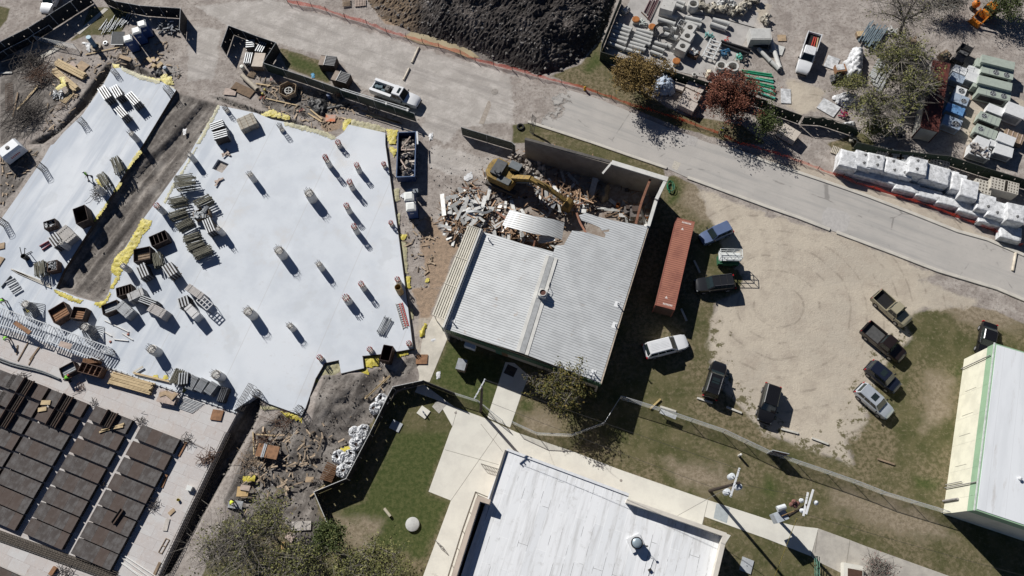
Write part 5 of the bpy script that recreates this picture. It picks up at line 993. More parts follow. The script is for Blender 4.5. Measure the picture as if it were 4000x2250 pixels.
for x,y,h in ((265,700,9.0),(300,720,8.8),(340,690,9.2),(280,745,8.6),(345,790,8.8),(485,712,9.7),(240,730,8.5)):
 p = P(33,x,y,h)-o3; part("insulator",MB().lathe([(0,-.3),(.16,-.3),(.24,-.15),(.12,-.02),(.2,.1),(.08,.25),(0,.3)],10,p),INS if x < 330 else TRF,t3)
p = P(33,130,850,3.6)-o3; part("platform_box",MB().box((p.x,p.y,3.0),(1.35,1.0,1.5),R(20)),M("grey_cabinet",(.42,.46,.50),.5,var=.15),t3); part("cabinet_side",MB().box((p.x+.55,p.y+.28,2.9),(.35,.7,1.3),R(20)),M("rust_cabinet_side",(.28,.10,.05),.7,var=.3),t3)
pp = P(33,130,775,4.2)-o3; part("reel",MB().rod((pp.x-.4,pp.y,4.2),(pp.x+.5,pp.y+.25,4.2),.3,12),TRF,t3)
part("ladder",MB().rod(p,P(33,280,790,8)-o3,.06),M("tan_strut",(.35,.22,.10),.7),t3)
WIRE = M("wire_black",(.03,.03,.03),.7); GUY = M("guy_grey",(.30,.29,.26),.6)
def wire(label,a,b_,r=.018,mt=WIRE,sag=.5):
 o = Vector(a); pts_ = [Vector((0,0,0)).lerp(Vector(b_)-o,k/12)-Vector((0,0,sag*4*(k/12)*(1-k/12))) for k in range(13)]; solo("overhead_wire",MB().tube(pts_,r,4),mt,label,"wire",o)
A1 = lambda f: P(21,2305,912,10.5).lerp(P(21,2196,1112,9.9),f); A2 = lambda f: P(32,2288,362,11.7).lerp(P(32,2196,655,11.3),f)
wire("upper overhead wire between the lawn's pole and the transformer pole",A1(.05),A2(.04)); wire("lower overhead wire between the lawn's pole and the transformer pole",A1(.9),A2(.9))
wire("overhead wire from the transformer pole to the platform pole",A2(.5),P(33,400,650,9.7)); wire("overhead wire running from the platform pole off the bottom right",P(33,380,830,9.6),P(33,2700,1480,9))
wire("two-strand guy wire slanting from the transformer pole to the pavement by the roof",P(32,2200,545,9.5),P(32,1665,842,.1),.03,GUY,0); wire("yellow-sleeved guy wire from the platform pole to the bottom edge",P(33,290,870,8),P(33,70,1449,.1),.03,M("guy_yellow",(.45,.36,.08),.6),0)
wire("thin wire from the lawn's pole to the hall's fascia corner",A1(.02),P(21,2574,1000,4),.015,GUY,.3)

# ================================================================== TREES
BARK = M("grey_bark",(.16,.14,.12),.95,var=.3,scale=4); TWIG = M("pale_twig",(.27,.245,.21),.95,var=.3)
def leafmat(name,c1,c2,c3):
 m,nt,b = base(name); ge = node(nt,"ShaderNodeNewGeometry").outputs['Random Per Island']; co = node(nt,"ShaderNodeTexCoord").outputs['Object']; cr = node(nt,"ShaderNodeValToRGB"); nt.links.new(ge,cr.inputs[0]); e_ = cr.color_ramp.elements; e_[0].color = (*c1,1); e_[1].color = (*c3,1); k = e_.new(.5); k.color = (*c2,1)
 c = mixc(nt,ramp(nt,noise(nt,co,.55,3),.4,.62),cr.outputs[0],mixc(nt,.55,cr.outputs[0],c1)); nt.links.new(c,b.inputs['Base Color']); b.inputs['Roughness'].default_value = .7; b.inputs['Specular IOR Level'].default_value = .2
 return m
def tree(name,label,bs,crown,h,rx,ry,rz_,leaves,lsize,lm,limbs=9,sub=4,seed=1,twig=0,cat="tree",trunk_r=.16,group=None,spread=.55,gap=.0):
 """bs = sighting of the trunk foot, crown = sighting of the crown's middle at its height"""
 rg = random.Random(seed); o = P(*bs); cz = h-rz_*.9; c = P(*crown,cz)-o; t = thing(name,label,cat,o,0,group); tm = MB(); wm = MB(); tips = []
 fork = Vector((c.x*.35,c.y*.35,max(.8,(cz-rz_)*.75))); tm.rod((0,0,-.2),fork,trunk_r,8,trunk_r*.75)
 for i in range(limbs):
  th = 2*PI*(i+rg.random()*.8)/limbs; el = rg.uniform(-.25,.9); rr = rg.uniform(.45,.85); e_ = c+Vector((rx*rr*math.cos(th)*math.cos(el),ry*rr*math.sin(th)*math.cos(el),rz_*rr*math.sin(el)))
  m1 = fork.lerp(e_,.5)+Vector((rg.uniform(-.3,.3),rg.uniform(-.3,.3),rg.uniform(0,.35))); tm.rod(fork,m1,trunk_r*.5,6,trunk_r*.32).rod(m1,e_,trunk_r*.32,5,trunk_r*.15); tips.append(e_); tips.append(m1.lerp(e_,.5))
  for j in range(sub):
   s0 = m1.lerp(e_,rg.random()); d = Vector((rg.gauss(0,1)*rx,rg.gauss(0,1)*ry,rg.gauss(.1,.7)*rz_))*.32; e2 = s0+d; tm.rod(s0,e2,trunk_r*.14,4,trunk_r*.06); tips.append(e2)
   for k in range(twig):
    s1 = s0.lerp(e2,rg.random()); d2 = Vector((rg.gauss(0,1),rg.gauss(0,1),rg.gauss(.1,.7)))*.16*(rx+ry); mid = s1+d2*.5+Vector((rg.gauss(0,.1),rg.gauss(0,.1),.05)); wm.rod(s1,mid,.024,3,.018).rod(mid,s1+d2,.018,3,.010)
 part("trunk",tm,BARK,t)
 if twig: part("twigs",wm,TWIG,t)
 if leaves:
  vs,fs = [],[]; cl = [tp for tp in tips if rg.random() > gap]
  for _ in range(leaves):
   ce = rg.choice(cl); s = spread*(.6+.6*rg.random()); p = ce+Vector((rg.gauss(0,s),rg.gauss(0,s),rg.gauss(0,s*.7))); a = Vector((rg.gauss(0,1),rg.gauss(0,1),rg.gauss(0,.6))).normalized(); n = Vector((rg.gauss(0,.6),rg.gauss(0,.6),1)).normalized(); b_ = n.cross(a).normalized(); l = lsize*rg.uniform(.6,1.3); k = len(vs)
   vs += [p-a*l*.6,p+b_*l*.34,p+a*l*.6,p-b_*l*.34]; fs.append((k,k+1,k+2,k+3))
  part("crown",MB().add(vs,fs),lm,t)
 return t
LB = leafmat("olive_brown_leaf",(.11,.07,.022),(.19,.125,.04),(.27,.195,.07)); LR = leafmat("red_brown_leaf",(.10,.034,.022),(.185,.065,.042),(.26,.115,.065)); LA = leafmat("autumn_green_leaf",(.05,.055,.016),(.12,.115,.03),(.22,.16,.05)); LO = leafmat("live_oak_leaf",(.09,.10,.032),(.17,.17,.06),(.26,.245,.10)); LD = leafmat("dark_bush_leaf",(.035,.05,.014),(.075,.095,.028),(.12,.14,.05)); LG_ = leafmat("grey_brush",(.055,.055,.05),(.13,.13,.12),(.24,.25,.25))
tree("autumn_tree","olive-brown autumn tree beside the road, left of the blue tarp",(2,1300,900),(2,1250,735),6.2,3.2,3.0,2.4,12000,.21,LB,16,8,3,spread=.42)
tree("autumn_tree","red-brown autumn tree beside the road, right of the boxed pallets",(2,2210,1190),(2,2190,950),6.0,3.5,3.5,2.5,13000,.21,LR,17,8,5,spread=.42)
tree("autumn_tree","small autumn tree with green and brown leaves against the hall's south wall",(22,500,1130),(22,530,985),6.4,2.9,2.6,2.4,3100,.20,LA,14,6,8,twig=2,spread=.36)
tree("bare_shrub","twiggy leafless shrub beside the autumn tree at the hall's door",(22,330,1010),(22,265,900),3.6,1.5,1.3,1.3,600,.15,LA,10,5,21,twig=5,cat="shrub",trunk_r=.07,spread=.3)
tree("bare_tree","large bare tree with dark branches above the steel stack",(3,1330,330),(3,1370,60),8.5,6.0,3.6,2.6,500,.2,LO,12,8,13,twig=5,trunk_r=.22,spread=.5)
tree("sparse_oak","sparse grey-green oak over the middle of the storage yard",(3,1380,780),(3,1330,560),7.0,3.6,3.6,2.3,3600,.24,LO,13,8,14,twig=7,trunk_r=.22,spread=.5,gap=.4)
tree("sparse_oak","sparse grey-green oak leaning over the maroon container",(3,1480,960),(3,1480,830),6.5,3.4,3.0,2.2,2400,.24,LO,12,8,15,twig=8,trunk_r=.2,spread=.5,gap=.5)
tree("sparse_oak","sparse oak over the white tarps and the yard fence",(3,1130,1180),(3,1080,1060),6.0,3.4,3.3,2.2,1900,.24,LO,12,8,16,twig=7,trunk_r=.18,spread=.5,gap=.5)
tree("leafy_bush","dense dark green bush under the oaks by the yard fence",(3,1080,1320),(3,1080,1290),3.0,1.7,1.4,1.3,2600,.18,LO,9,5,17,cat="bush",trunk_r=.08,spread=.35)
tree("leafy_bush","round green bush beside the white plastic-wrapped stack",(3,830,860),(3,830,840),3.0,1.9,1.3,1.2,2200,.18,LO,9,5,18,cat="bush",trunk_r=.08,spread=.35,twig=2)
tree("brush_pile","grey thorny brush beside the orange loader at the top right",(3,1780,60),(3,1790,40),3.4,3.6,1.6,1.5,900,.2,LG_,16,8,19,twig=7,cat="brush",trunk_r=.06,spread=.4)
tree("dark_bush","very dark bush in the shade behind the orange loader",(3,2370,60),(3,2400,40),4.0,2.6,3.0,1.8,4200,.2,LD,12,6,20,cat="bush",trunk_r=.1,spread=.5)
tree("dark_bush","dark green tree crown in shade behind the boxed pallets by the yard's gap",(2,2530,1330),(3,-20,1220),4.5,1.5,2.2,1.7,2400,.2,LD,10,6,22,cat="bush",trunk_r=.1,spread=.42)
tree("sparse_oak","sparse oak at the bottom left, over the trench's end",(30,2450,1180),(30,2360,1120),6.5,4.3,3.6,2.3,1150,.22,LO,14,8,24,twig=9,trunk_r=.2,spread=.55,gap=.25)
tree("sparse_oak","sparse oak over the board scraps, west of the lawn's fence end",(31,170,1060),(31,130,880),6.0,2.6,3.2,2.1,1500,.21,LO,12,7,25,twig=5,trunk_r=.16,spread=.5,gap=.3)
tree("leafy_tree","compact green tree at the end of the black fence by the lawn",(31,740,1110),(31,720,1040),4.8,1.75,1.8,1.8,4800,.19,LD,12,6,26,trunk_r=.12,spread=.36)
tree("sparse_oak","spreading green oak at the bottom edge of the lawn",(31,1150,1440),(31,1180,1330),5.2,4.2,2.4,1.8,3800,.2,LO,15,8,27,twig=2,trunk_r=.18,spread=.5)
tree("sparse_oak","dark oak at the bottom edge over the scrap panels",(31,350,1400),(31,330,1330),5.5,4.6,2.4,1.8,3000,.2,LO,14,8,28,twig=4,trunk_r=.18,spread=.5,gap=.25)
tree("bare_shrub","pinkish leafless shrub at the old grey pavement, bottom right",(33,1085,1420),(33,1085,1360),3.2,1.8,1.6,1.2,500,.12,leafmat("pink_bud",(.16,.08,.07),(.22,.12,.11),(.26,.17,.15)),13,7,29,twig=6,cat="shrub",trunk_r=.06,spread=.4)
# ================================================================== SITE MATERIALS
WOOD = M("fresh_lumber",(.60,.46,.27),.8,var=.22,scale=3,island=.2); OLDWD = M("weathered_timber",(.30,.22,.15),.85,var=.35,scale=3); PLY = M("plywood_sheet",(.46,.34,.22),.8,var=.3,scale=1.6); PLYP = M("pink_plywood",(.50,.40,.34),.8,var=.25); RPLY = M("rusty_plywood",(.32,.17,.09),.8,var=.35,scale=2)
PROP = M("prop_steel",(.23,.22,.17),.65,.2,var=.35,scale=5,island=.35); SILVB = M("silver_beam",(.40,.415,.43),.5,.3,var=.3,scale=4,island=.35); GREYP = M("grey_panel",(.33,.345,.36),.6,.15,var=.25,scale=2); RBOX = M("rusty_form",(.085,.06,.05),.8,var=.45,scale=3); DKRUST = M("dark_rust",(.15,.09,.065),.8,var=.4,scale=3)
def dims(t,x1,y1,x2,y2,z): a,b_ = P(t,x1,y1,z),P(t,x2,y2,z); return (a+b_)/2,(b_-a).length,heading(a,b_)
def board(label,t,x1,y1,x2,y2,wd=.2,th=.08,z=.05,mat=None,name="timber_board",cat="board",tilt=0,group=None):
 c,L,hd = dims(t,x1,y1,x2,y2,z); return solo(name,MB().box((0,0,th/2),(L,wd,th),0,0,tilt),mat or WOOD,label,cat,(c.x,c.y,z),hd,group)
def lying(label,t,x1,y1,x2,y2,r=.1,z=.02,mat=None,name="steel_tube",cat="tube",group=None,hollow=False):
 c,L,hd = dims(t,x1,y1,x2,y2,z+r)
 if hollow: mb = MB().lathe([(r*.78,-L/2),(r,-L/2),(r,L/2*.84),(r*1.12,L/2*.86),(r*1.12,L/2),(r*.85,L/2),(r*.78,-L/2)],18).xf(Matrix.Rotation(PI/2,4,'Y'))
 else: mb = MB().rod((-L/2,0,0),(L/2,0,0),r,12)
 return solo(name,mb,mat or GALV,label,cat,(c.x,c.y,z+r*1.1),hd,group,smooth=40)
def rack(label,t,x1,y1,x2,y2,wd,h=1.2,z=SLAB_Z,seed=0,mat=None,name="prop_rack",group="racks of shoring props on the slab"):
 c,L,hd = dims(t,x1,y1,x2,y2,z+h); th = thing(name,label,"prop rack",(c.x,c.y,z),hd,group); rg = random.Random(seed+int(x1)); fr = MB()
 for sx in (-.4,.4):
  for s in (-1,1): fr.rod((sx*L,s*wd/2,0),(sx*L,s*wd/2,h+.12),.035,5)
  fr.rod((sx*L,-wd/2,.15),(sx*L,wd/2,.15),.035,5)
 part("rack_frame",fr,REB,th); n = max(4,int(wd/.15))
 for k in range(n):
  y = -wd/2+.08+(wd-.16)*k/(n-1); o_ = rg.uniform(-.12,.12); part("prop",MB().rod((-L/2+o_,y+rg.uniform(-.05,.05),h-.05),(L/2+o_,y+rg.uniform(-.05,.05),h-.05+rg.uniform(-.08,.1)),.06,6),mat or PROP,th)
 for zz in (.3,.58,.86):
  if zz > h-.2: continue
  for s in (-.42,0,.42): part("prop",MB().rod((-L/2+rg.uniform(-.1,.1),s*wd,zz),(L/2+rg.uniform(-.1,.1),s*wd+rg.uniform(-.1,.1),zz),.075,6),mat or PROP,th)
 return th
def bundle(label,t,x1,y1,x2,y2,wd,h=1.3,z=SLAB_Z,mat=None,layers=4,n=4,name="beam_bundle",cat="beam bundle",group="bundles of silver formwork beams on the slab"):
 c,L,hd = dims(t,x1,y1,x2,y2,z+h); th = thing(name,label,cat,(c.x,c.y,z),hd,group); bw = wd/n; lh = h/layers; rg = random.Random(int(x1*7+y1))
 for l in range(layers):
  o_ = rg.uniform(-.08,.08)
  for k in range(n):
   y = -wd/2+bw*(k+.5)+o_*.3; mb = MB(); mb.box((o_,y,l*lh+lh*.42),(L,bw*.22,lh*.8)); mb.box((o_,y,l*lh+lh*.84),(L*rg.uniform(.94,1),bw*.46,lh*.12)); mb.box((o_,y,l*lh+.03),(L,bw*.46,.05)); part("beam",mb,mat or SILVB,th)
 part("gap_shade_block",MB().box((0,0,h*.44),(L*.9,wd*.9,h*.84)),REB,th)  # added dark block stops light and darkens the gaps between beams
 for sx in (-.28,.28): part("bearer",MB().box((sx*L,0,.0),(.1,wd*1.05,.08)),OLDWD,th)
 return th
RK = [((10,1140,130,1195,280),1.15,"prop rack at the west slab's east edge, highest on that slab"),((10,1000,292,1062,405),1.05,"prop rack beside the walking person on the west slab"),((10,1750,378,1930,352),1.9,"tallest, widest prop rack, at the mud strip's east edge"),((10,1688,575,1852,542),1.0,"prop rack just south of the tallest one, at the mud strip"),
((10,1952,598,2112,522),1.0,"prop rack standing by itself east of the tallest one"),((10,1692,722,1862,665),1.0,"prop rack third down the line along the mud strip"),((10,1775,838,1922,760),1.0,"prop rack fourth down the line along the mud strip"),((10,1842,958,2000,908),1.0,"uppermost of three touching prop racks in the slab's west"),
((10,1880,1050,2042,982),.95,"middle of three touching prop racks, with a yellow scrap"),((10,1942,1110,2112,1040),1.05,"lowest of three touching prop racks in the slab's west"),((10,1560,1092,1592,1222),1.15,"prop rack beside the rusty form with brown planks"),((10,388,1182,402,1312),1.35,"prop rack by the long white beams on the west slab"),((20,1738,955,1805,815),1.2,"prop rack at the left end of the row of grey panel bundles")]
for q,wd,lab in RK: rack(lab,*q,wd,1.5 if 'tallest' in lab else 1.15)
BN = [((10,2068,748,2122,880),1.25,"silver beam bundle against the slim column in the slab's west"),((10,1402,1212,1455,1335),1.4,"silver beam bundle south of the rusty form with brown planks"),((10,1662,1200,1735,1312),1.45,"silver beam bundle with tall pale beams, right of its neighbour by the yellow sheet"),((10,508,910,582,1012),1.45,"silver beam bundle beside the two red channels"),
((0,1012,872,1085,985),1.3,"upper left silver bundle of the four on the north-west slab"),((0,1135,862,1198,968),1.25,"upper middle silver bundle of the four on the north-west slab"),((0,1282,930,1375,1035),1.25,"rightmost silver bundle of the four on the north-west slab"),((0,1172,1072,1255,1165),1.2,"lowest silver bundle of the four on the north-west slab"),
((0,2112,1275,2245,1228),1.3,"upper silver bundle at the main slab's north-west corner"),((0,2140,1365,2282,1325),1.4,"lower silver bundle at the main slab's north-west corner"),((20,1400,95,1560,155),1.0,"bundle of white pipes-like beams behind the pale panel stack"),((20,1822,78,1850,178),1.5,"silver tube bundle in a scaffold frame, in the slab's south-west"),((20,1845,850,1835,970),1.3,"silver beam bundle between a prop rack and grey panel bundles")]
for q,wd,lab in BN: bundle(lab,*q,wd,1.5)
def panels(label,q,wd,h=1.1,z=SLAB_Z,mat=None,k=4,name="panel_stack",group=None,slats=True):
 c,L,hd = dims(*q,z+h); th = thing(name,label,"panel stack",(c.x,c.y,z),hd,group)
 for i in range(k): part("panel",MB().box((0,0,h*(i+.5)/k),(L,wd,h/k-.03)),mat or GREYP,th)
 if slats:
  for i in range(6): part("slat",MB().box((0,-wd/2+wd*(i+.5)/6,h+.015),(L*.98,wd/6*.55,.05)),mat or GREYP,th)
 for sx in (-.3,.3): part("strap",MB().box((sx*L,0,h/2+.03),(.04,wd+.03,h+.02)),REB,th)
 return th
panels("grey panel bundle, left of three in the row by the thick column",(20,1892,1015,1962,882),1.05,group="grey panel bundles in a row"); panels("grey panel bundle, middle of three in the row by the thick column",(20,1985,1035,2062,912),1.05,group="grey panel bundles in a row"); panels("grey panel bundle, right of three in the row, a pole lying on it",(20,2080,1058,2162,950),1.05,group="grey panel bundles in a row")
bundle("dark bundle of narrow beams at the right end of the panel row",(20),2205,1140,2262,992,.9,1.0,mat=M("dark_beam",(.12,.125,.14),.5,.2,var=.4),group=None)
PP = M("pale_panel",(.50,.47,.45),.7,var=.2); panels("pale pinkish panel stack on a dark frame in the slab's south-west",(20,1500,185,1650,262),1.15,1.5,mat=PP); panels("white-topped panel stack with a pole on it, in the slab's south-west",(20,1880,180,1975,285),1.0,1.5,mat=M("white_panel",(.62,.62,.62),.6,var=.15)); panels("long brown-grey slatted panel at the frame of white lattice",(20,1880,-20,2030,85),.95,1.5,mat=PP)
panels("grey corrugated panel propped beside the rusty slatted form",(20,1190,158,1305,262),1.3,1.3); panels("grey bumpy sheet leaning on the dark ribbed form",(20,1285,95,1435,25),1.1,1.3,slats=False,mat=M("zinc_sheet",(.40,.40,.40),.6,.2,var=.35)); panels("grey sloping panel standing beside a slim column on the west slab",(10,610,850,720,960),1.6,1.0,mat=M("warm_grey_panel",(.42,.40,.38),.7,var=.2),slats=True)
t = thing("lattice_deck","white lattice frame standing next to the slatted panel in the slab's south-west","frame",P(20,2060,145,SLAB_Z+1.3)); t.location.z = SLAB_Z; c,L,hd = dims(20,2010,95,2115,190,SLAB_Z+1.4); t.rotation_euler = (0,0,hd)
for s in (-.5,0,.5): part("bar",MB().box((0,s,1.4),(L,.10,.1)),MATS["white_panel"],t)
for k in range(5): part("rung",MB().box((-L/2+L*k/4,0,1.4),(.1,1.0,.09)),MATS["white_panel"],t)
for sx in (-1,1):
 for s in (-.5,.5): part("leg",MB().rod((sx*L*.45,s,0),(sx*L*.45,s,1.4),.04),REB,t)
def formbox(label,t,x,y,l,wd,h,hd_pts,planks=0,mat=None,tilt=0,z=SLAB_Z,plm=None,cells=0,fill=None):
 a,b_ = P(t,*hd_pts[:2]),P(t,*hd_pts[2:]); o = P(t,x,y,z+h); th = thing("form_box",label,"form box",(o.x,o.y,z),heading(a,b_)); mt = mat or RBOX
 for s in (-1,1): part("side",MB().box((0,s*wd/2,h/2),(l,.06,h),0,s*tilt),mt,th); part("side",MB().box((s*l/2,0,h/2),(.06,wd-.07,h),0,0,s*tilt),mt,th)
 part("bottom",MB().box((0,0,.06),(l-.07,wd-.07,.06)),mt,th)
 for k in range(planks): part("plank",MB().box((0,-wd/2+wd*(k+.5)/planks,h*.62),(l*.92,wd/planks*.72,.09)),plm or OLDWD,th)
 for k in range(cells): part("divider",MB().box((-l/2+l*(k+1)/(cells+1),0,h*.55),(.07,wd-.07,h*.8)),mt,th)
 if fill: part("contents",fill,GREYP,th)
 return th
def junk(n,l,wd,z0,z1,s,seed):
 rg = random.Random(seed); mb = MB()
 for _ in range(n): mb.box((rg.uniform(-l,l)*.45,rg.uniform(-wd,wd)*.45,rg.uniform(z0,z1)),(s*rg.uniform(.5,2.2),s*rg.uniform(.2,.6),s*.4),rg.random()*6,rg.uniform(-.5,.5))
 return mb
formbox("rusty form box with square cells, beside the three touching prop racks",10,1592,945,2.2,1.5,1.1,(1510,960,1670,890),cells=3); formbox("tall dark form box with brown planks inside, at the big yellow sheet",10,1425,1105,2.1,1.8,1.4,(1350,1110,1500,1080),5); formbox("tall dark form box with grey planks at the mud strip on the west slab",10,808,705,1.6,2.4,1.5,(740,720,870,670),0,plm=GREYP,cells=0)
formbox("small form box holding bright scraps, on the west slab",10,498,800,1.5,1.1,.9,(440,820,560,780),fill=junk(30,1.5,1.1,.5,.8,.25,1)); formbox("crate of grey clamps beside a prop rack near the long white beams",10,525,1222,1.2,1.4,1.0,(480,1240,570,1220),fill=junk(60,1.2,1.4,.7,1.0,.2,2),mat=DKRUST); formbox("crate of crossed timbers beside a silver bundle in the slab's west",10,2020,690,2.0,1.1,1.0,(1950,720,2100,670),fill=junk(26,2,1.1,.7,1.1,.55,3),mat=OLDWD)
formbox("brown rusty form box, larger of the pair south of the mud strip",20,590,240,2.1,2.0,1.2,(500,280,650,190),6,plm=RPLY,mat=DKRUST); formbox("brown rusty form box, smaller of the pair south of the mud strip",20,785,248,1.7,1.5,1.1,(700,230,880,250),5,plm=RPLY); formbox("dark slatted form box with a pale scrap on it, by the propped corrugated panel",20,1105,190,2.0,1.3,1.1,(1010,220,1190,150),5,plm=GREYP); formbox("dark ribbed form box nearest the mud strip's end",20,1245,20,1.9,1.2,1.1,(1160,50,1330,0),cells=4)
formbox("rusty dark box leaning over the slab's south edge",21,1310,650,1.15,1.9,1.6,(1260,660,1370,680),mat=M("deep_rust",(.05,.022,.018),.7,var=.4)); 
t = thing("brick_stack","tan strapped stack of long blocks near the main slab's north-west corner","stack",P(0,2480,1220,1.4)); t.location.z = SLAB_Z; t.rotation_euler = (0,0,heading(P(0,2400,1260),P(0,2560,1190)))
for i in range(4):
 for j in range(3): part("block",MB().box((-.0,-.75+.5*i,.22+.38*j),(2.4,.46,.35)),M("tan_block",(.42,.385,.32),.8,var=.25),t)
for s in (-.8,0,.8): part("strap",MB().box((s,0,.6),(.05,2.02,1.24)),OLDWD,t)
# scaffold ladder trusses between slab and deck
def truss(label,corners,z,h,step=.36):
 q = [P(20,*c,z) for c in corners]; o = Vector((q[0].x,q[0].y,0)); t = thing("ladder_truss",label,"truss",o); q = [p-o for p in q]
 for a,b_ in ((q[0],q[1]),(q[3],q[2])): part("rail",MB().beam(a,b_,.10,.12),GALV,t)
 n = int((q[1]-q[0]).length/step)
 for k in range(n+1): a,b_ = q[0].lerp(q[1],k/n),q[3].lerp(q[2],k/n); part("rung",MB().beam(a,b_,.07,.08),GALV,t)
 for k in range(0,n,2): a,b_ = q[0].lerp(q[1],k/n),q[3].lerp(q[2],min(1,(k+1.5)/n)); a.z -= .3; b_.z -= .3; part("brace",MB().rod(a,b_,.025,4),GALV,t)
 for f in (.02,.35,.68,.98):
  for a in (q[0].lerp(q[1],f),q[3].lerp(q[2],f)): part("leg",MB().rod((a.x,a.y,DECK_Z),a,.04),GALV,t)
truss("long galvanised ladder truss, west half, between the slab and the deck",[(-120,150),(492,366),(425,502),(-180,310)],1.5,.3); truss("long galvanised ladder truss, east half, between the slab and the deck",[(520,376),(1090,588),(1000,720),(458,522)],1.5,.3)
c = P(20,1020,770,.4); t = thing("deck_edge_rail","low galvanised edge rail along the deck, from the east truss to the deep trench","rail",c); e_ = P(20,2385,1252,.4)-c; part("rail",MB().beam((0,0,0),e_,.14,.10),GALV,t)
for k in range(24): p = e_*((k+.5)/24); part("clip",MB().box(p+Vector((0,0,.08)),(.3,.2,.06),R(-20)),GALV,t)
# deck: lumber, boards, tubes, gantry forms
def lumber(label,t,x1,y1,x2,y2,wd,n,lay,z,mat=None,jit=.15,name="lumber_stack"):
 c,L,hd = dims(t,x1,y1,x2,y2,z+lay*.1); th = thing(name,label,"lumber",(c.x,c.y,z),hd); rg = random.Random(int(x1+y1))
 for l in range(lay):
  for k in range(n): part("board",MB().box((rg.uniform(-jit,jit),-wd/2+wd*(k+.5)/n+rg.uniform(-.03,.03),.05+l*.1),(L*rg.uniform(.93,1),wd/n*.86,.09),rg.uniform(-.012,.012)),mat or WOOD,th)
 return th
lumber("big stack of fresh pale lumber on the deck",20,1100,895,1525,1010,1.5,9,5,DECK_Z); 
formbox("dark slatted gantry form beside the person in the bright green vest",20,680,815,1.8,1.3,1.0,(590,860,760,770),5,plm=GREYP,z=DECK_Z); formbox("brown gantry form with cells, west of the lumber stack",20,905,815,2.8,1.2,1.1,(820,790,1000,840),3,plm=RPLY,cells=3,mat=DKRUST,z=DECK_Z); panels("orange-brown slatted plywood panel at the truss's foot",(20,830,735,985,720),.7,.9,DECK_Z,RPLY)
for k,(q,wd,mt,lab) in enumerate((((20,180,732,285,545),.12,OLDWD,"long dark board on the deck, between the truss and the rebar bundle"),((20,302,722,395,595),.22,OLDWD,"doubled dark board right of the long dark one on the deck"),((20,288,772,340,685),.12,OLDWD,"short dark board by the rebar bundle on the deck"),((20,168,668,180,572),.12,OLDWD,"small dark board beside the long dark one on the deck"),
((20,1335,850,1440,788),.25,M("white_plank",(.62,.58,.50),.8,var=.2),"white plank stub at the deck's edge rail"),((20,1345,852,1705,938),.22,WOOD,"long pale plank on the edge rail, by the yellow scraps"),((20,150,345,305,450),.5,RPLY,"orange-brown ladder lying across the west truss"),((20,600,555,720,590),.7,PLYP,"pale plywood board lying on the east truss"),
((30,1700,830,1755,780),.45,PLY,"small tan board with a red-brown stain on the deck near the white box"),((30,1660,995,1690,875),.5,M("pale_board",(.56,.52,.47),.8,var=.2),"pale board on the deck near its east rim"),((30,1795,245,1875,100),.35,RPLY,"rust-brown board beside the top pan of the rightmost column"),((30,1625,560,1680,425),.35,RPLY,"rust-brown board beside the fourth pan of the rightmost column"),
((20,1020,1430,1240,1390),.25,WOOD,"pale plank lying across the second column's top pan"),((20,1000,1449,1250,1360),.2,WOOD,"pale plank, upper of two across the second column's pans"),((20,415,1150,510,1150),.55,WOOD,"short pale board on a pan in the third column, upper"),((20,385,1225,470,1210),.5,WOOD,"short pale board on a pan in the third column, lower"),((30,1545,1449,1610,1310),.3,OLDWD,"brown board at the deck's south-east rim"))):
 on = 'pan' in lab and 'beside' not in lab; z = DECK_Z+(.62 if on else .02)
 if 'truss' in lab and 'between' not in lab: z = 1.58
 if 'edge rail' in lab: z = .5
 board(lab,*q,wd,.08,z,mt)
t = thing("plywood_table","low table with plywood offcuts on the deck right of the lumber stack","table",P(20,1680,1095,DECK_Z+.6)); t.location.z = DECK_Z; t.rotation_euler = (0,0,heading(P(20,1560,1130),P(20,1740,1170))); part("top",MB().box((0,0,.55),(2.3,1.5,.1)),PLYP,t)
for sx in (-1,1):
 for s in (-.6,.6): part("leg",MB().box((sx,s,.25),(.12,.12,.5)),OLDWD,t)
for k,(x,y,a) in enumerate(((1640,1060,.3),(1700,1070,-.6),(1745,1085,.9))): solo("plywood_offcut",MB().box((0,0,.03),(.9,.55,.04)),PLY,f"tan plywood offcut on the low table, {('leftmost', 'middle', 'rightmost')[k]}","board",(*P(20,x,y,.95).xy,DECK_Z+.61+.05*k),a)
c = P(20,2175,1272,DECK_Z+.3); solo("plywood_square",MB().box((0,0,.08),(1.35,1.25,.16)),RPLY,"square rust-brown plywood stack at the deck's north-east corner","board",(c.x,c.y,DECK_Z),R(-8))
for k in range(9): lying(f"galvanised tube, {ORD[k]} from the top of the loose pile beside the panel row",20,1850-8*k+4*(k % 3),1098+13*k,2050-14*k,1165+11*k,.05,DECK_Z,SILVB,group="loose galvanised tubes on the deck")
lying("thick bright tube leaning toward the panel row on the deck",20,1775,1190,1838,1050,.09,DECK_Z,SILVB)
for k,q in enumerate(((1250,1245,1640,1500),(1215,1255,1560,1500),(1222,1315,1500,1500),(1225,1322,1470,1500))): lying(f"white tube, {ORD[k]} from the top of the fan at the deck's bottom edge",30,*q,.06,DECK_Z,M("white_tube",(.70,.69,.66),.5,var=.1),group="white tubes on the deck")
for k,q in enumerate(((1052,325,1295,440),(1055,440,1122,482),(1148,515,1290,530),(1230,455,1335,520))): lying(("longest white tube lying on the slab south of the rusty forms","short white tube at the foot of the thick prop-skirted column","thick white tube nearest the deck, south of the rusty forms","white tube with a red brick near its end")[k],20,*q,.07,SLAB_Z,MATS["white_tube"],group="white tubes scattered on the slab")
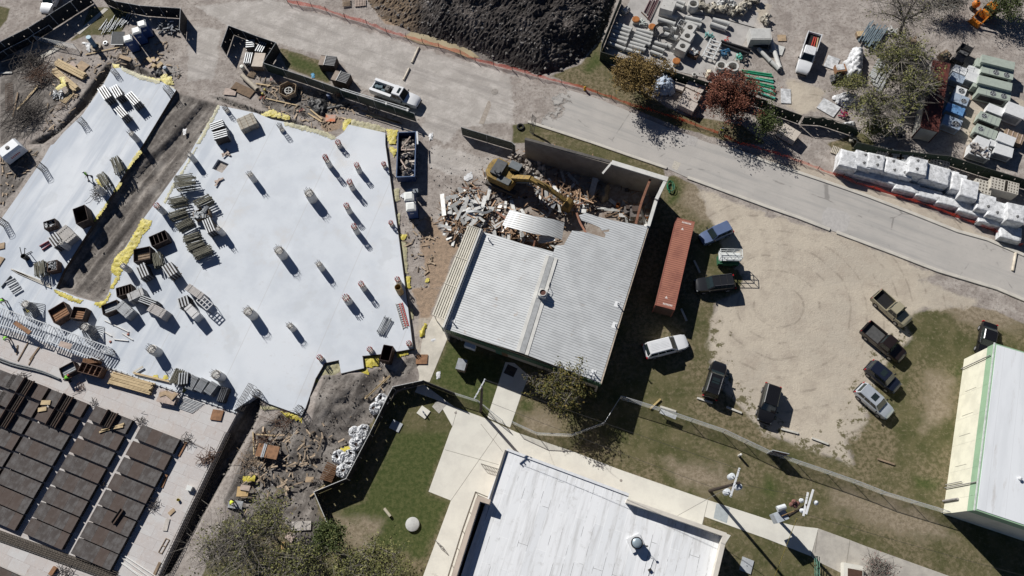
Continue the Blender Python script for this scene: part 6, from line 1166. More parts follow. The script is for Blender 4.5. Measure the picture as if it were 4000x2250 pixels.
for x,y,lab in ((1290,464,"small red brick at the end of a white tube"),(1112,538,"small red brick by the scrap of wood near the deck")): solo("red_brick",MB().box((0,0,.06),(.24,.2,.12)),M("brick_red",(.36,.12,.08),.8),lab,"brick",P(20,x,y,SLAB_Z),.3)
t = thing("white_box","white cool box on the deck's east part","box",P(30,1902,565,DECK_Z+.4)); t.location.z = DECK_Z; t.rotation_euler = (0,0,-.3); part("tub",MB().box((0,0,.2),(.62,.5,.4),taper=1.05),TW,t); part("lid",MB().box((0,0,.43),(.66,.54,.08)),TW,t)
solo("yellow_bucket",MB().lathe([(0,0),(.13,0),(.16,.3),(.14,.3),(.12,.03),(0,.03)],14),M("bucket_yellow",(.50,.42,.04),.5),"small yellow bucket on the deck below the white box","bucket",P(30,1800,685,DECK_Z))
c,L,hd = dims(30,1610,1220,1690,1075,DECK_Z); t = thing("timber_ladder","thin ladder-like timber frame lying on the deck's south-east","frame",(c.x,c.y,DECK_Z),hd); [part("stile",MB().box((0,s*.22,.04),(L,.07,.07)),OLDWD,t) for s in (-1,1)]; [part("rung",MB().box((f*L/2,0,.04),(.07,.38,.06)),OLDWD,t) for f in (-.95,0,.95)]
# rebar: cables, bundles and cages on the deck
c = P(20,-60,690,DECK_Z); mb = MB(); rg = random.Random(4)
for k in range(14):
 o_ = (rg.uniform(-.28,.28),rg.uniform(.02,.3)); pts_ = []
 for f in range(9):
  x = -60+(610+60)*f/8; y = 690+225*(f/8)+12*math.sin(f*.8); p = P(20,x,y,DECK_Z)-c; pts_.append((p.x,p.y+o_[0]*(1-f/12),o_[1]))
 mb.tube(pts_,.035,5)
solo("rebar_bundle",mb,M("blue_grey_rebar",(.11,.12,.13),.6,.3,var=.3),"long curved bundle of dark bars lying on the deck above the pans","rebar",c)
def tangle(label,t,x,y,s,n,z=DECK_Z,seed=1,mat=REB):
 rg = random.Random(seed); mb = MB()
 for _ in range(n):
  a = Vector((rg.gauss(0,s*.5),rg.gauss(0,s*.4),rg.uniform(.02,.5*s))); d = Vector((rg.gauss(0,1),rg.gauss(0,1),rg.gauss(0,.4)))*s*.45; mb.tube([a-d,a+Vector((rg.gauss(0,.1),rg.gauss(0,.1),.05)),a+d],.022,4)
 solo("rebar_tangle",mb,mat,label,"rebar",P(t,x,y,z))
for i,(t_,x,y,s,n,lab) in enumerate(((30,1880,80,.75,26,"tangle of bent bars beside the rightmost column's top pan"),(30,1530,735,.75,24,"tangle of bent bars beside the rightmost column's fifth pan"),(20,225,880,.6,18,"tangle of bent bars at the top of the third column of pans"),(20,545,1075,.6,18,"dark tangle of bent bars on the third column's first pan"),(20,1410,1330,.7,22,"tangle of bent bars above the rightmost column of pans"),(20,815,1000,.5,16,"loose tangle of bars below the brown gantry form"),(20,950,1150,.5,16,"tangle of bars with a white can at the second column's top"),(30,1045,520,.4,14,"small tangle of bars between the second and rightmost columns"),(30,2085,255,1.0,60,"stack of brown bent bars at the deck's east rim"),(10,985,505,1.1,40,"spread of bent bars round a column on the west slab"))): tangle(lab,t_,x,y,s,n,SLAB_Z,i,RUST if 'brown' in lab else REB)
def cagebeam(label,t,x1,y1,x2,y2,wd,h,z,n=4,tie=.35,mat=REB):
 a,b_ = P(t,x1,y1,z),P(t,x2,y2,z); L = (b_-a).length; mb = MB()
 for i in range(n):
  for zz in (0.05,h): mb.rod((0,-wd/2+wd*i/(n-1),zz),(L,-wd/2+wd*i/(n-1),zz),.028,4)
 for k in range(int(L/tie)): x = k*tie; mb.tube([(x,-wd/2,.03),(x,wd/2,.03),(x,wd/2,h),(x,-wd/2,h),(x,-wd/2,.03)],.018,4)
 solo("rebar_beam_cage",mb,mat,label,"rebar cage",a,heading(a,b_))
cagebeam("long rebar beam cage standing in the deep trench along the deck's east rim",30,2330,30,1640,1480,.75,1.2,-.55,5); cagebeam("long rebar cage in the trough below the columns of pans",30,-60,1010,1180,1449,.8,.4,DECK_Z-.02,5,mat=M("grey_brown_bar",(.15,.125,.10),.8,var=.4)); cagebeam("rebar mat on edge by the slab's south rim at the deep trench's head",20,2560,985,2420,1230,.7,1.1,.0,5)
c,L,hd = dims(30,-60,1030,1170,1470,DECK_Z+.01); solo("trough_shade_strip",MB().box((0,0,.008),(L,1.1,.012)),M("trough_shadow_board",(.17,.155,.14),.9,var=.4),"shade-dark strip standing for the beam trough below the columns of pans","trough",(c.x,c.y,DECK_Z),hd)  # flat dark strip: the trough's shaded depth is put into its colour
tangle("grey bars and scraps at the bottom edge by the beam trough",30,660,1410,.9,30,DECK_Z,31); board("orange-brown timber end at the bottom edge by the beam trough",30,515,1440,570,1360,.5,.3,DECK_Z,RPLY)
# west slab odds and ends
for k,q in enumerate(((400,1028,502,970),(425,1065,515,1003))): lying(f"red channel beam, {('upper', 'lower')[k]} of two by a silver bundle",10,*q,.11,SLAB_Z,M("channel_red",(.30,.07,.09),.6,var=.25),"red_channel","beam")
for k in range(4): board(f"long white beam, {ORD[k]} from the top, along the west slab's south",10,115-10*k+30*k,1258+12*k,500+6*k,1408+13*k,.13,.14,SLAB_Z,M("white_beam",(.68,.64,.56),.7,var=.15),"white_beam","beam",group="long white beams on the west slab")
c,L,hd = dims(10,15,1440,110,1325,SLAB_Z); lying("dark steel pipe at the left edge of the west slab",10,15,1440,110,1325,.1,SLAB_Z,M("gunmetal",(.15,.16,.17),.4,.4,var=.2))
for k in range(6): lying(f"bright tube, {ORD[k]} from the top of the pile at the slab's left edge",10,60+14*k,1395+22*k,150+14*k,1350+20*k,.11,SLAB_Z+.1*(k % 2),SILVB,group="bright tubes at the slab's left edge")
t = thing("black_drum","black open drum with bent steel legs on the west slab","drum",P(10,275,1150,SLAB_Z)); part("drum",MB().lathe([(0,.03),(.30,.03),(.33,0),(.34,.85),(.31,.85),(.29,.08)],18),BLKP,t,40); part("legs",MB().tube([(.1,.3,.8),(.3,.9,1.3),(-.2,1.2,.4)],.05).tube([(-.3,.1,.7),(-.5,.8,.9),(-.3,1.0,1.4)],.05).tube([(-.4,.5,.1),(.4,1.0,.1)],.05),DPOST,t)
board("brown timber panel at the far left of the slab, upper",10,-40,1040,50,1020,.9,.12,SLAB_Z,PLY); board("tan timber panel at the far left of the slab, lower",10,-30,1230,30,1140,.7,.12,SLAB_Z,PLY)
t = thing("timber_scraps","cross of plywood scraps north of the square pit","scraps",P(10,2275,100,SLAB_Z)); [part("scrap",MB().box((a,b_,.05+.05*k),(.9,.22,.06),r_),PLYP,t) for k,(a,b_,r_) in enumerate(((-.2,.1,.3),(.1,.1,1.5),(.3,-.1,-.5),(-.1,-.2,.9),(.2,.3,2.2)))]
t = thing("timber_scraps","cross of plywood scraps south of the square pit","scraps",P(10,2190,375,SLAB_Z)); [part("scrap",MB().box((a,b_,.05+.05*k),(.9,.25,.06),r_),PLYP,t) for k,(a,b_,r_) in enumerate(((0,.1,.3),(.1,0,1.3),(.4,.2,.6),(0,-.4,1.2)))]
rack("small heap of thin steel rods lying near the ladders on the slab's south-east",21,1245,455,1330,290,1.0,.3,SLAB_Z,mat=GREYP,name="rod_heap",group=None)
def ladder(label,t,x1,y1,x2,y2,wd,mat,z,n=12):
 c,L,hd = dims(t,x1,y1,x2,y2,z); th = thing("ladder",label,"ladder",(c.x,c.y,z),hd); [part("stile",MB().box((0,s*wd/2,.06),(L,.07,.09)),mat,th) for s in (-1,1)]; [part("rung",MB().box((-L/2+L*(k+.5)/n,0,.06),(.07,wd,.05)),mat,th) for k in range(n)]
ladder("white and black ladder lying on the slab's east rim",21,1425,150,1500,405,.55,M("ladder_pale",(.50,.49,.46),.5,var=.3),SLAB_Z); ladder("red ladder lying against the white one on the slab's east rim",21,1455,150,1520,385,.4,RED,SLAB_Z); ladder("wooden ladder lying in the north-west compound by the grey rail",0,400,410,660,478,.6,M("ladder_tan",(.42,.36,.28),.7,var=.2),.04,14)
# ------------------------------------------------------------------ yellow vapour-barrier plastic
def plastic_mat(name,col,alpha):
 m = M(name,col,.5,var=.4,scale=1.6,spec=.5,bmp=.6); 
 if alpha < 1: m.node_tree.nodes["Principled BSDF"].inputs['Alpha'].default_value = alpha
 return m
YP = plastic_mat("yellow_plastic",(.62,.52,.06),1); YV = plastic_mat("pale_yellow_film",(.56,.52,.29),.72); BP = plastic_mat("black_plastic",(.02,.02,.022),1); WP = plastic_mat("white_plastic_film",(.70,.71,.72),1); BLT = plastic_mat("blue_white_tarp",(.42,.50,.62),1)
def crumple(name,label,pts,mat,z=.10,amp=.07,cat="plastic sheet",step=.16,dome=0.0,group=None):
 poly = XY(pts,z); cx = sum(p[0] for p in poly)/len(poly); cy = sum(p[1] for p in poly)/len(poly); x0,x1,y0,y1 = min(p[0] for p in poly),max(p[0] for p in poly),min(p[1] for p in poly),max(p[1] for p in poly)
 gx,gy = np.meshgrid(np.arange(x0-.3,x1+.3,step),np.arange(y0-.3,y1+.3,step)); d = sdist(gx,gy,poly)+.22*(fbm(gx*2.1,gy*2.1,2)-.4); n = np.abs(fbm(gx*2.7+3,gy*2.7,3)-.44)*2.8; gz = z+amp*n*np.clip(-d*3,.15,1)+dome*np.clip(-d/.9,0,1)**.6
 ins = (d < .06); ix = np.arange(gx.size).reshape(gx.shape); q4 = np.stack([ix[:-1,:-1],ix[:-1,1:],ix[1:,1:],ix[1:,:-1]],-1).reshape(-1,4); q4 = q4[ins.ravel()[q4].sum(1) >= 3]
 if not len(q4): q4 = np.array([[0,1,gx.shape[1]+1,gx.shape[1]]])
 gx = gx+(rng.random(gx.shape)-.5)*step*.9; gy = gy+(rng.random(gy.shape)-.5)*step*.9; used,inv = np.unique(q4,return_inverse=True); vs = np.stack([gx.ravel()-cx,gy.ravel()-cy,gz.ravel()],1)[used]; me = bpy.data.meshes.new(name); me.from_pydata(vs.tolist(),[],inv.reshape(-1,4).tolist()); me.materials.append(mat); me.polygons.foreach_set('use_smooth',[True]*len(me.polygons)); return solo(name,me,mat,label,cat,(cx,cy,0),0,group)
PL = [(0,(1130,640,1195,650,1200,690,1150,692),1,"yellow plastic scrap at the west slab's north tip"),(0,(1220,672,1430,755,1610,812,1600,840,1400,795,1220,700),0,"crinkled pale film along the west slab's north rim"),(0,(1430,760,1500,775,1640,795,1600,815,1440,795),1,"thin yellow plastic fold on the west slab's north rim"),(0,(1612,762,1670,742,1730,772,1742,850,1680,852,1622,812),1,"bulky yellow plastic at the west slab's north-east corner"),
(0,(1640,835,1762,885,1745,990,1722,905),0,"pale film hanging at the west slab's north-east corner"),(0,(1620,1190,1600,1190,1455,1440,1480,1440),0,"pale film strip between the west slab and the dirt lane"),(10,(1395,60,1425,82,1290,245,1262,290,1262,260),1,"yellow film strip at the mud strip's west side, upper"),(10,(1212,382,1235,390,1165,480,1140,475),1,"yellow film strip at the mud strip's west side, middle"),(10,(1080,575,1095,590,960,780,945,770),1,"yellow film strip at the mud strip's west side, lower"),
(0,(2190,1055,2215,1065,2010,1449,1970,1449),0,"crinkled pale film along the main slab's north-west edge"),(10,(1965,40,1992,12,1840,290,1805,310),0,"pale film strip at the mud strip's east side, upper"),(10,(1745,390,1765,400,1660,600,1640,590),0,"pale film strip at the mud strip's east side, lower"),(10,(1430,745,1530,780,1500,850,1440,905,1370,1040,1310,1130,1270,1200,1195,1330,1125,1292,1118,1240,1160,1140,1250,1060,1350,905),1,"biggest yellow plastic sheet, draped down the mud strip's east side"),
(10,(1170,1330,1205,1335,1140,1449,1105,1449),1,"yellow film strip below the biggest yellow sheet"),(20,(520,0,640,45,720,90,830,118,800,152,690,112,600,72),1,"yellow plastic fold along the south end of the mud strip"),(20,(945,150,1050,130,1100,40,1110,60,1060,160,1000,192),1,"yellow plastic at the mud strip's south-east corner"),(20,(250,205,292,222,275,262),1,"yellow scrap on the slab below the props near the truss"),(20,(1830,975,1872,1040,1840,1052),1,"yellow scrap at the panel row's foot"),(20,(1535,880,1605,885,1585,940),1,"yellow scrap on the long plank by the edge rail"),(20,(1630,880,1690,865,1690,912,1650,915),1,"yellow rag beside the prop rack of the panel row"),
(1,(40,1160,150,1100,200,1115,230,1130,345,1165,335,1205,160,1175),1,"yellow tarp lying on the main slab's north rim"),(1,(270,1222,480,1262,700,1325,810,1390,780,1405,600,1340,300,1262),0,"crinkled pale film along the main slab's north rim"),(1,(888,1190,965,1200,930,1255,905,1312,865,1292),1,"yellow sheet at the notch of the main slab's north rim"),(1,(960,1200,1200,1250,1320,1300,1250,1335,950,1255),0,"pale film on the bump of the main slab's north rim"),(1,(1310,1295,1425,1312,1400,1449,1335,1449),1,"yellow sheet between the main slab and the dumpster, upper"),(11,(1340,20,1420,60,1390,130,1345,60),1,"yellow sheet between the main slab and the dumpster, lower"),
(11,(1380,450,1440,440,1440,560,1390,580),0,"pale film on the slab's east side by the blue toilets"),(11,(1400,700,1446,700,1446,890,1425,880),0,"pale film strip on the slab's east side, south of the toilets"),(11,(1440,910,1532,905,1500,962,1450,960),1,"small yellow sheet on the slab's east side, midway"),(11,(1450,970,1512,1000,1525,1300,1495,1300),0,"long pale film on the slab's east side below the small yellow sheet"),(11,(1490,1330,1550,1330,1558,1449,1505,1449),1,"yellow film by the brown steel tube"),(11,(1700,1375,1730,1350,1742,1372,1712,1397),1,"small yellow scrap on the brown soil east of the slab"),
(21,(1530,195,1592,215,1580,330,1548,285),0,"pale film at the slab's east rim by the ladders"),(21,(1692,345,1716,372,1690,490,1650,490,1645,450),1,"bright yellow cover standing on the soil west of the hall's canopy"),(21,(1410,640,1530,625,1532,670,1430,696),1,"yellow sheet at the slab's south rim, right of the leaning rusty box"),(21,(1085,692,1250,670,1242,782,1090,797),1,"yellow sheet in the notch left of the leaning rusty box"),(21,(860,862,1130,806,1130,862,1020,882,960,952,930,950),1,"yellow sheet fanning out under the notch of the slab"),(21,(692,760,830,732,860,860,900,932,700,860,640,902),0,"pale film in the notch at the slab's south side"),(21,(600,910,630,910,622,990,600,1090),1,"thin yellow fold down the slab's slanting south-east edge"),(21,(560,1110,590,1100,545,1250,562,1332,522,1370,450,1342,450,1282,510,1260),1,"yellow sheet at the slab's southern tip"),(21,(230,1222,430,1280,450,1342,330,1302),1,"yellow fold along the slab's south-west rim"),(21,(40,1192,200,1182,330,1222,60,1222),0,"pale film with rebar on the slab's south-west rim"),
(31,(842,170,920,145,967,175,880,206),1,"yellow plastic between the white bulk bags"),(30,(2440,450,2574,430,2560,502,2450,500),1,"yellow sheet on the scrap heap by the trench"),(0,(600,770,650,770,665,860,575,910,558,882,620,842),1,"yellow tarp draped over the lumber in the north-west"),(10,(960,350,1000,350,1035,430,975,390),1,"yellow rag on the prop rack near the walking person")]
for t_,q,y,lab in PL:
 sl = any(k in lab for k in ("pale film along","rag","plank","panel row","truss")); dig = "mud strip" in lab or "biggest" in lab
 crumple("plastic_sheet",lab,T(t_,*q),YP if y else YV,.34 if (sl or dig) else (.9 if 'rack near' in lab or 'lumber in' in lab else .06),.13 if y else .10,group=None,dome=.5 if 'standing' in lab else .02)
# ================================================================== PIPE YARD
CP = M("concrete_pipe",(.52,.52,.50),.85,var=.15,scale=2); CBX = M("precast_concrete",(.54,.53,.50),.85,var=.15,scale=1.5); HOLE = M("hole_dark",(.10,.085,.07),.95)
SETS = [("west stack by the green fence",.30,[(1070,250,1205,300),(1015,270,1190,325),(1005,310,1175,365),(990,350,1165,405),(978,390,1150,445),(965,432,1140,500)]),("middle stack beside the black coil",.30,[(1250,300,1420,345),(1240,330,1410,385),(1225,362,1400,420),(1215,397,1390,455),(1185,432,1335,475),(1170,462,1340,510),(1150,500,1290,545)]),
  ("short pile by the olive tree",.27,[(1430,430,1560,465),(1410,472,1530,515),(1390,520,1510,565),(1540,440,1600,480)]),("pair half under the black coil",.38,[(1520,275,1650,305),(1530,345,1662,390)]),("pair north of the black coil",.36,[(1500,130,1660,190),(1470,198,1640,250)]),("pair left of the hose curve",.34,[(1740,178,1905,215),(1735,222,1900,265)]),("pair alone in the yard's middle",.36,[(2015,200,2185,250),(1995,245,2155,300)]),("pair at the top edge",.32,[(1630,5,1735,45),(1635,50,1720,85)])]
for nm,r,ls in SETS:
 for k,q in enumerate(ls): lying(f"concrete pipe, {ORD[k]} from the top in the {nm}",2,*q,r,.02,CP,"concrete_pipe","pipe","concrete pipes in the yard",True)
lying("fat short concrete pipe by itself against the green fence",2,1118,125,1170,90,.42,.02,CP,"concrete_pipe","pipe",None,True)
def holebox(label,x,y,s,h,rz,r=.42):
 p = P(2,x,y,h); t = thing("manhole_box",label,"manhole box",(p.x,p.y,.02),rz); n = 24; mb = MB(); ring = [(r*math.cos(2*PI*i/n),r*math.sin(2*PI*i/n)) for i in range(n)]; sq = []
 for x_,y_ in ring: k = (s/2)/max(abs(x_),abs(y_)); sq.append((x_*k,y_*k))
 mb.loft([[(*q,0) for q in sq],[(*q,h) for q in sq],[(*q,h) for q in ring],[(*q,.1) for q in ring]],False); part("box",mb,CBX,t); part("floor",MB().lathe([(0,.12),(r,.12)],16),HOLE,t)
ha = heading(P(2,1760,220),P(2,1860,265))
holebox("square concrete manhole box, uppermost of three with round openings",1792,275,1.55,1.2,ha); holebox("square concrete manhole box, middle of three with round openings",1765,360,1.6,1.3,ha); holebox("square concrete manhole box, lowest of three with round openings",1717,462,1.6,1.5,ha)
for x,y,r,h,lab in ((1825,35,.8,1.2,"upright concrete ring at the yard's top edge"),(2105,655,.78,.8,"upright concrete ring, left of two by the green pipes"),(2222,665,.9,1.0,"upright concrete ring with white fittings, right of two by the green pipes"),(1572,668,.55,.3,"low concrete ring half hidden by the olive-brown tree"),(1835,748,.32,.2,"small pale ring on the yard floor by the south fence")):
 p = P(2,x,y,h); solo("concrete_ring",MB().lathe([(r*.68,0),(r,0),(r,h-.06),(r-.05,h),(r*.68,h),(r*.68,0)],24),CBX,lab,"ring",(p.x,p.y,.02),smooth=40)
def pblock(label,t,x,y,l,wd,h,hp,mat,name="concrete_block",cat="block",feats=None,z=.02):
 p = P(t,x,y,z+h); th = thing(name,label,cat,(p.x,p.y,z),heading(P(t,*hp[:2]),P(t,*hp[2:]))); part("body",MB().box((0,0,h/2),(l,wd,h)),mat,th)
 for n_,mb,mt in feats or []: part(n_,mb,mt,th)
 return th
pblock("tall pale concrete box with lifting holes at the yard's top edge",2,1572,45,1.9,2.0,1.6,(1520,60,1625,90),CBX,feats=[("lifting_eye",MB().lathe([(0,1.61),(.06,1.61)],8,(.5,.5,0)).lathe([(0,1.61),(.06,1.61)],8,(-.5,-.4,0)),HOLE)]); pblock("large pale concrete box at the yard's east side above the grey tubes",2,2500,340,3.0,2.0,1.6,(2400,350,2574,350),CBX,feats=[("top_lip",MB().box((0,0,1.62),(2.7,1.7,.04)),CP)])
p = P(2,1520,315,.8); t = thing("hose_coil","big coil of black pipe lying on concrete pipes","coil",(p.x,p.y,.75))
for k in range(9): mb = MB(); r = 1.05+.055*k+.05*math.sin(k*3); mb.tube([(r*math.cos(2*PI*i/36)+.06*math.sin(k),r*math.sin(2*PI*i/36)+.05*math.cos(k*2),.05+.05*(k % 3)) for i in range(37)],.05,5); part("loop",mb,BP,t)
mb = MB().tube([P(2,*q,.05) for q in ((1700,215),(1740,165),(1800,145),(1950,155),(2130,190),(2300,240),(2480,290))],.045,5); o = P(2,1950,155); mb.v = [(x-o.x,y-o.y,z) for x,y,z in mb.v]; solo("hose",mb,BP,"long black hose curving across the yard floor","hose",(o.x,o.y,0))
for k,q in enumerate(((1330,120,1390,0),(1350,135,1412,0),(1368,150,1430,0),(1378,205,1478,-10),(1362,190,1460,-10))): lying(f"maroon steel pipe, {ORD[k]} from the left at the yard's top",2,*q,.09,.02+.1*(k % 2),M("maroon_pipe",(.13,.065,.07),.6,var=.25),"maroon_pipe","pipe","maroon pipes")
lying("rust-brown post lying below the maroon pipes",2,1300,120,1385,205,.07,.02,RUST)
for k,q in enumerate(((2100,415,2400,505),(2105,445,2385,545))): lying(f"long black plastic pipe, {('upper', 'lower')[k]} of two by the white ladder frame",2,*q,.2,.02,BP,"black_pipe","pipe")
for t_,q,r,mt,lab in ((2,(2475,490,2600,620),.28,CP,"grey concrete tube leaning toward the white pickup, left"),(3,(25,395,118,690),.3,CP,"long grey tube beside the white pickup, right of the V"),(3,(0,590,110,700),.28,CP,"grey tube forming the V's lower leg near the white pickup"),(2,(2420,450,2574,470),.25,BP,"black tube in front of the large concrete box")): lying(lab,t_,*q,r,.02,mt,"large_tube","tube",None,True)
GP = M("green_pipe",(.03,.30,.16),.45,var=.2); GPT = M("teal_pipe",(.10,.48,.38),.45,var=.2); a0 = px(2,2300,700); 
for k in range(9):
 y0,y1 = 700+24*k,745+30*k; x0 = 2310+14*k; c,L,hd = (lambda a,b_: ((a+b_)/2,(b_-a).length,heading(a,b_)))(P(2,x0,y0,.3+.1*(k % 3)),P(3,40+4*k,y1-0,.3)); c.z = .15+.2*(k % 2)
 solo("green_pipe",MB().rod((-L/2,0,0),(L/2,0,0),.14,10).rod((L/2-.3,0,0),(L/2,0,0),.17,10),GPT if k in (3,6,8) else GP,f"{'teal' if k in (3, 6, 8) else 'green'} plastic pipe, {ORD[k]} from the top of the green pile","pipe",c,hd,"green plastic pipes behind the red-brown tree",40)
t = thing("lattice_stand","white steel ladder-like frame standing askew by the black pipes","frame",P(2,2000,520)); t.rotation_euler = (0,0,heading(P(2,1940,620),P(2,2040,410))); FRW = M("frame_white",(.62,.63,.62),.5,var=.15)
for s in (-.75,.75): part("stile",MB().box((0,s,.55),(3.4,.22,.14)),FRW,t)
for k in range(5): part("rung",MB().box((-1.5+.75*k,0,.56),(.22,1.4,.12)),FRW,t)
for sx in (-1.6,1.6): part("leg",MB().box((sx,-.75,.25),(.14,.14,.5)).box((sx,.75,.25),(.14,.14,.5)),FRW,t)
for x,y,mt,s,lab in ((2135,540,M("fitting_blue",(.04,.14,.26),.5,var=.4),.45,"heap of blue pipe fittings by the white frame"),(2272,578,GPT,.35,"teal pipe elbow by the concrete rings"),(1975,370,M("fitting_teal",(.16,.38,.36),.5,var=.5,island=.5),.45,"heap of teal and black fittings above the white frame"),(1315,240,M("fitting_white",(.60,.64,.60),.5,var=.3),.42,"heap of white fittings between rusty bases"),(2150,410,RED,.22,"small heap of red fittings by the black pipes"),(2330,600,BP,.35,"black bin by the teal elbow")):
 solo("fitting_heap",junk(16,s*3,s*3,.1,.55,s*.8,int(x)),mt,lab,"fittings",P(2,x,y))
for x,y,lab in ((1247,188,"rusty orange manhole base nearest the maroon pipes"),(1412,262,"rusty orange manhole base left of the black coil"),(1655,607,"rusty orange manhole base on a wire crate by the south fence")):
 p = P(2,x,y,.7); t = thing("iron_casting",lab,"manhole base",(p.x,p.y,.02)); part("stand",MB().box((0,0,.22),(.95,.95,.44)),CBX,t); part("ring",MB().lathe([(0,.45),(.55,.45),(.55,.62),(.42,.66),(0,.64)],18),M("orange_rust",(.42,.155,.04),.8,var=.35),t)
t = thing("wire_crate","white wire crate beside the manhole boxes","crate",P(2,1705,280)); t.rotation_euler = (0,0,ha)
for k in range(6):
 for s in (-.55,.55): part("wire",MB().tube([(-.6+.24*k,s,0),(-.6+.24*k,s,.9)],.025),FRW,t)
part("rim",MB().tube([(-.6,-.55,.9),(.6,-.55,.9),(.6,.55,.9),(-.6,.55,.9),(-.6,-.55,.9)],.04),FRW,t); part("contents",junk(18,1.1,1,.1,.6,.3,5),M("mixed_grey",(.35,.34,.33),.7,var=.5,island=.5),t)
p = P(2,1830,530,.6); t = thing("tool_crate","low crate with white and red clutter below the manhole boxes","crate",(p.x,p.y,0),ha); part("crate",MB().box((0,0,.3),(1.4,1.2,.6)),DKRUST,t); part("clutter",junk(16,1.2,1,.6,.75,.35,6),FRW,t)
mb = MB(); rg = random.Random(9); SB = M("wrapped_stone",(.52,.48,.40),.85,var=.35,scale=3,bmp=.5,island=.3)
for k,(x,y,s) in enumerate(((1905,80,.8),(1990,110,.85),(2100,50,.9),(2090,110,.85),(2200,60,.8),(2190,130,.8),(2290,120,.95),(2360,60,.85),(2540,220,.8),(2450,30,.7))):
 mb = MB(); [chunk(mb,(rg.gauss(0,s*.4),rg.gauss(0,s*.4),rg.uniform(.1,s)),s*.42,rg) for _ in range(16)]; solo("stone_pallet",mb,M("white_wrap_stone",(.66,.66,.64),.7,var=.3,bmp=.4) if k in (2,4) else SB,f"{'white-wrapped' if k in (2, 4) else 'tan'} pallet of rough stone, {ORD[k]} from the left along the yard's top","stone pallet",P(2,x,y,0),0,"pallets of rough stone")
PAV = M("pinkish_paver",(.52,.46,.41),.85,var=.15,scale=2)
def pavers(label,t,x,y,l,wd,h,hp,nl,nw,mat=PAV,front=None,name="paver_pallet"):
 p = P(t,x,y,h); th = thing(name,label,"paver pallet",(p.x,p.y,.02),heading(P(t,*hp[:2]),P(t,*hp[2:]))); part("pallet",MB().box((0,0,.07),(l,wd,.12)),OLDWD,th)
 for i in range(nl):
  for j in range(nw): part("block",MB().box((-l/2+l*(i+.5)/nl,-wd/2+wd*(j+.5)/nw,.14+(h-.14)/2),(l/nl-.03,wd/nw-.03,h-.16)),mat,th)
 return th
hp_ = (1780,830,1940,905); pavers("pallet of pinkish stone slabs, uppermost of three by the yard fence",2,1848,865,2.5,1.6,1.0,hp_,3,1); pavers("pallet of pinkish stone slabs, middle of three, a yellow rag on it",2,1805,958,2.4,1.4,1.0,hp_,1,1); pavers("pallet of pinkish stone slabs, lowest of three, nearest the road",2,1768,1045,2.4,1.5,1.1,hp_,2,1); pavers("low pallet of pinkish slabs right of the blue-white tarp",2,1675,868,1.6,1.0,.6,(1630,840,1730,875),2,1); pavers("pallet of cream slabs standing outside the yard's opening",3,215,1325,2.6,1.7,1.2,(150,1250,300,1340),3,1,M("cream_slab",(.56,.50,.43),.8,var=.12))
crumple("tarp","blue-white tarp over a heap between the two autumn trees",T(2,1440,800,1560,740,1640,830,1640,920,1600,970,1430,945),BLT,.1,.5,"tarp",dome=1.0); crumple("tarp","white canvas folded above the blue-white tarp",T(2,1470,740,1565,735,1600,790,1500,820),WP,.6,.4,"tarp",dome=.5)
crumple("canvas_bag","cream canvas bag standing by the yard's south fence",T(2,1945,720,2000,700,2030,760,1990,800,1945,790),M("cream_canvas",(.62,.56,.44),.8,var=.15),.05,.2,"bag",dome=1.0)
# ------------------------------------------------------------------ east yard
for t_,x,y,l,wd,hp_,mt,lab in ((3,180,965,2.4,1.35,(205,1040,200,890),WP,"white board lying beside the green pipe ends"),(3,642,628,2.1,1.7,(620,690,670,570),WP,"white board lying beside the white pickup truck"),(3,610,1080,2.6,2.0,(540,1050,680,1130),WP,"white sheet boards in front of the white tarps, at the fence's sag"),(3,140,380,1.2,1.1,(100,380,175,380),PLY,"tan plywood square on the dirt left of the white pickup"),(3,90,495,1.9,1.6,(40,480,140,510),M("grey_white_board",(.60,.60,.57),.6,var=.2),"pale board under the grey tubes by the white pickup")):
 c = P(t_,x,y,.1); solo("white_board",MB().box((0,0,.04),(l,wd,.08)),mt,lab,"board",(c.x,c.y,.02),heading(P(t_,*hp_[:2]),P(t_,*hp_[2:])))
t = pblock("white-topped wooden pallet box between the white board and wrapped stack",3,735,680,1.4,1.2,.8,(690,700,780,690),RPLY,"pallet_box","box",[("lid",MB().box((-.1,.1,.83),(1.1,.9,.05)),WP)])
crumple("wrapped_stack","large stack under white plastic wrap in the storage yard",T(3,850,485,950,515,945,690,915,830,790,800,740,640,800,590),WP,.1,.5,"wrapped stack",dome=1.3); crumple("tarp","shiny black plastic sheet below the white wrapped stack",T(3,625,760,740,725,760,800,690,850,630,840),BP,.1,.6,"plastic sheet",dome=.5); crumple("tarp","white tarps heaped at the yard fence's sag",T(3,640,975,780,925,900,975,930,1040,780,1085,690,1040),WP,.1,.6,"tarp",dome=.5); crumple("tarp","white tarp heap under the oaks, right of the sagging fence",T(3,915,1030,1080,1010,1100,1140,930,1150),M("grey_white_sheet",(.50,.50,.50),.6,var=.3),.1,.5,"tarp",dome=.5); crumple("tarp","white film bag against the dark green fence under the oaks",T(3,750,1240,860,1215,880,1270,770,1265),WP,.1,.4,"tarp",dome=.6)
BLUS = M("blue_grey_steel",(.30,.38,.42),.4,.4,var=.3,scale=3,island=.3); rg = random.Random(11)
t = thing("stud_stack","blue-grey steel stud stack below the bare tree","steel stack",P(3,1040,370)); t.rotation_euler = (0,0,heading(P(3,960,500),P(3,1120,250)))
for k in range(22): part("stud",MB().box((rg.uniform(-.5,.5),-1.2+2.4*(k % 11)/10,.2+.25*(k//11)+rg.uniform(0,.08)),(rg.uniform(2.8,4.2),.16,.16),rg.uniform(-.06,.06)),BLUS,t)
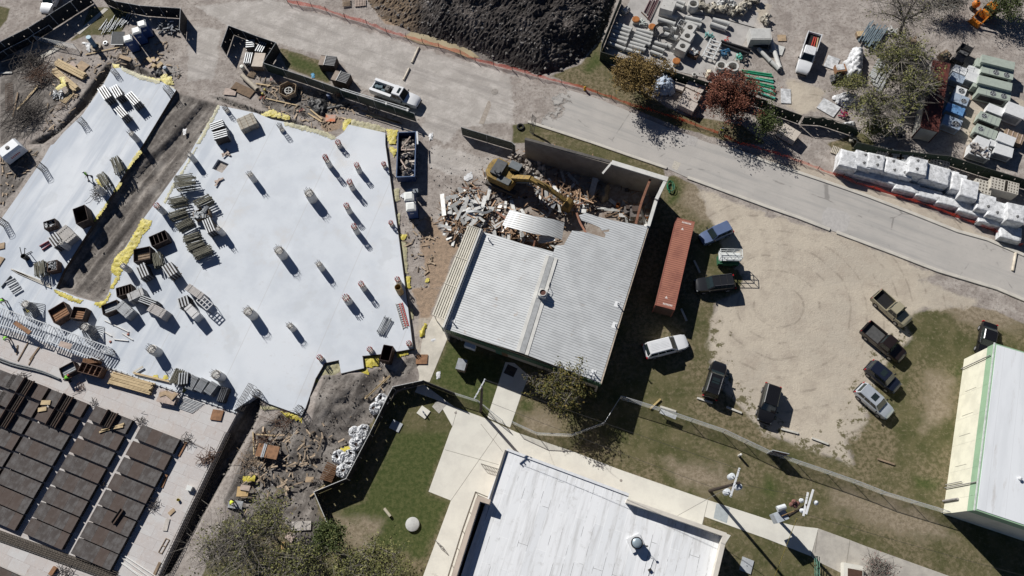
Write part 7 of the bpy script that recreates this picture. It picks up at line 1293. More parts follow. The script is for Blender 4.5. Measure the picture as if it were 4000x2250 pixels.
t = thing("roof_sheets","ribbed silver roofing sheets under the oaks, beside the wrapped stack","metal sheets",P(3,1110,760)); t.rotation_euler = (0,0,heading(P(3,1010,930),P(3,1170,640)))
for k in range(4): part("sheet",MB().box((.3*k-.4,-.8+.5*k,.15+.12*k),(4.4-.3*k,.95,.06)),SHEET,t)
for x,y,mt,s,lab in ((1240,330,CP,.35,"heap of grey block caps at the bare tree's foot"),(1440,420,OLDWD,.35,"heap of brown crates under the oak"),(1400,1050,GREYP,.5,"grey crates under the oak beside the maroon container"),(1290,1340,M("mixed_dark",(.20,.19,.18),.8,var=.5,island=.6),.5,"dark stacked goods under the oak at the yard fence"),(750,1165,M("red_blue_cloth",(.45,.05,.06),.7,col2=(.04,.06,.30),scale=2.5),.3,"red and blue bags at the sagging fence"),(840,1400,SB,.35,"small stack of tan stones outside the yard fence")):
 solo("goods_heap",junk(22,s*3.5,s*3.5,.1,.6,s,int(x+y)),mt,lab,"goods",P(3,x,y))
t = thing("wood_crate","yellowish slatted wooden crate beside the blue-grey studs","crate",P(3,918,362)); t.rotation_euler = (0,0,.1); part("box",MB().box((0,0,.25),(1.1,.8,.5)),OLDWD,t); [part("slat",MB().box((-.44+.22*k,0,.53),(.14,.85,.05)),WOOD,t) for k in range(5)]
pblock("brown-grey plank crate at the maroon container's upper end",3,1790,545,1.3,1.2,.9,(1740,570,1830,520),OLDWD,"wood_crate","crate",[("lid",MB().box((0,0,.92),(1.2,.5,.06)),WOOD)])
# ---- air-conditioning units
ACG = M("unit_grey_green",(.40,.45,.39),.55,.1,var=.12); ACW = M("unit_white",(.70,.71,.71),.5,.1,var=.1); ACB = M("unit_shaded_blue",(.36,.43,.52),.55,.1,var=.15); FANB = M("fan_dark",(.03,.03,.032),.7)  # ACB repeats the white casing with blue shade put into the colour
def fan(th,x,y,z,r):
 part("fan_well",MB().lathe([(0,z+.004),(r,z+.004)],18,(x,y,0)),FANB,th); g = part("fan_guard",MB().lathe([(r*.93,z),(r*1.05,z),(r*1.05,z+.05),(r*.93,z+.05),(r*.93,z)],18,(x,y,0)),GREYP,th); b_ = MB()
 for k in range(4): a = k*PI/2+.4; b_.beam((x,y,z+.03),(x+r*.8*math.cos(a),y+r*.8*math.sin(a),z+.03),r*.38,.02)
 part("fan_blade",b_,GREYP,th)
def ac(label,t,x,y,l,wd,h,hp,mat,fans=(),ribs=0,top=None):
 p = P(t,x,y,h); th = thing("air_conditioner",label,"air conditioner",(p.x,p.y,.03),heading(P(t,*hp[:2]),P(t,*hp[2:])),"air-conditioning units in the east yard"); part("casing",MB().box((0,0,h/2),(l,wd,h)),mat,th); part("base",MB().box((0,0,-.01),(l+.1,wd+.1,.08)),OLDWD,th); part("top_panel",MB().box((0,0,h+.015),(l+.06,wd+.06,.05)),top or mat,th)
 for fx,fy,r in fans: fan(th,fx,fy,h+.045,r)
 for k in range(ribs): part("seam",MB().box((-l/2+l*(k+1)/(ribs+1),0,h+.045),(.04,wd,.03)),GREYP,th)
 for s in (-1,1): part("coil_grille",MB().box((0,s*(wd/2+.012),h*.52),(l*.8,.02,h*.6)),FANB if mat is ACG else GREYP,th)
 return th
hq = (2170,580,2455,650); hr = heading(P(3,*hq[:2]),P(3,*hq[2:]))
for x,y,lab in ((2310,690,"large grey-green two-fan air unit, upper of the big pair"),(2280,900,"large grey-green two-fan air unit, lower of the big pair")):
 t = ac(lab,3,x,y,4.1,2.6,1.5,hq,ACG,((-.2,-.8,.38),(1.2,-.8,.38)),3); part("raised_section",MB().box((-.3,.62,1.75),(4.3,1.3,.5)),ACG,t); part("side_box",MB().box((-2.4,.5,.75),(.7,1.4,1.1)),ACG,t)
hs = (1870,740,2000,790)
for x,y,l,wd,h,mt,fa,rb,lab in ((1930,705,1.7,1.2,1.0,ACW,(),1,"white air unit, upper left of four behind the maroon container"),(2068,705,1.6,1.0,1.0,ACW,(),1,"white air unit, upper right of four behind the maroon container"),(1905,785,1.7,1.2,1.1,ACB,(),1,"shade-tinted air unit, lower left of four behind the maroon container"),(2060,780,1.7,1.5,1.3,ACW,(),0,"bright white air unit, lower right of four behind the maroon container"),
(1935,915,1.4,1.2,.9,ACW,((.1,0,.4),),0,"white single-fan unit, topmost of the fan column by the maroon container"),(1930,1000,2.1,1.4,1.0,ACB,((.5,-.1,.36),),1,"shade-tinted single-fan unit, second down the fan column by the maroon container"),(1880,1100,2.3,1.3,1.1,M("unit_blue",(.13,.28,.52),.5,var=.2),(),0,"blue-topped unit in the fan column by the maroon container"),(1925,1140,1.4,.9,.8,ACB,((.2,0,.33),),1,"small single-fan unit touching the blue-topped one"),(1850,1230,2.3,1.6,1.2,ACB,((.5,-.1,.45),),1,"wide single-fan unit, lowest of the fan column by the maroon container"),
(2285,1105,2.0,1.3,1.2,ACW,(),0,"bright white unit below the lower big grey-green one"),(2490,1110,2.4,1.9,1.7,ACW,(),0,"tall bright white unit at the right edge of the photo"),(2225,1195,2.7,1.3,1.2,ACG,((-.75,.1,.34),),4,"ribbed grey-green unit with one fan, upper of two"),(2190,1325,2.7,1.4,1.2,ACG,((-.75,.1,.34),),4,"ribbed grey-green unit with one fan, lower of two"),(2155,1425,1.7,1.2,1.2,ACW,(),0,"white unit below the two ribbed ones"),(2395,1400,2.1,1.4,1.4,ACW,(),0,"white unit standing in the brown pallet rack by the right edge")):
 ac(lab,3,x,y,l,wd,h,hs,mt,fa,rb)
pblock("brown slatted crate behind a white unit at the right edge",3,2475,1375,2.4,1.6,.8,(2390,1310,2550,1370),OLDWD,"wood_crate","crate",[("slat",MB().box((-.9+.0,0,.83),(.12,1.6,.06)),PLYP),("slat",MB().box((-.3,0,.83),(.12,1.6,.06)),PLYP),("slat",MB().box((.3,0,.83),(.12,1.6,.06)),PLYP),("slat",MB().box((.9,0,.83),(.12,1.6,.06)),PLYP)])
for x,y,l,wd,lab,fill in ((2130,70,2.6,1.7,"open unit with white scrap inside, by the dark fence's north side",True),(2370,65,2.2,1.5,"white unit beside the scrap-filled one, north of the dark fence",False)):
 t = ac(lab,13,x,y,l,wd,1.2,(2040,60,2200,110),ACW)
 if fill: part("scrap",junk(24,l,wd,1.25,1.5,.4,8),M("mixed_scrap",(.40,.36,.33),.6,var=.6,island=.7),t)
ac("white unit at the right edge above the dark fence",13,2300,-10,1.8,1.3,1.1,(2220,-20,2380,20),ACW)
# ---- wrapped pallets along the road
WRAP = plastic_mat("white_pallet_wrap",(.78,.79,.80),1); BLKG = M("block_grey",(.16,.16,.16),.8,var=.3); hw = heading(P(13,870,90,2),P(13,2060,400,2))
def wrapped(label,x,y,l,wd,h,seed,marks=2,t_=13):
 p = P(t_,x,y,h); rg = random.Random(seed); th = thing("wrapped_pallet",label,"wrapped pallet",(p.x,p.y,.05),hw+rg.uniform(-.05,.05),"white-wrapped pallets along the road"); n = 9; rings = []
 for kz,(z,s) in enumerate(((0,.98),(h*.25,1.01),(h*.46,1.0),(h*.5,.965),(h*.54,1.0),(h*.8,1.01),(h*.95,.985),(h,.93))):
  r_ = []
  for i in range(4*n):
   e_,f = divmod(i,n); f = f/n; x_,y_ = [(-1+2*f,-1),(1,-1+2*f),(1-2*f,1),(-1,1-2*f)][e_]; w_ = rg.uniform(-.018,.018); r_.append((x_*l/2*s*(1+w_),y_*wd/2*s*(1+w_),z+(rg.uniform(-.03,.03) if 0 < z < h else 0)))
  rings.append(r_)
 rings.append([(x_*.80,y_*.80,h+.03+rg.uniform(-.04,.04)) for x_,y_,z in rings[-1]]); rings.append([(x_*.3,y_*.3,h+.05) for x_,y_,z in rings[-2]]); part("wrap",MB().loft(rings),WRAP,th,50); part("pallet",MB().box((0,0,-.01),(l*.95,wd*.95,.10)),OLDWD,th)
 for k in range(marks): q = (rg.uniform(-.1,.1)*l,(.28 if k else -.22)*wd,h+.08); part("block_window",MB().box(q,(.24,.30,.05),.6).box((q[0]+.1,q[1]+.14,h+.09),(.12,.16,.05),.2),BLKG,th)
 return th
WR = [(815,150,2.1,2.5,2.0,0,"leftmost, plain and tall"),(960,155,2.0,2.4,2.0,2,"second from the left, marks close together"),(1085,175,1.9,2.3,2.1,2,"third from the left"),(1175,200,1.5,2.2,1.6,0,"fourth from the left, sunk lower"),(1262,225,1.9,2.4,1.9,2,"fifth from the left"),(1380,255,1.7,2.3,1.9,2,"sixth from the left"),(1510,220,2.0,2.4,2.7,2,"seventh and tallest from the left"),(1640,285,1.8,2.5,2.2,0,"eighth from the left, unmarked"),(1745,315,1.7,2.5,2.2,0,"ninth from the left, unmarked"),(1840,345,1.6,2.4,1.8,0,"tenth from the left, wrinkled dip"),(1920,385,1.6,2.5,2.1,0,"eleventh from the left"),(2025,450,1.9,2.6,2.3,0,"twelfth, right end of the long row"),(2195,590,2.0,2.3,1.9,1,"left of the short second row"),(2300,655,1.9,2.3,1.9,1,"second of the short second row"),(2395,690,1.6,2.3,1.8,1,"third of the short second row"),(2490,690,1.8,2.5,2.5,1,"right and tallest of the short second row")]
for k,(x,y,l,wd,h,mk,lab) in enumerate(WR): wrapped("white plastic-wrapped pallet by the road, "+lab,x,y,l*1.15,wd*1.04,h,k,mk)
for k,(x,y,lab) in enumerate(((1000,290,"below the second"),(1180,340,"below the fifth"),(1400,430,"below the seventh"),(1620,500,"below the ninth"),(1830,570,"below the eleventh"),(2050,660,"below the twelfth"),(2250,760,"below the short row's second"))): wrapped(f"low white-wrapped pallet at the netting, {lab}",x,y,3.2,1.4,1.0,50+k,0)
wrapped("low grey-white pallet standing alone in shade at the right edge",2440,890,2.6,2.0,1.0,77,0)
def blockstack(label,x,y,l,wd,h,hp,nx,ny,t_=13,mat=None):
 p = P(t_,x,y,h); th = thing("block_pallet",label,"block pallet",(p.x,p.y,.02),heading(P(t_,*hp[:2]),P(t_,*hp[2:])),"bare block pallets behind the wrapped ones"); part("blocks",MB().box((0,0,h/2),(l,wd,h)),mat or M("tan_grey_block",(.50,.47,.41),.9,var=.15),th); mb = MB()
 for i in range(nx):
  for j in range(ny): mb.box((-l/2+l*(i+.5)/nx,-wd/2+wd*(j+.5)/ny,h+.002),(l/nx*.42,wd/ny*.5,.012))
 q = part("block_holes",mb,HOLE,th); q['kind'] = 'stuff'
hb = (2270,390,2490,450)
blockstack("bare block pallet with holes, lower left of the three at the second row",2165,430,2.0,2.0,1.2,hb,5,4); blockstack("bare block pallet with holes, middle of the three at the second row",2325,405,2.0,1.7,1.5,hb,5,4); blockstack("bare block pallet with holes, right of the three at the second row",2450,435,1.7,1.7,1.5,hb,5,4); blockstack("bare block pallet behind the third wrapped one",1175,75,1.8,1.6,1.2,hb,5,4); blockstack("dark block pallet in the fence's shade, second behind the wrapped row",1280,105,1.7,1.6,1.2,hb,2,2,mat=GREYP); blockstack("dark block pallet in the fence's shade, third behind the wrapped row",1390,125,1.6,1.6,1.2,hb,2,2,mat=GREYP); blockstack("block pallet in tree shade behind the tallest wrapped one",1500,125,1.7,1.6,1.1,hb,5,4); blockstack("heap of loose blocks at the fence behind the eighth wrapped one",1730,190,2.4,1.6,.8,hb,6,4)
def pallet(label,t,x,y,hp,l=1.2,wd=1.0,z=.02,mat=None,n=7):
 p = P(t,x,y,z); th = thing("wooden_pallet",label,"pallet",p,heading(P(t,*hp[:2]),P(t,*hp[2:]))); [part("slat",MB().box((-l/2+l*(k+.5)/n,0,.12),(l/n*.6,wd,.03)),mat or WOOD,th) for k in range(n)]; [part("bearer",MB().box((0,s*wd*.42,.05),(l,.09,.1)),OLDWD,th) for s in (-1,0,1)]
pallet("pale slatted pallet lying left of the wrapped row",13,692,72,(640,50,750,90),1.5,1.2,mat=M("pale_slat",(.56,.51,.42),.8,var=.2)); pallet("fresh slatted pallet left of the debris in the north-west compound",0,678,980,(620,1040,740,910),2.0,1.2,n=11); pallet("tan pallet between the concrete tube and the green fence",0,2535,750,(2490,760,2574,790),1.1,1.0,mat=OLDWD); pallet("brown slatted pallet at the top edge above the netting",1,1050,32,(1000,40,1110,30),1.7,1.3,mat=PLYP); pallet("dark slatted pallet at the top edge, left of the brown one",1,910,30,(870,40,950,30),1.2,1.4,.1,OLDWD)
# ================================================================== NORTH-WEST COMPOUND AND SCRAP STRIP
rg = random.Random(15)
for k in range(22):
 x,y = 985+k*14+rg.uniform(-8,8),325-k*4+rg.uniform(-25,30); dx,dy = rg.uniform(45,75),rg.uniform(75,120); lying(f"white pole, {ORD[k] if k < 20 else ('last but one', 'last')[k-20]} from the left in the loose pile by the toilets",0,x,y,x+dx,y-dy,.06,.03+.05*(k % 3),SILVB,"white_pole","pole","white poles in the north-west compound")
c = P(0,1175,370,.8); t = thing("framed_screen","dark grey mesh panel with white frame beside the toilets","panel",(c.x,c.y,0),heading(P(0,1115,420),P(0,1240,420))); part("sheet",MB().box((0,0,.5),(1.9,2.1,.04),0,R(12)),M("grey_mesh",(.10,.105,.11),.7,var=.3),t); part("frame",MB().box((-.95,0,.52),(.07,2.1,.07),0,R(12)).box((0,-1.02,.30),(1.9,.07,.07)),FRW,t)
t = thing("standing_pipe","thick blue pipe standing in the north-west compound","pipe",P(0,960,470)); d = P(0,890,375,2.0)-P(0,960,470); part("tube",MB().rod((0,0,0),d,.34,18),M("pipe_blue",(.10,.22,.34),.5,var=.2),t,40); part("cap",MB().rod(d,d*1.03,.36,18),M("pipe_cap",(.16,.35,.46),.5,var=.2),t,40)
solo("concrete_ring",MB().lathe([(.5,0),(.78,0),(.78,.28),(.5,.28),(.5,0)],22),M("tan_ring",(.42,.36,.28),.85,var=.2),"tan concrete ring at the foot of the thick blue pipe","ring",P(0,972,478)); solo("wire_coil",MB().lathe([(.22,0),(.34,.04),(.34,.14),(.22,.16),(.22,0)],18),GALV,"small grey coil of wire near the thick blue pipe","coil",P(0,1062,435))
crumple("tarp","white rag beside the thick blue pipe",T(0,825,425,900,430,918,480,905,520,880,515,870,460),WP,.05,.3,"cloth",dome=.2)
lumber("upper stack of pale lumber in the north-west",0,560,615,850,765,1.15,6,4,.02); lumber("lower stack of pale lumber in the north-west, yellow tarp over it",0,530,695,765,895,1.0,5,4,.02)
for t_,q,wd,mt,lab in ((0,(700,640,760,700),1.1,PLYP,"pale plywood sheet beside the upper lumber stack"),(0,(790,640,870,690),1.3,PLY,"brown plywood sheet right of the upper lumber stack"),(0,(1205,565,1320,605),.6,PLY,"brown plywood board above the scrap heap by the toilets"),(0,(165,1110,385,865),.3,WOOD,"long pale plank in the far west brush"),(0,(130,1180,180,930),.22,OLDWD,"shorter plank left of the long pale one in the far west"),(0,(10,735,125,730),.3,CBX,"pale concrete kerb block at the left edge"),(0,(860,550,1240,465),.14,WOOD,"long thin board crossing by the concrete ring"),(0,(2345,860,2540,950),1.4,M("dark_brown_ply",(.19,.125,.075),.8,var=.3),"dark brown plywood sheet by the concrete tube"),(0,(2255,920,2375,930),1.1,PLYP,"pinkish plywood sheet left of the dark brown one"),(1,(700,1190,800,1190),1.1,M("orange_stain_ply",(.48,.36,.29),.8,col2=(.62,.17,.06),scale=.8),"plywood square with an orange stain in the scrap strip"),(1,(525,1140,660,1225),.2,WOOD,"pale plank below the black tarp in the scrap strip, left"),(1,(545,1100,665,1200),.2,WOOD,"pale plank below the black tarp in the scrap strip, right"),(1,(100,990,415,1060),.15,WOOD,"long thin plank in the middle of the scrap strip"),(1,(0,840,140,862),.18,WOOD,"pale plank at the scrap strip's west end"),(1,(1065,1112,1465,1245),.25,OLDWD,"long brown plank beside the sliding gate, upper"),(1,(1110,1155,1440,1235),.25,WOOD,"long pale plank beside the sliding gate, lower"),(1,(430,1000,465,910),.2,PLY,"upright tan plank right of the wooden reel box")):
 board(lab,t_,*q,wd,.06,.05,mt)
for k in range(9):
 x,y = 1490+rg.uniform(0,130),560+rg.uniform(0,120); c = P(0,x,y,.1+.07*k); solo("plywood_scrap",MB().box((0,0,0),(rg.uniform(.5,1.3),rg.uniform(.3,.6),.05),0,rg.uniform(-.1,.1)),WOOD if k % 3 else PLYP,f"plywood scrap, {ORD[k]} from the bottom of the heap below the toilets","board",c,rg.random()*6,"plywood scraps below the toilets")
crumple("tarp","black plastic sheet at the foot of the plywood scrap heap",T(0,1545,690,1620,680,1640,760,1560,770),BP,.05,.3,"plastic sheet",dome=.3); [solo("barrel",MB().lathe([(0,0),(.28,0),(.3,.4),(.28,.8),(.05,.82),(0,.8)],16),mt,lab,"barrel",P(t_,x,y)) for t_,x,y,mt,lab in ((0,1680,712,M("barrel_blue",(.13,.19,.28),.5),"grey-blue barrel by the bulky yellow plastic"),(0,2450,700,M("barrel_white",(.62,.62,.55),.5),"white barrel beside the concrete tube's end"),(1,832,968,M("barrel_brown",(.16,.10,.06),.6),"brown barrel at the sliding gate's start"),(1,742,985,M("barrel_navy",(.09,.13,.24),.5),"navy tub beside the black plastic in the scrap strip"))]
for t_,x,y,n,s,mt,lab in ((0,330,620,110,2.3,REB,"large dark tangle of rebar at the far left, upper"),(0,420,780,90,1.9,RUST,"brownish tangle of rebar left of the lumber stacks"),(0,280,1150,130,2.6,REB,"large dark tangle of brush and rebar at the far left, lower"),(0,1240,500,22,.6,REB,"small dark tangle below the mesh panel"),(0,620,1070,20,.7,OLDWD,"tangle of wood strips below the fresh pallet"),(0,1760,730,16,.8,CP,"bent grey hoses by the bulky yellow plastic"),(21,250,1340,34,1.3,RUST,"rusty frame of bent bars below the slab's south-west rim"),(31,60,100,26,1.2,RUST,"rusty bars and sticks beside the clamp table"),(30,2490,300,40,1.3,OLDWD,"heap of broken timber by the trench under the yellow sheet")): tangle(lab,t_,x,y,s,n,.05,int(x),mt)
c,L,hd = dims(0,95,1110,90,840,.1); mb = MB(); [mb.rod((-L/2,-.5+.2*k,.1),(L/2,-.5+.2*k,.1),.022,4) for k in range(6)]; [mb.rod((-L/2+L*k/14,-.5,.12),(-L/2+L*k/14,.5,.12),.018,4) for k in range(15)]; solo("rebar_mat",mb,RUST,"flat rusty rebar mat lying near the left edge","rebar",(c.x,c.y,.02),hd)
solo("scrap_heap",junk(40,3.2,2.4,.1,.6,.4,33),M("grey_blue_scrap",(.30,.32,.36),.6,var=.6,island=.7),"grey-blue scrap heap against the fence corner right of the toilets","scrap",P(0,1690,285)); solo("silver_foil",junk(36,1.8,1.6,.05,.3,.3,34),SILVB,"glittering grey scrap beside the fresh pallet","scrap",P(0,590,965))
lying("thick cream concrete tube lying in the scrap strip's west end",0,2435,760,2590,905,.34,.02,M("cream_tube",(.52,.46,.37),.8,var=.2),"concrete_tube","tube",None,True)
pblock("cream plywood box in the small pen",1,25,600,1.6,2.4,1.0,(-20,540,80,545),M("cream_ply",(.60,.52,.44),.8,var=.15),"plywood_box","box",[("side_frame",MB().box((0,-1.22,.5),(1.6,.04,.9)),OLDWD)])
bundle("silver bundle in the small pen, uppermost",0,2465,440,2550,432,1.5,1.1,.02,group="silver bundles in the small pen"); bundle("silver bundle in the small pen, middle, by the yellowed weeds",0,2480,630,2505,520,1.2,1.0,.02,group="silver bundles in the small pen"); bundle("silver bundle in the small pen's east corner",1,20,520,75,420,1.3,1.1,.02,group="silver bundles in the small pen")
for x,y,lab,q in ((718,605,"grey slatted crate shed on the grass, upper of two by the road",(620,570,815,590)),(852,768,"grey slatted crate shed on the grass, lower of two by the road",(770,720,940,770))):
 p = P(1,x,y,1.5); t = thing("crate_shed",lab,"crate",(p.x,p.y,0),heading(P(1,*q[:2]),P(1,*q[2:]))); part("box",MB().box((0,0,.7),(2.3,1.7,1.4)),RBOX,t); part("board_top",MB().box((-.8,-.1,1.44),(.75,1.6,.06)),M("tan_top",(.36,.29,.235),.8,var=.2),t)
 for k in range(7): part("slat",MB().box((.45,-.75+.25*k,1.45),(1.5,.15,.07)),M("dark_slat",(.15,.15,.155),.6,.2,var=.3),t)
 part("end_post",MB().box((-.35,0,1.5),(.08,1.75,.1)),FRW,t)
t = thing("reel_box","six-sided plywood box with a reel inside in the scrap strip","box",P(1,335,925)); n = 6
for k in range(n): a = 2*PI*k/n; part("side",MB().box((1.15*math.cos(a),1.15*math.sin(a),.4),(.06,1.3,.8),a),PLY,t)
part("reel",MB().lathe([(.45,.3),(.6,.3),(.6,.4),(.45,.4),(.45,.3)],18).box((0,0,.35),(1.1,.08,.06)).box((0,0,.35),(.08,1.1,.06)),CP,t)
crumple("tarp","black plastic heap in the scrap strip, left part",T(1,540,980,700,1000,720,1080,690,1170,600,1140,520,1050),BP,.05,.5,"plastic sheet",dome=.3); crumple("tarp","shiny black plastic fold in the scrap strip, right part",T(1,710,1080,940,1035,940,1070,720,1105),BP,.05,.4,"plastic sheet",dome=.2); crumple("tarp","small blue cloth on the grass by the crate sheds",T(1,555,740,590,730,585,780,558,785),M("cloth_blue",(.05,.28,.48),.6),.03,.2,"cloth",.12); crumple("tarp","white sheet of paper-like film on the dirt lane",T(0,1840,1300,1880,1290,1870,1340,1840,1355),WP,-.2,.1,"plastic sheet",.14)
for x,y,lab in ((168,828,"red-capped bar bundle at the scrap strip's fence post"),(82,1010,"red-capped bar bundle at the scrap strip's west end"),(470,1140,"red-capped bar bundle near the black plastic")):
 t = thing("bar_bundle",lab,"bar bundle",P(1,x,y)); part("bars",cage_mb(.22,0,.7,8,.024,0,.08),REB,t); part("cap",junk(8,.6,.6,.6,.75,.12,int(x)),RED,t)
for x,y,lab in ((92,910,"yellow ball-like bucket in the scrap strip, upper"),(70,950,"yellow ball-like bucket in the scrap strip, lower")): solo("yellow_bucket",MB().lathe([(0,0),(.13,0),(.17,.3),(.1,.34),(0,.34)],14),M("bucket_yellow2",(.46,.38,.05),.5),lab,"bucket",P(1,x,y))
for k,q in enumerate(((1,1638,478,1570,632),(1,1542,688,1485,806),(13,2492,1095,2458,1275))): lying(("speed bump strip across the road's far lane, upper of two","speed bump strip across the road's near lane, lower of two","speed bump strip near the road's right end")[k],*q,.17,-.12,M("speed_bump",(.66,.59,.48),.8,var=.3),"speed_bump","speed bump")
# ================================================================== SOUTH: BAGS, LAWN AND LOT FURNITURE
def bag(label,t,x,y,s,seed,dark=True):
 p = P(t,x,y,s*.7); th = thing("bulk_bag",label,"bulk bag",(p.x,p.y,0),seed*.7,"white bulk bags along the black fence"); rg = random.Random(seed); n = 20; rings = []; ox,oy,sq = rg.uniform(-.2,.2)*s,rg.uniform(-.2,.2)*s,rg.uniform(.45,.8)
 for z,r in ((0,.8),(.25,1.0),(.6,1.02),(.85,.92),(1.0,.80),(1.04,.60),(.95,.42),(.8,.30),(.62,.22)):
  q = max(0,.9-r)*1.6*(z > .6); rings.append([(s*.62*r*math.cos(2*PI*i/n)*(1+rg.uniform(-.10,.10))+ox*q,s*.62*r*(1-(1-sq)*min(1,q))*math.sin(2*PI*i/n)*(1+rg.uniform(-.10,.10))+oy*q,s*.8*z+rg.uniform(-.20,.10)*(z > .3)) for i in range(n)])
 part("sack",MB().loft(rings,False),WP,th); part("contents",MB().lathe([(0,s*.60),(s*.17,s*.58)],14,(ox,oy,0)),M("bag_soil",(.075,.05,.042),.95,var=.4),th); [part("lifting_strap",MB().tube([(s*.5*math.cos(a),s*.5*math.sin(a),s*.78),(s*.1*math.cos(a+.5),s*.1*math.sin(a+.5),s*.95),(s*.5*math.cos(a+1.3),s*.5*math.sin(a+1.3),s*.78)],.05),WP,th) for a in (rg.uniform(0,6),)]
for k,(t_,x,y,s,lab) in enumerate(((21,1198,1200,1.25,"open dark-filled white bulk bag next to the fence, second from the top"),(21,1262,1120,1.3,"open brown-filled white bulk bag nearest the fence's bend"),(31,1000,115,1.35,"white bulk bag, lower of the full cluster below the fence's middle"),(21,1075,1425,1.2,"white bulk bag, right of the full cluster below the fence's middle"),(21,985,1440,1.1,"white bulk bag, left of the full cluster below the fence's middle"),(31,1065,30,1.2,"white bulk bag touching the fence above the yellow plastic"),(31,828,250,1.35,"slack white bulk bag farthest from the fence"),(31,945,235,1.2,"white bulk bag just below the yellow plastic"),(31,935,310,1.2,"white bulk bag with brown fill against the fence"),(31,868,385,1.35,"white bulk bag nearest the fence's lower bend"))): bag(lab,t_,x,y,s,k+1)
p = P(31,740,405,.6); t = thing("brown_bale","brown bale of rusty strips beside the lowest bulk bags","bale",(p.x,p.y,0),R(70)); [part("strip",MB().box((-.95+.2*k,0,.35),(.15,1.5,.7),rg.uniform(-.1,.1)),M("brown_strip",(.13,.065,.03),.85,var=.4),t) for k in range(10)]
tangle("dark steel grate beside the brown bale",31,612,510,.7,18,.05,41)
t = thing("clamp_table","rust-topped plywood table with a clamp, in the muddy yard by the bulk bags","table",P(31,115,195,.6)); t.location.z = .0; t.rotation_euler = (0,0,heading(P(31,10,220),P(31,220,260))); part("top",MB().box((0,0,.55),(2.6,1.5,.12)),RPLY,t); part("clamp",MB().box((-.5,0,.66),(.18,1.6,.12)).box((-.3,0,.64),(.12,1.5,.08)),GALV,t)
for sx in (-1.1,1.1): part("trestle",MB().box((sx,0,.25),(.12,1.4,.5)),OLDWD,t)
for t_,q,wd,mt,lab in ((21,(1095,1110,1385,845),.14,WOOD,"long pale plank over the dug soil, left of the pair"),(21,(1110,1100,1408,832),.14,WOOD,"long pale plank over the dug soil, right of the pair"),(21,(1610,715,1725,715),1.2,RPLY,"rust-brown plywood square on the walk west of the hall"),(31,(360,950,555,940),1.0,M("pale_rag_board",(.50,.46,.42),.8,var=.25),"pale board under the small oak by the fence's end"),(31,(310,1030,380,1085),.8,PLYP,"pale board left of the small oak's scraps"),(31,(270,1110,275,1215),.45,M("orange_board",(.55,.36,.15),.8,var=.2),"orange-tan board under the bottom oak"),(31,(530,1190,560,1110),.35,PLYP,"narrow board at the compact green tree's foot"),(31,(500,480,580,480),.6,PLY,"small brown board left of the brown bale"),(31,(545,650,695,540),.15,WOOD,"pale plank poking under the black fence's corner"),(30,(2385,600,2500,600),1.1,M("tan_ply_box",(.55,.38,.18),.7,var=.2),"tan plywood stack by the worker at the trench"),(30,(2420,555,2515,570),.6,PLYP,"pinkish plywood block on the tan stack by the trench"),(30,(2300,720,2440,740),.9,SILVB,"silver tool board beside the worker at the trench"),(30,(2545,0,2555,230),.12,WOOD,"upright pale plank at the trench's scrap heap"),(31,(0,25,200,40),.16,WOOD,"pale plank above the clamp table")):
 board(lab,t_,*q,wd,.1,.06 if 'block' not in lab else .2,mt)
solo("concrete_disc",MB().lathe([(0,.32),(.72,.32),(.78,.28),(.78,0)],28),CP,"round grey concrete lid in the lawn","lid",P(31,1576,930),smooth=40)
lying("pale stone bollard lying in the lawn",31,1290,770,1352,850,.17,.02,M("stone_tan",(.52,.47,.36),.85,var=.2),"fallen_bollard","bollard")
def pad(label,t,x,y,l,wd,hp,mat=CBX,feat=None,h=.12):
 p = P(t,x,y); th = thing("concrete_pad",label,"pad",p,heading(P(t,*hp[:2]),P(t,*hp[2:]))); part("slab",MB().box((0,0,h/2),(l,wd,h)),mat,th)
 if feat: part(*feat,GALV,th)
pad("cream concrete pad with a grey pipe in the lawn by the fence",21,1685,1248,1.25,1.1,(1620,1260,1690,1310),WALK,("pipe",MB().rod((0,0,.1),(0,0,.7),.09).rod((0,0,.55),(.35,-.1,.55),.08))); pad("blue-grey concrete pad in the shade of the black fence",21,1408,1385,1.3,1.1,(1340,1400,1400,1430),M("pad_blue",(.42,.44,.46),.85,var=.15)); pad("blue-grey concrete pad in the grass at the photo's bottom right",32,2357,1342,1.25,1.45,(2300,1370,2400,1410),MATS["pad_blue"],("lid_handle",MB().box((0,0,.14),(.2,.12,.04)))); pad("dark mat at the hall's door on the walk",21,2560,830,1.3,1.2,(2530,830,2574,850),FORM,h=.05)
pblock("tan utility cabinet on the grass south of the hall",21,2065,765,1.05,1.3,1.3,(2010,830,2050,840),M("cabinet_tan",(.36,.29,.23),.7,var=.15),"utility_cabinet","cabinet",[("lid",MB().box((0,0,1.32),(1.12,1.36,.06)),GREYP)])
crumple("white_bag","white crumpled bag on the grass south of the hall",T(21,1820,835,1845,828,1855,905,1815,908),WP,.03,.25,"bag",.12); crumple("white_bag","white crumpled bag on the walk beside the canopy",T(21,1755,502,1805,500,1805,530,1760,530),WP,.03,.25,"bag",.12); crumple("white_bag","crumpled white wrap behind the blue toilets",T(11,1450,520,1560,445,1580,470,1490,545),WP,.1,.5,"bag",.15); crumple("white_bag","white flattened sheet on the dirt lane near the excavator",T(11,2085,335,2165,278,2190,335,2100,378),WP,.03,.1,"plastic sheet",.2); crumple("white_bag","white crumpled paper by the driveway fence",T(1,1740,1340,1780,1335,1775,1400,1740,1410),WP,.03,.2,"plastic sheet",.12)
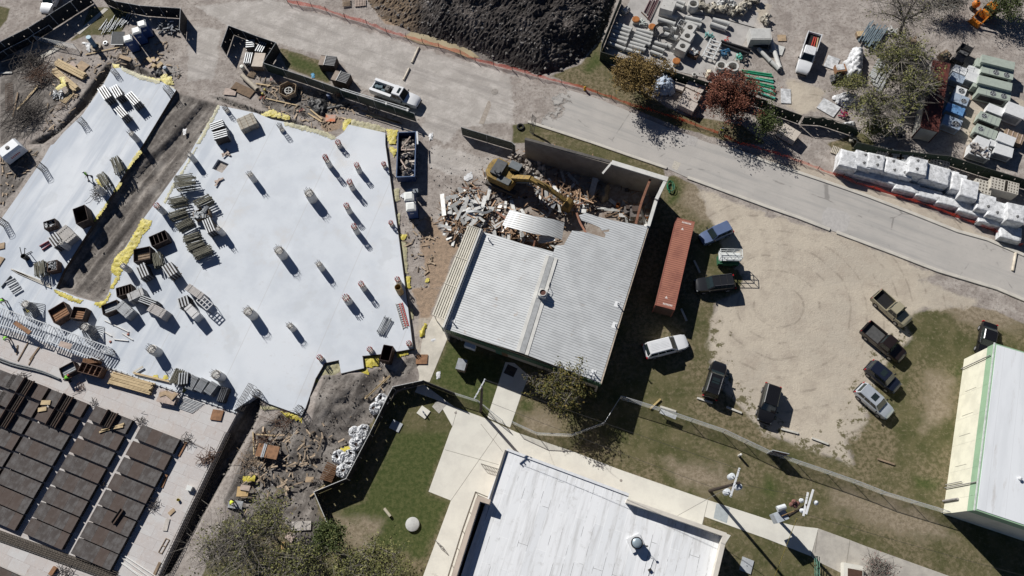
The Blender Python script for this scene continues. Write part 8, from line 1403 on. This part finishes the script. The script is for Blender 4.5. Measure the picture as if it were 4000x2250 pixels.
for t_,q,lab in ((22,(1860,1103,2015,1155),"pale wheel stop under the black off-roader's tail"),(22,(2155,1195,2308,1255),"pale wheel stop between the two black off-roaders"),(22,(1490,1190,1648,1240),"pale wheel stop on the grass north of the chain-link fence"),(33,(130,-30,302,15),"pale wheel stop below the rightmost black off-roader"),(33,(438,62,605,125),"pale wheel stop farthest east at the lot's south"),(22,(1700,208,1755,330),"grey post lying in the hall's shadow by the red container"),(12,(1830,1172,1888,1295),"white post lying between red container and scissor lift")): board(lab,t_,*q,.22,.15,.02,M("wheel_stop_pale",(.58,.56,.50),.85,var=.2),"wheel_stop","wheel stop")
board("yellowish timber post lying on the grass by the chain-link fence",22,1385,1215,1492,1115,.2,.2,.02,M("yellow_timber",(.50,.38,.17),.8,var=.2)); board("dark rotten beam in the dry grass south of the lot",33,1100,272,1268,328,.2,.15,.02,OLDWD); board("white sign board fixed low on the chain-link fence",22,1490,1235,1650,1300,.5,.05,.9,M("sign_white",(.66,.68,.68),.6))
t = thing("bollard","short white bollard on the grass above the transformer pole","bollard",P(32,2280,240)); part("post",MB().rod((0,0,0),(0,0,1.0),.13,12),WCAP,t); part("cap",MB().lathe([(.14,1.0),(.1,1.06),(0,1.08)],12),WCAP,t)
t = thing("stair_rail","green handrail over the steps at the bottom right","railing",P(33,465,1255)); q = P(33,470,1600,.0)-P(33,465,1255); [part("rail",MB().tube([(s,0,h),Vector((s,0,h))+q],.04),M("rail_green",(.12,.27,.20),.5),t) for s in (-.15,.15) for h in (.6,1.1)]; [part("post",MB().rod(q*f,q*f+Vector((0,0,1.1)),.04),MATS["rail_green"],t) for f in (0,.5,1)]
pblock("white planter wall with a dark bed at the bottom right",33,860,1440,2.0,2.2,.9,(790,1380,900,1400),WALK,"planter","planter",[("soil",MB().box((.15,-.2,.92),(1.5,1.6,.04)),M("planter_soil",(.09,.05,.035),.95))])
solo("tyre",MB().lathe([(.28,.05),(.33,.22),(.5,.24),(.54,.12),(.5,0),(.33,.0),(.28,.05)],22),TYRE,"worn tyre on the grass at the driveway's east corner","tyre",P(2,85,1280),smooth=60)
solo("hose_heap",junk(1,.1,.1,.1,.1,.1,1).tube([(.5*math.cos(i*.7)*(.6+.04*i % .5),.9*math.sin(i*.7)*(.7+.05*i % .4),.1+.01*i) for i in range(40)],.035,5),M("hose_green",(.02,.20,.10),.5),"green hose heap outside the hall's north-east corner","hose",P(12,1590,440))
# ================================================================== DEMOLITION DEBRIS IN THE HALL
hallp = XY(T(2,150,1449)+T(12,1480,380,1380,780,900,720,640,700,500,860,0,960)+T(11,2250,860,1880,900,1820,640,2040,430,2330,260)); rg = random.Random(21); hx0,hx1 = min(p[0] for p in hallp),max(p[0] for p in hallp); hy0,hy1 = min(p[1] for p in hallp),max(p[1] for p in hallp); exl = Vector(ex.location)
def scatter(n,poly,mk):
 k = 0; x0,x1 = min(p[0] for p in poly),max(p[0] for p in poly); y0,y1 = min(p[1] for p in poly),max(p[1] for p in poly)
 while k < n:
  x,y = rg.uniform(x0,x1),rg.uniform(y0,y1)
  if sdist(np.array([x]),np.array([y]),poly)[0] < 0: mk(x,y); k += 1
rub = XY(T(12,0,100,330,150,330,420,180,420,0,250)+T(11,2550,120)); pile = XY(T(11,1860,660,1960,560,2100,480,2300,560,2400,680,2300,800,2150,820,2060,960,1920,930)); mid = XY(T(12,240,420,560,430,820,560,760,640,600,700,300,600)); bnd = XY(T(12,0,830,230,880,420,1000,380,1070,0,960)+T(11,2350,860,2440,720)); ne = XY(T(12,1000,600,1380,640,1350,790,1050,740))
mb = MB(); [scatter(n,pl,lambda x,y: chunk(mb,(x,y,.1+rg.random()**2*h),rg.uniform(.10,s),rg)) for pl,n,s,h in ((rub,170,.42,.5),(hallp,220,.2,.1),(mid,90,.3,.4))]; solo("rubble",mb,M("pale_rubble",(.46,.41,.36),.9,var=.35,island=.5),"pale broken masonry and plaster strewn over the hall's floor","rubble",kind='stuff')
mb = MB(); [scatter(n,pl,lambda x,y: mb.box((x,y,.12+rg.random()*h),(rg.uniform(.6,L),rg.uniform(.07,.16),.06),rg.random()*6,0,rg.uniform(-.4,.4))) for pl,n,L,h in ((pile,110,3.2,.9),(mid,170,3.0,1.3),(bnd,140,3.4,.9),(ne,40,1.8,.6),(hallp,170,2.2,.25))]; solo("splintered_timber",mb,M("splinter_wood",(.42,.275,.175),.85,var=.4,island=.6),"splintered brown timber strewn among the hall's wreckage","debris",kind='stuff')
mb = MB(); [scatter(n,pl,lambda x,y: mb.box((x,y,.2+rg.random()*h),(rg.uniform(1.0,3.4),rg.uniform(.18,.6),.03),rg.random()*6,rg.uniform(-.25,.25),rg.uniform(-.2,.2))) for pl,n,h in ((pile,70,1.0),(mid,44,1.0),(bnd,34,.7),(ne,10,.5),(hallp,30,.2))]; solo("torn_sheet_metal",mb,M("torn_metal",(.60,.60,.58),.5,.1,var=.3,island=.45),"torn pale sheet metal heaped west of the hall and inside it","debris",kind='stuff')
mb = MB(); [scatter(n,pl,lambda x,y: chunk(mb,(x,y,.05+rg.random()*h),rg.uniform(.15,.4),rg)) for pl,n,h in ((pile,26,.5),(mid,22,.4),(hallp,40,.1),(bnd,22,.4))]; solo("dark_debris",mb,M("dark_debris",(.09,.075,.065),.9,var=.5,island=.6),"dark broken debris among the hall's wreckage","debris",kind='stuff')
def curved(name,label,q,wd,zs,mat,cat="metal sheet"):
 k_ = [P(t,x,y,z) for (t,x,y),z in zip(q,zs)]; k_ = [2*k_[0]-k_[1]]+k_+[2*k_[-1]-k_[-2]]; pts_ = [.5*(2*b+(c-a)*f+(2*a-5*b+4*c-d)*f*f+(3*b-a-3*c+d)*f**3) for a,b,c,d in zip(k_,k_[1:],k_[2:],k_[3:]) for f in (0,.25,.5,.75)]+[k_[-2]]; o = pts_[0].copy(); mb = MB(); rings = []
 for i,p in enumerate(pts_):
  tg = (pts_[min(i+1,len(pts_)-1)]-pts_[max(i-1,0)]); n = Vector((-tg.y,tg.x,0)).normalized()*wd/2; p = p-o; rings.append([p+n,p-n,p-n-Vector((0,0,.05)),p+n-Vector((0,0,.05))])
 solo(name,mb.loft(rings),mat,label,cat,o,smooth=50)
curved("bent_roof_sheet","large bent roof sheet drooping over the torn edge, left of the ridge",T(12,-60,735,80,775,240,815,400,840,515,875),2.4,(3.0,3.4,3.6,3.3,2.7),ROOFM); curved("bent_roof_sheet","pale fallen roof sheet below the excavator's boom",T(12,330,470,480,510,620,570,740,650),1.6,(.5,.7,.7,.5),ROOFM); curved("bent_roof_sheet","torn roof sheet hanging below the ridge's end",T(12,270,960,340,950,430,930),1.1,(2.2,2.6,3.0),ROOFM)
curved("bent_beam","silver folded beam standing in the hall's dark middle",T(12,790,540,815,440,840,340),.75,(.6,1.4,2.2),SILVB); curved("bent_beam","long curved silver flashing on the wreckage heap",T(11,2110,680,2200,670,2300,690,2370,660),.35,(1.2,1.5,1.4,1.0),SILVB); curved("bent_beam","silver folded beam under the excavator's bucket",T(12,400,640,430,560,425,460),.6,(.9,1.1,1.3),SILVB)
RB = M("red_brown_steel",(.25,.115,.07),.75,var=.35)
for q,zs,wd,lab in ((T(12,1245,800,1300,590,1390,350),(4.0,4.2,4.5),.3,"long rusty roof beam across the hall's north-east corner"),(T(12,0,790,100,850,210,930,240,1000),(2.2,2.4,2.6,2.6),.22,"twisted rusty beam over the hole at the torn roof's left"),(T(12,130,810,200,870,235,930,215,1030),(2.8,3.0,3.0,2.8),.2,"second twisted rusty beam beside the first over the hole"),(T(12,650,690,680,780,720,850,745,895),(3.0,3.6,4.4,4.8),.25,"rusty bent beam hanging down the torn right roof"),(T(12,620,620,720,590),(1.2,1.5),.2,"short dark beam right of the excavator's bucket"),(T(11,2420,680,2500,740,2570,830),(.9,1.4,1.8),.25,"long rusty timber leaning at the wreckage heap's east side"),(T(11,1950,610,2040,585,2110,590),(.9,1.0,.9),.2,"dark rusty beam on the wreckage heap"),(T(11,2050,430,2150,445,2250,440),(.5,.6,.5),.15,"dark ladder-like bar north of the wreckage heap")): curved("rusty_beam",lab,q,wd,zs,RB,"beam")
for x,y,s,lab in ((1170,650,.8,"left of three old machines in the hall's north-east"),(1240,680,1.1,"middle of three old machines in the hall's north-east, roof-shaped"),(1370,680,.7,"right of three old machines in the hall's north-east")):
 p = P(12,x,y,1.0); t = thing("old_machine","grey-brown boxy "+lab.replace("old machines","old machines"),"machine",(p.x,p.y,.06),.35+x*.001); part("body",MB().box((0,0,.55*s),(1.7*s,1.4*s,1.1*s),taper=.9),M("machine_grey",(.17,.15,.14),.7,var=.4),t); part("cowl",MB().box((.2,0,1.2*s),(.7*s,.8*s,.3*s)),RBOX,t)
for x,y,lab in ((1060,630,"orange drum at the west of the old machines"),(1350,740,"orange drum at the south of the old machines")): solo("orange_drum",MB().lathe([(0,.03),(.26,0),(.28,.7),(.22,.7),(.2,.4),(0,.4)],16),M("drum_orange",(.48,.17,.05),.6,var=.3),lab,"drum",P(12,x,y,.06))
crumple("old_tarp","brown-grey tarp bundle in the hall's middle",T(12,850,520,920,400,980,420,970,560,900,600),M("brown_tarp",(.27,.22,.165),.8,var=.4,bmp=.6),.1,.7,"tarp",dome=1.2)
c0,Ld_,Wd_,hd_ = DUMP; mb = MB(); [chunk(mb,(rg.uniform(-Ld_,Ld_)*.42,rg.uniform(-Wd_,Wd_)*.36,rg.uniform(.5,1.15)),rg.uniform(.15,.5),rg) for _ in range(70)]; solo("dumpster_rubble",mb,MATS["pale_rubble"],"pale rubble and boards filling the blue dumpster","rubble",(c0.x,c0.y,0),hd_,kind='stuff')
for k,(a,b_) in enumerate(((-1.2,.5),(.9,-.3),(2.0,.2))): solo("rubble_board",MB().box((0,0,0),(2.2,.18,.07),.5+k,0,.1),PLYP,f"pale board on the dumpster's rubble, {ORD[k]} from its lower end","board",(c0.x+math.cos(hd_)*a-math.sin(hd_)*b_,c0.y+math.sin(hd_)*a+math.cos(hd_)*b_,1.3),hd_)
curved("hose_tube","grey tube lying along the dumpster's right rim",T(1,1618,1320,1625,1449),.2,(1.75,1.75),GALV,"tube")

bits = XY(T(0,560,560,1700,420,1850,800,1150,620,800,1000,600,1330,420,1300)); strp = XY(T(1,0,780,900,960,1450,1180,900,1180,700,1320,60,1080)); westp = XY(T(10,0,100,420,30,100,560,0,620)); est = XY(T(11,1450,700,1800,700,1850,1000,1700,1449,1560,1449)); pits = XY(T(31,0,60,400,0,700,60,450,560,150,700,-200,700)+T(30,2400,700,2574,100))
mb = MB(); [scatter(n,pl,lambda x,y: mb.box((x,y,.06),(rg.uniform(.15,1.1),rg.uniform(.06,.22),.05),rg.random()*6,0,rg.uniform(-.15,.15))) for pl,n in ((bits,130),(strp,150),(westp,40),(est,40),(pits,110),(PIT_SE,60))]; solo("timber_litter",mb,M("litter_wood",(.44,.34,.24),.85,var=.4,island=.6),"small timber offcuts littering the dirt round the slabs","litter",kind='stuff')
mb = MB(); [scatter(n,pl,lambda x,y: chunk(mb,(x,y,.0),rg.uniform(.04,.11),rg)) for pl,n in ((bits,90),(strp,110),(westp,40),(est,60),(pits,60),(XY(T(11,1700,0,2350,150,2300,420,1900,500,1720,300)),60))]; solo("stone_litter",mb,M("litter_stone",(.42,.41,.40),.9,var=.5,island=.7),"small pale stones and scraps littering the dirt round the slabs","litter",kind='stuff')
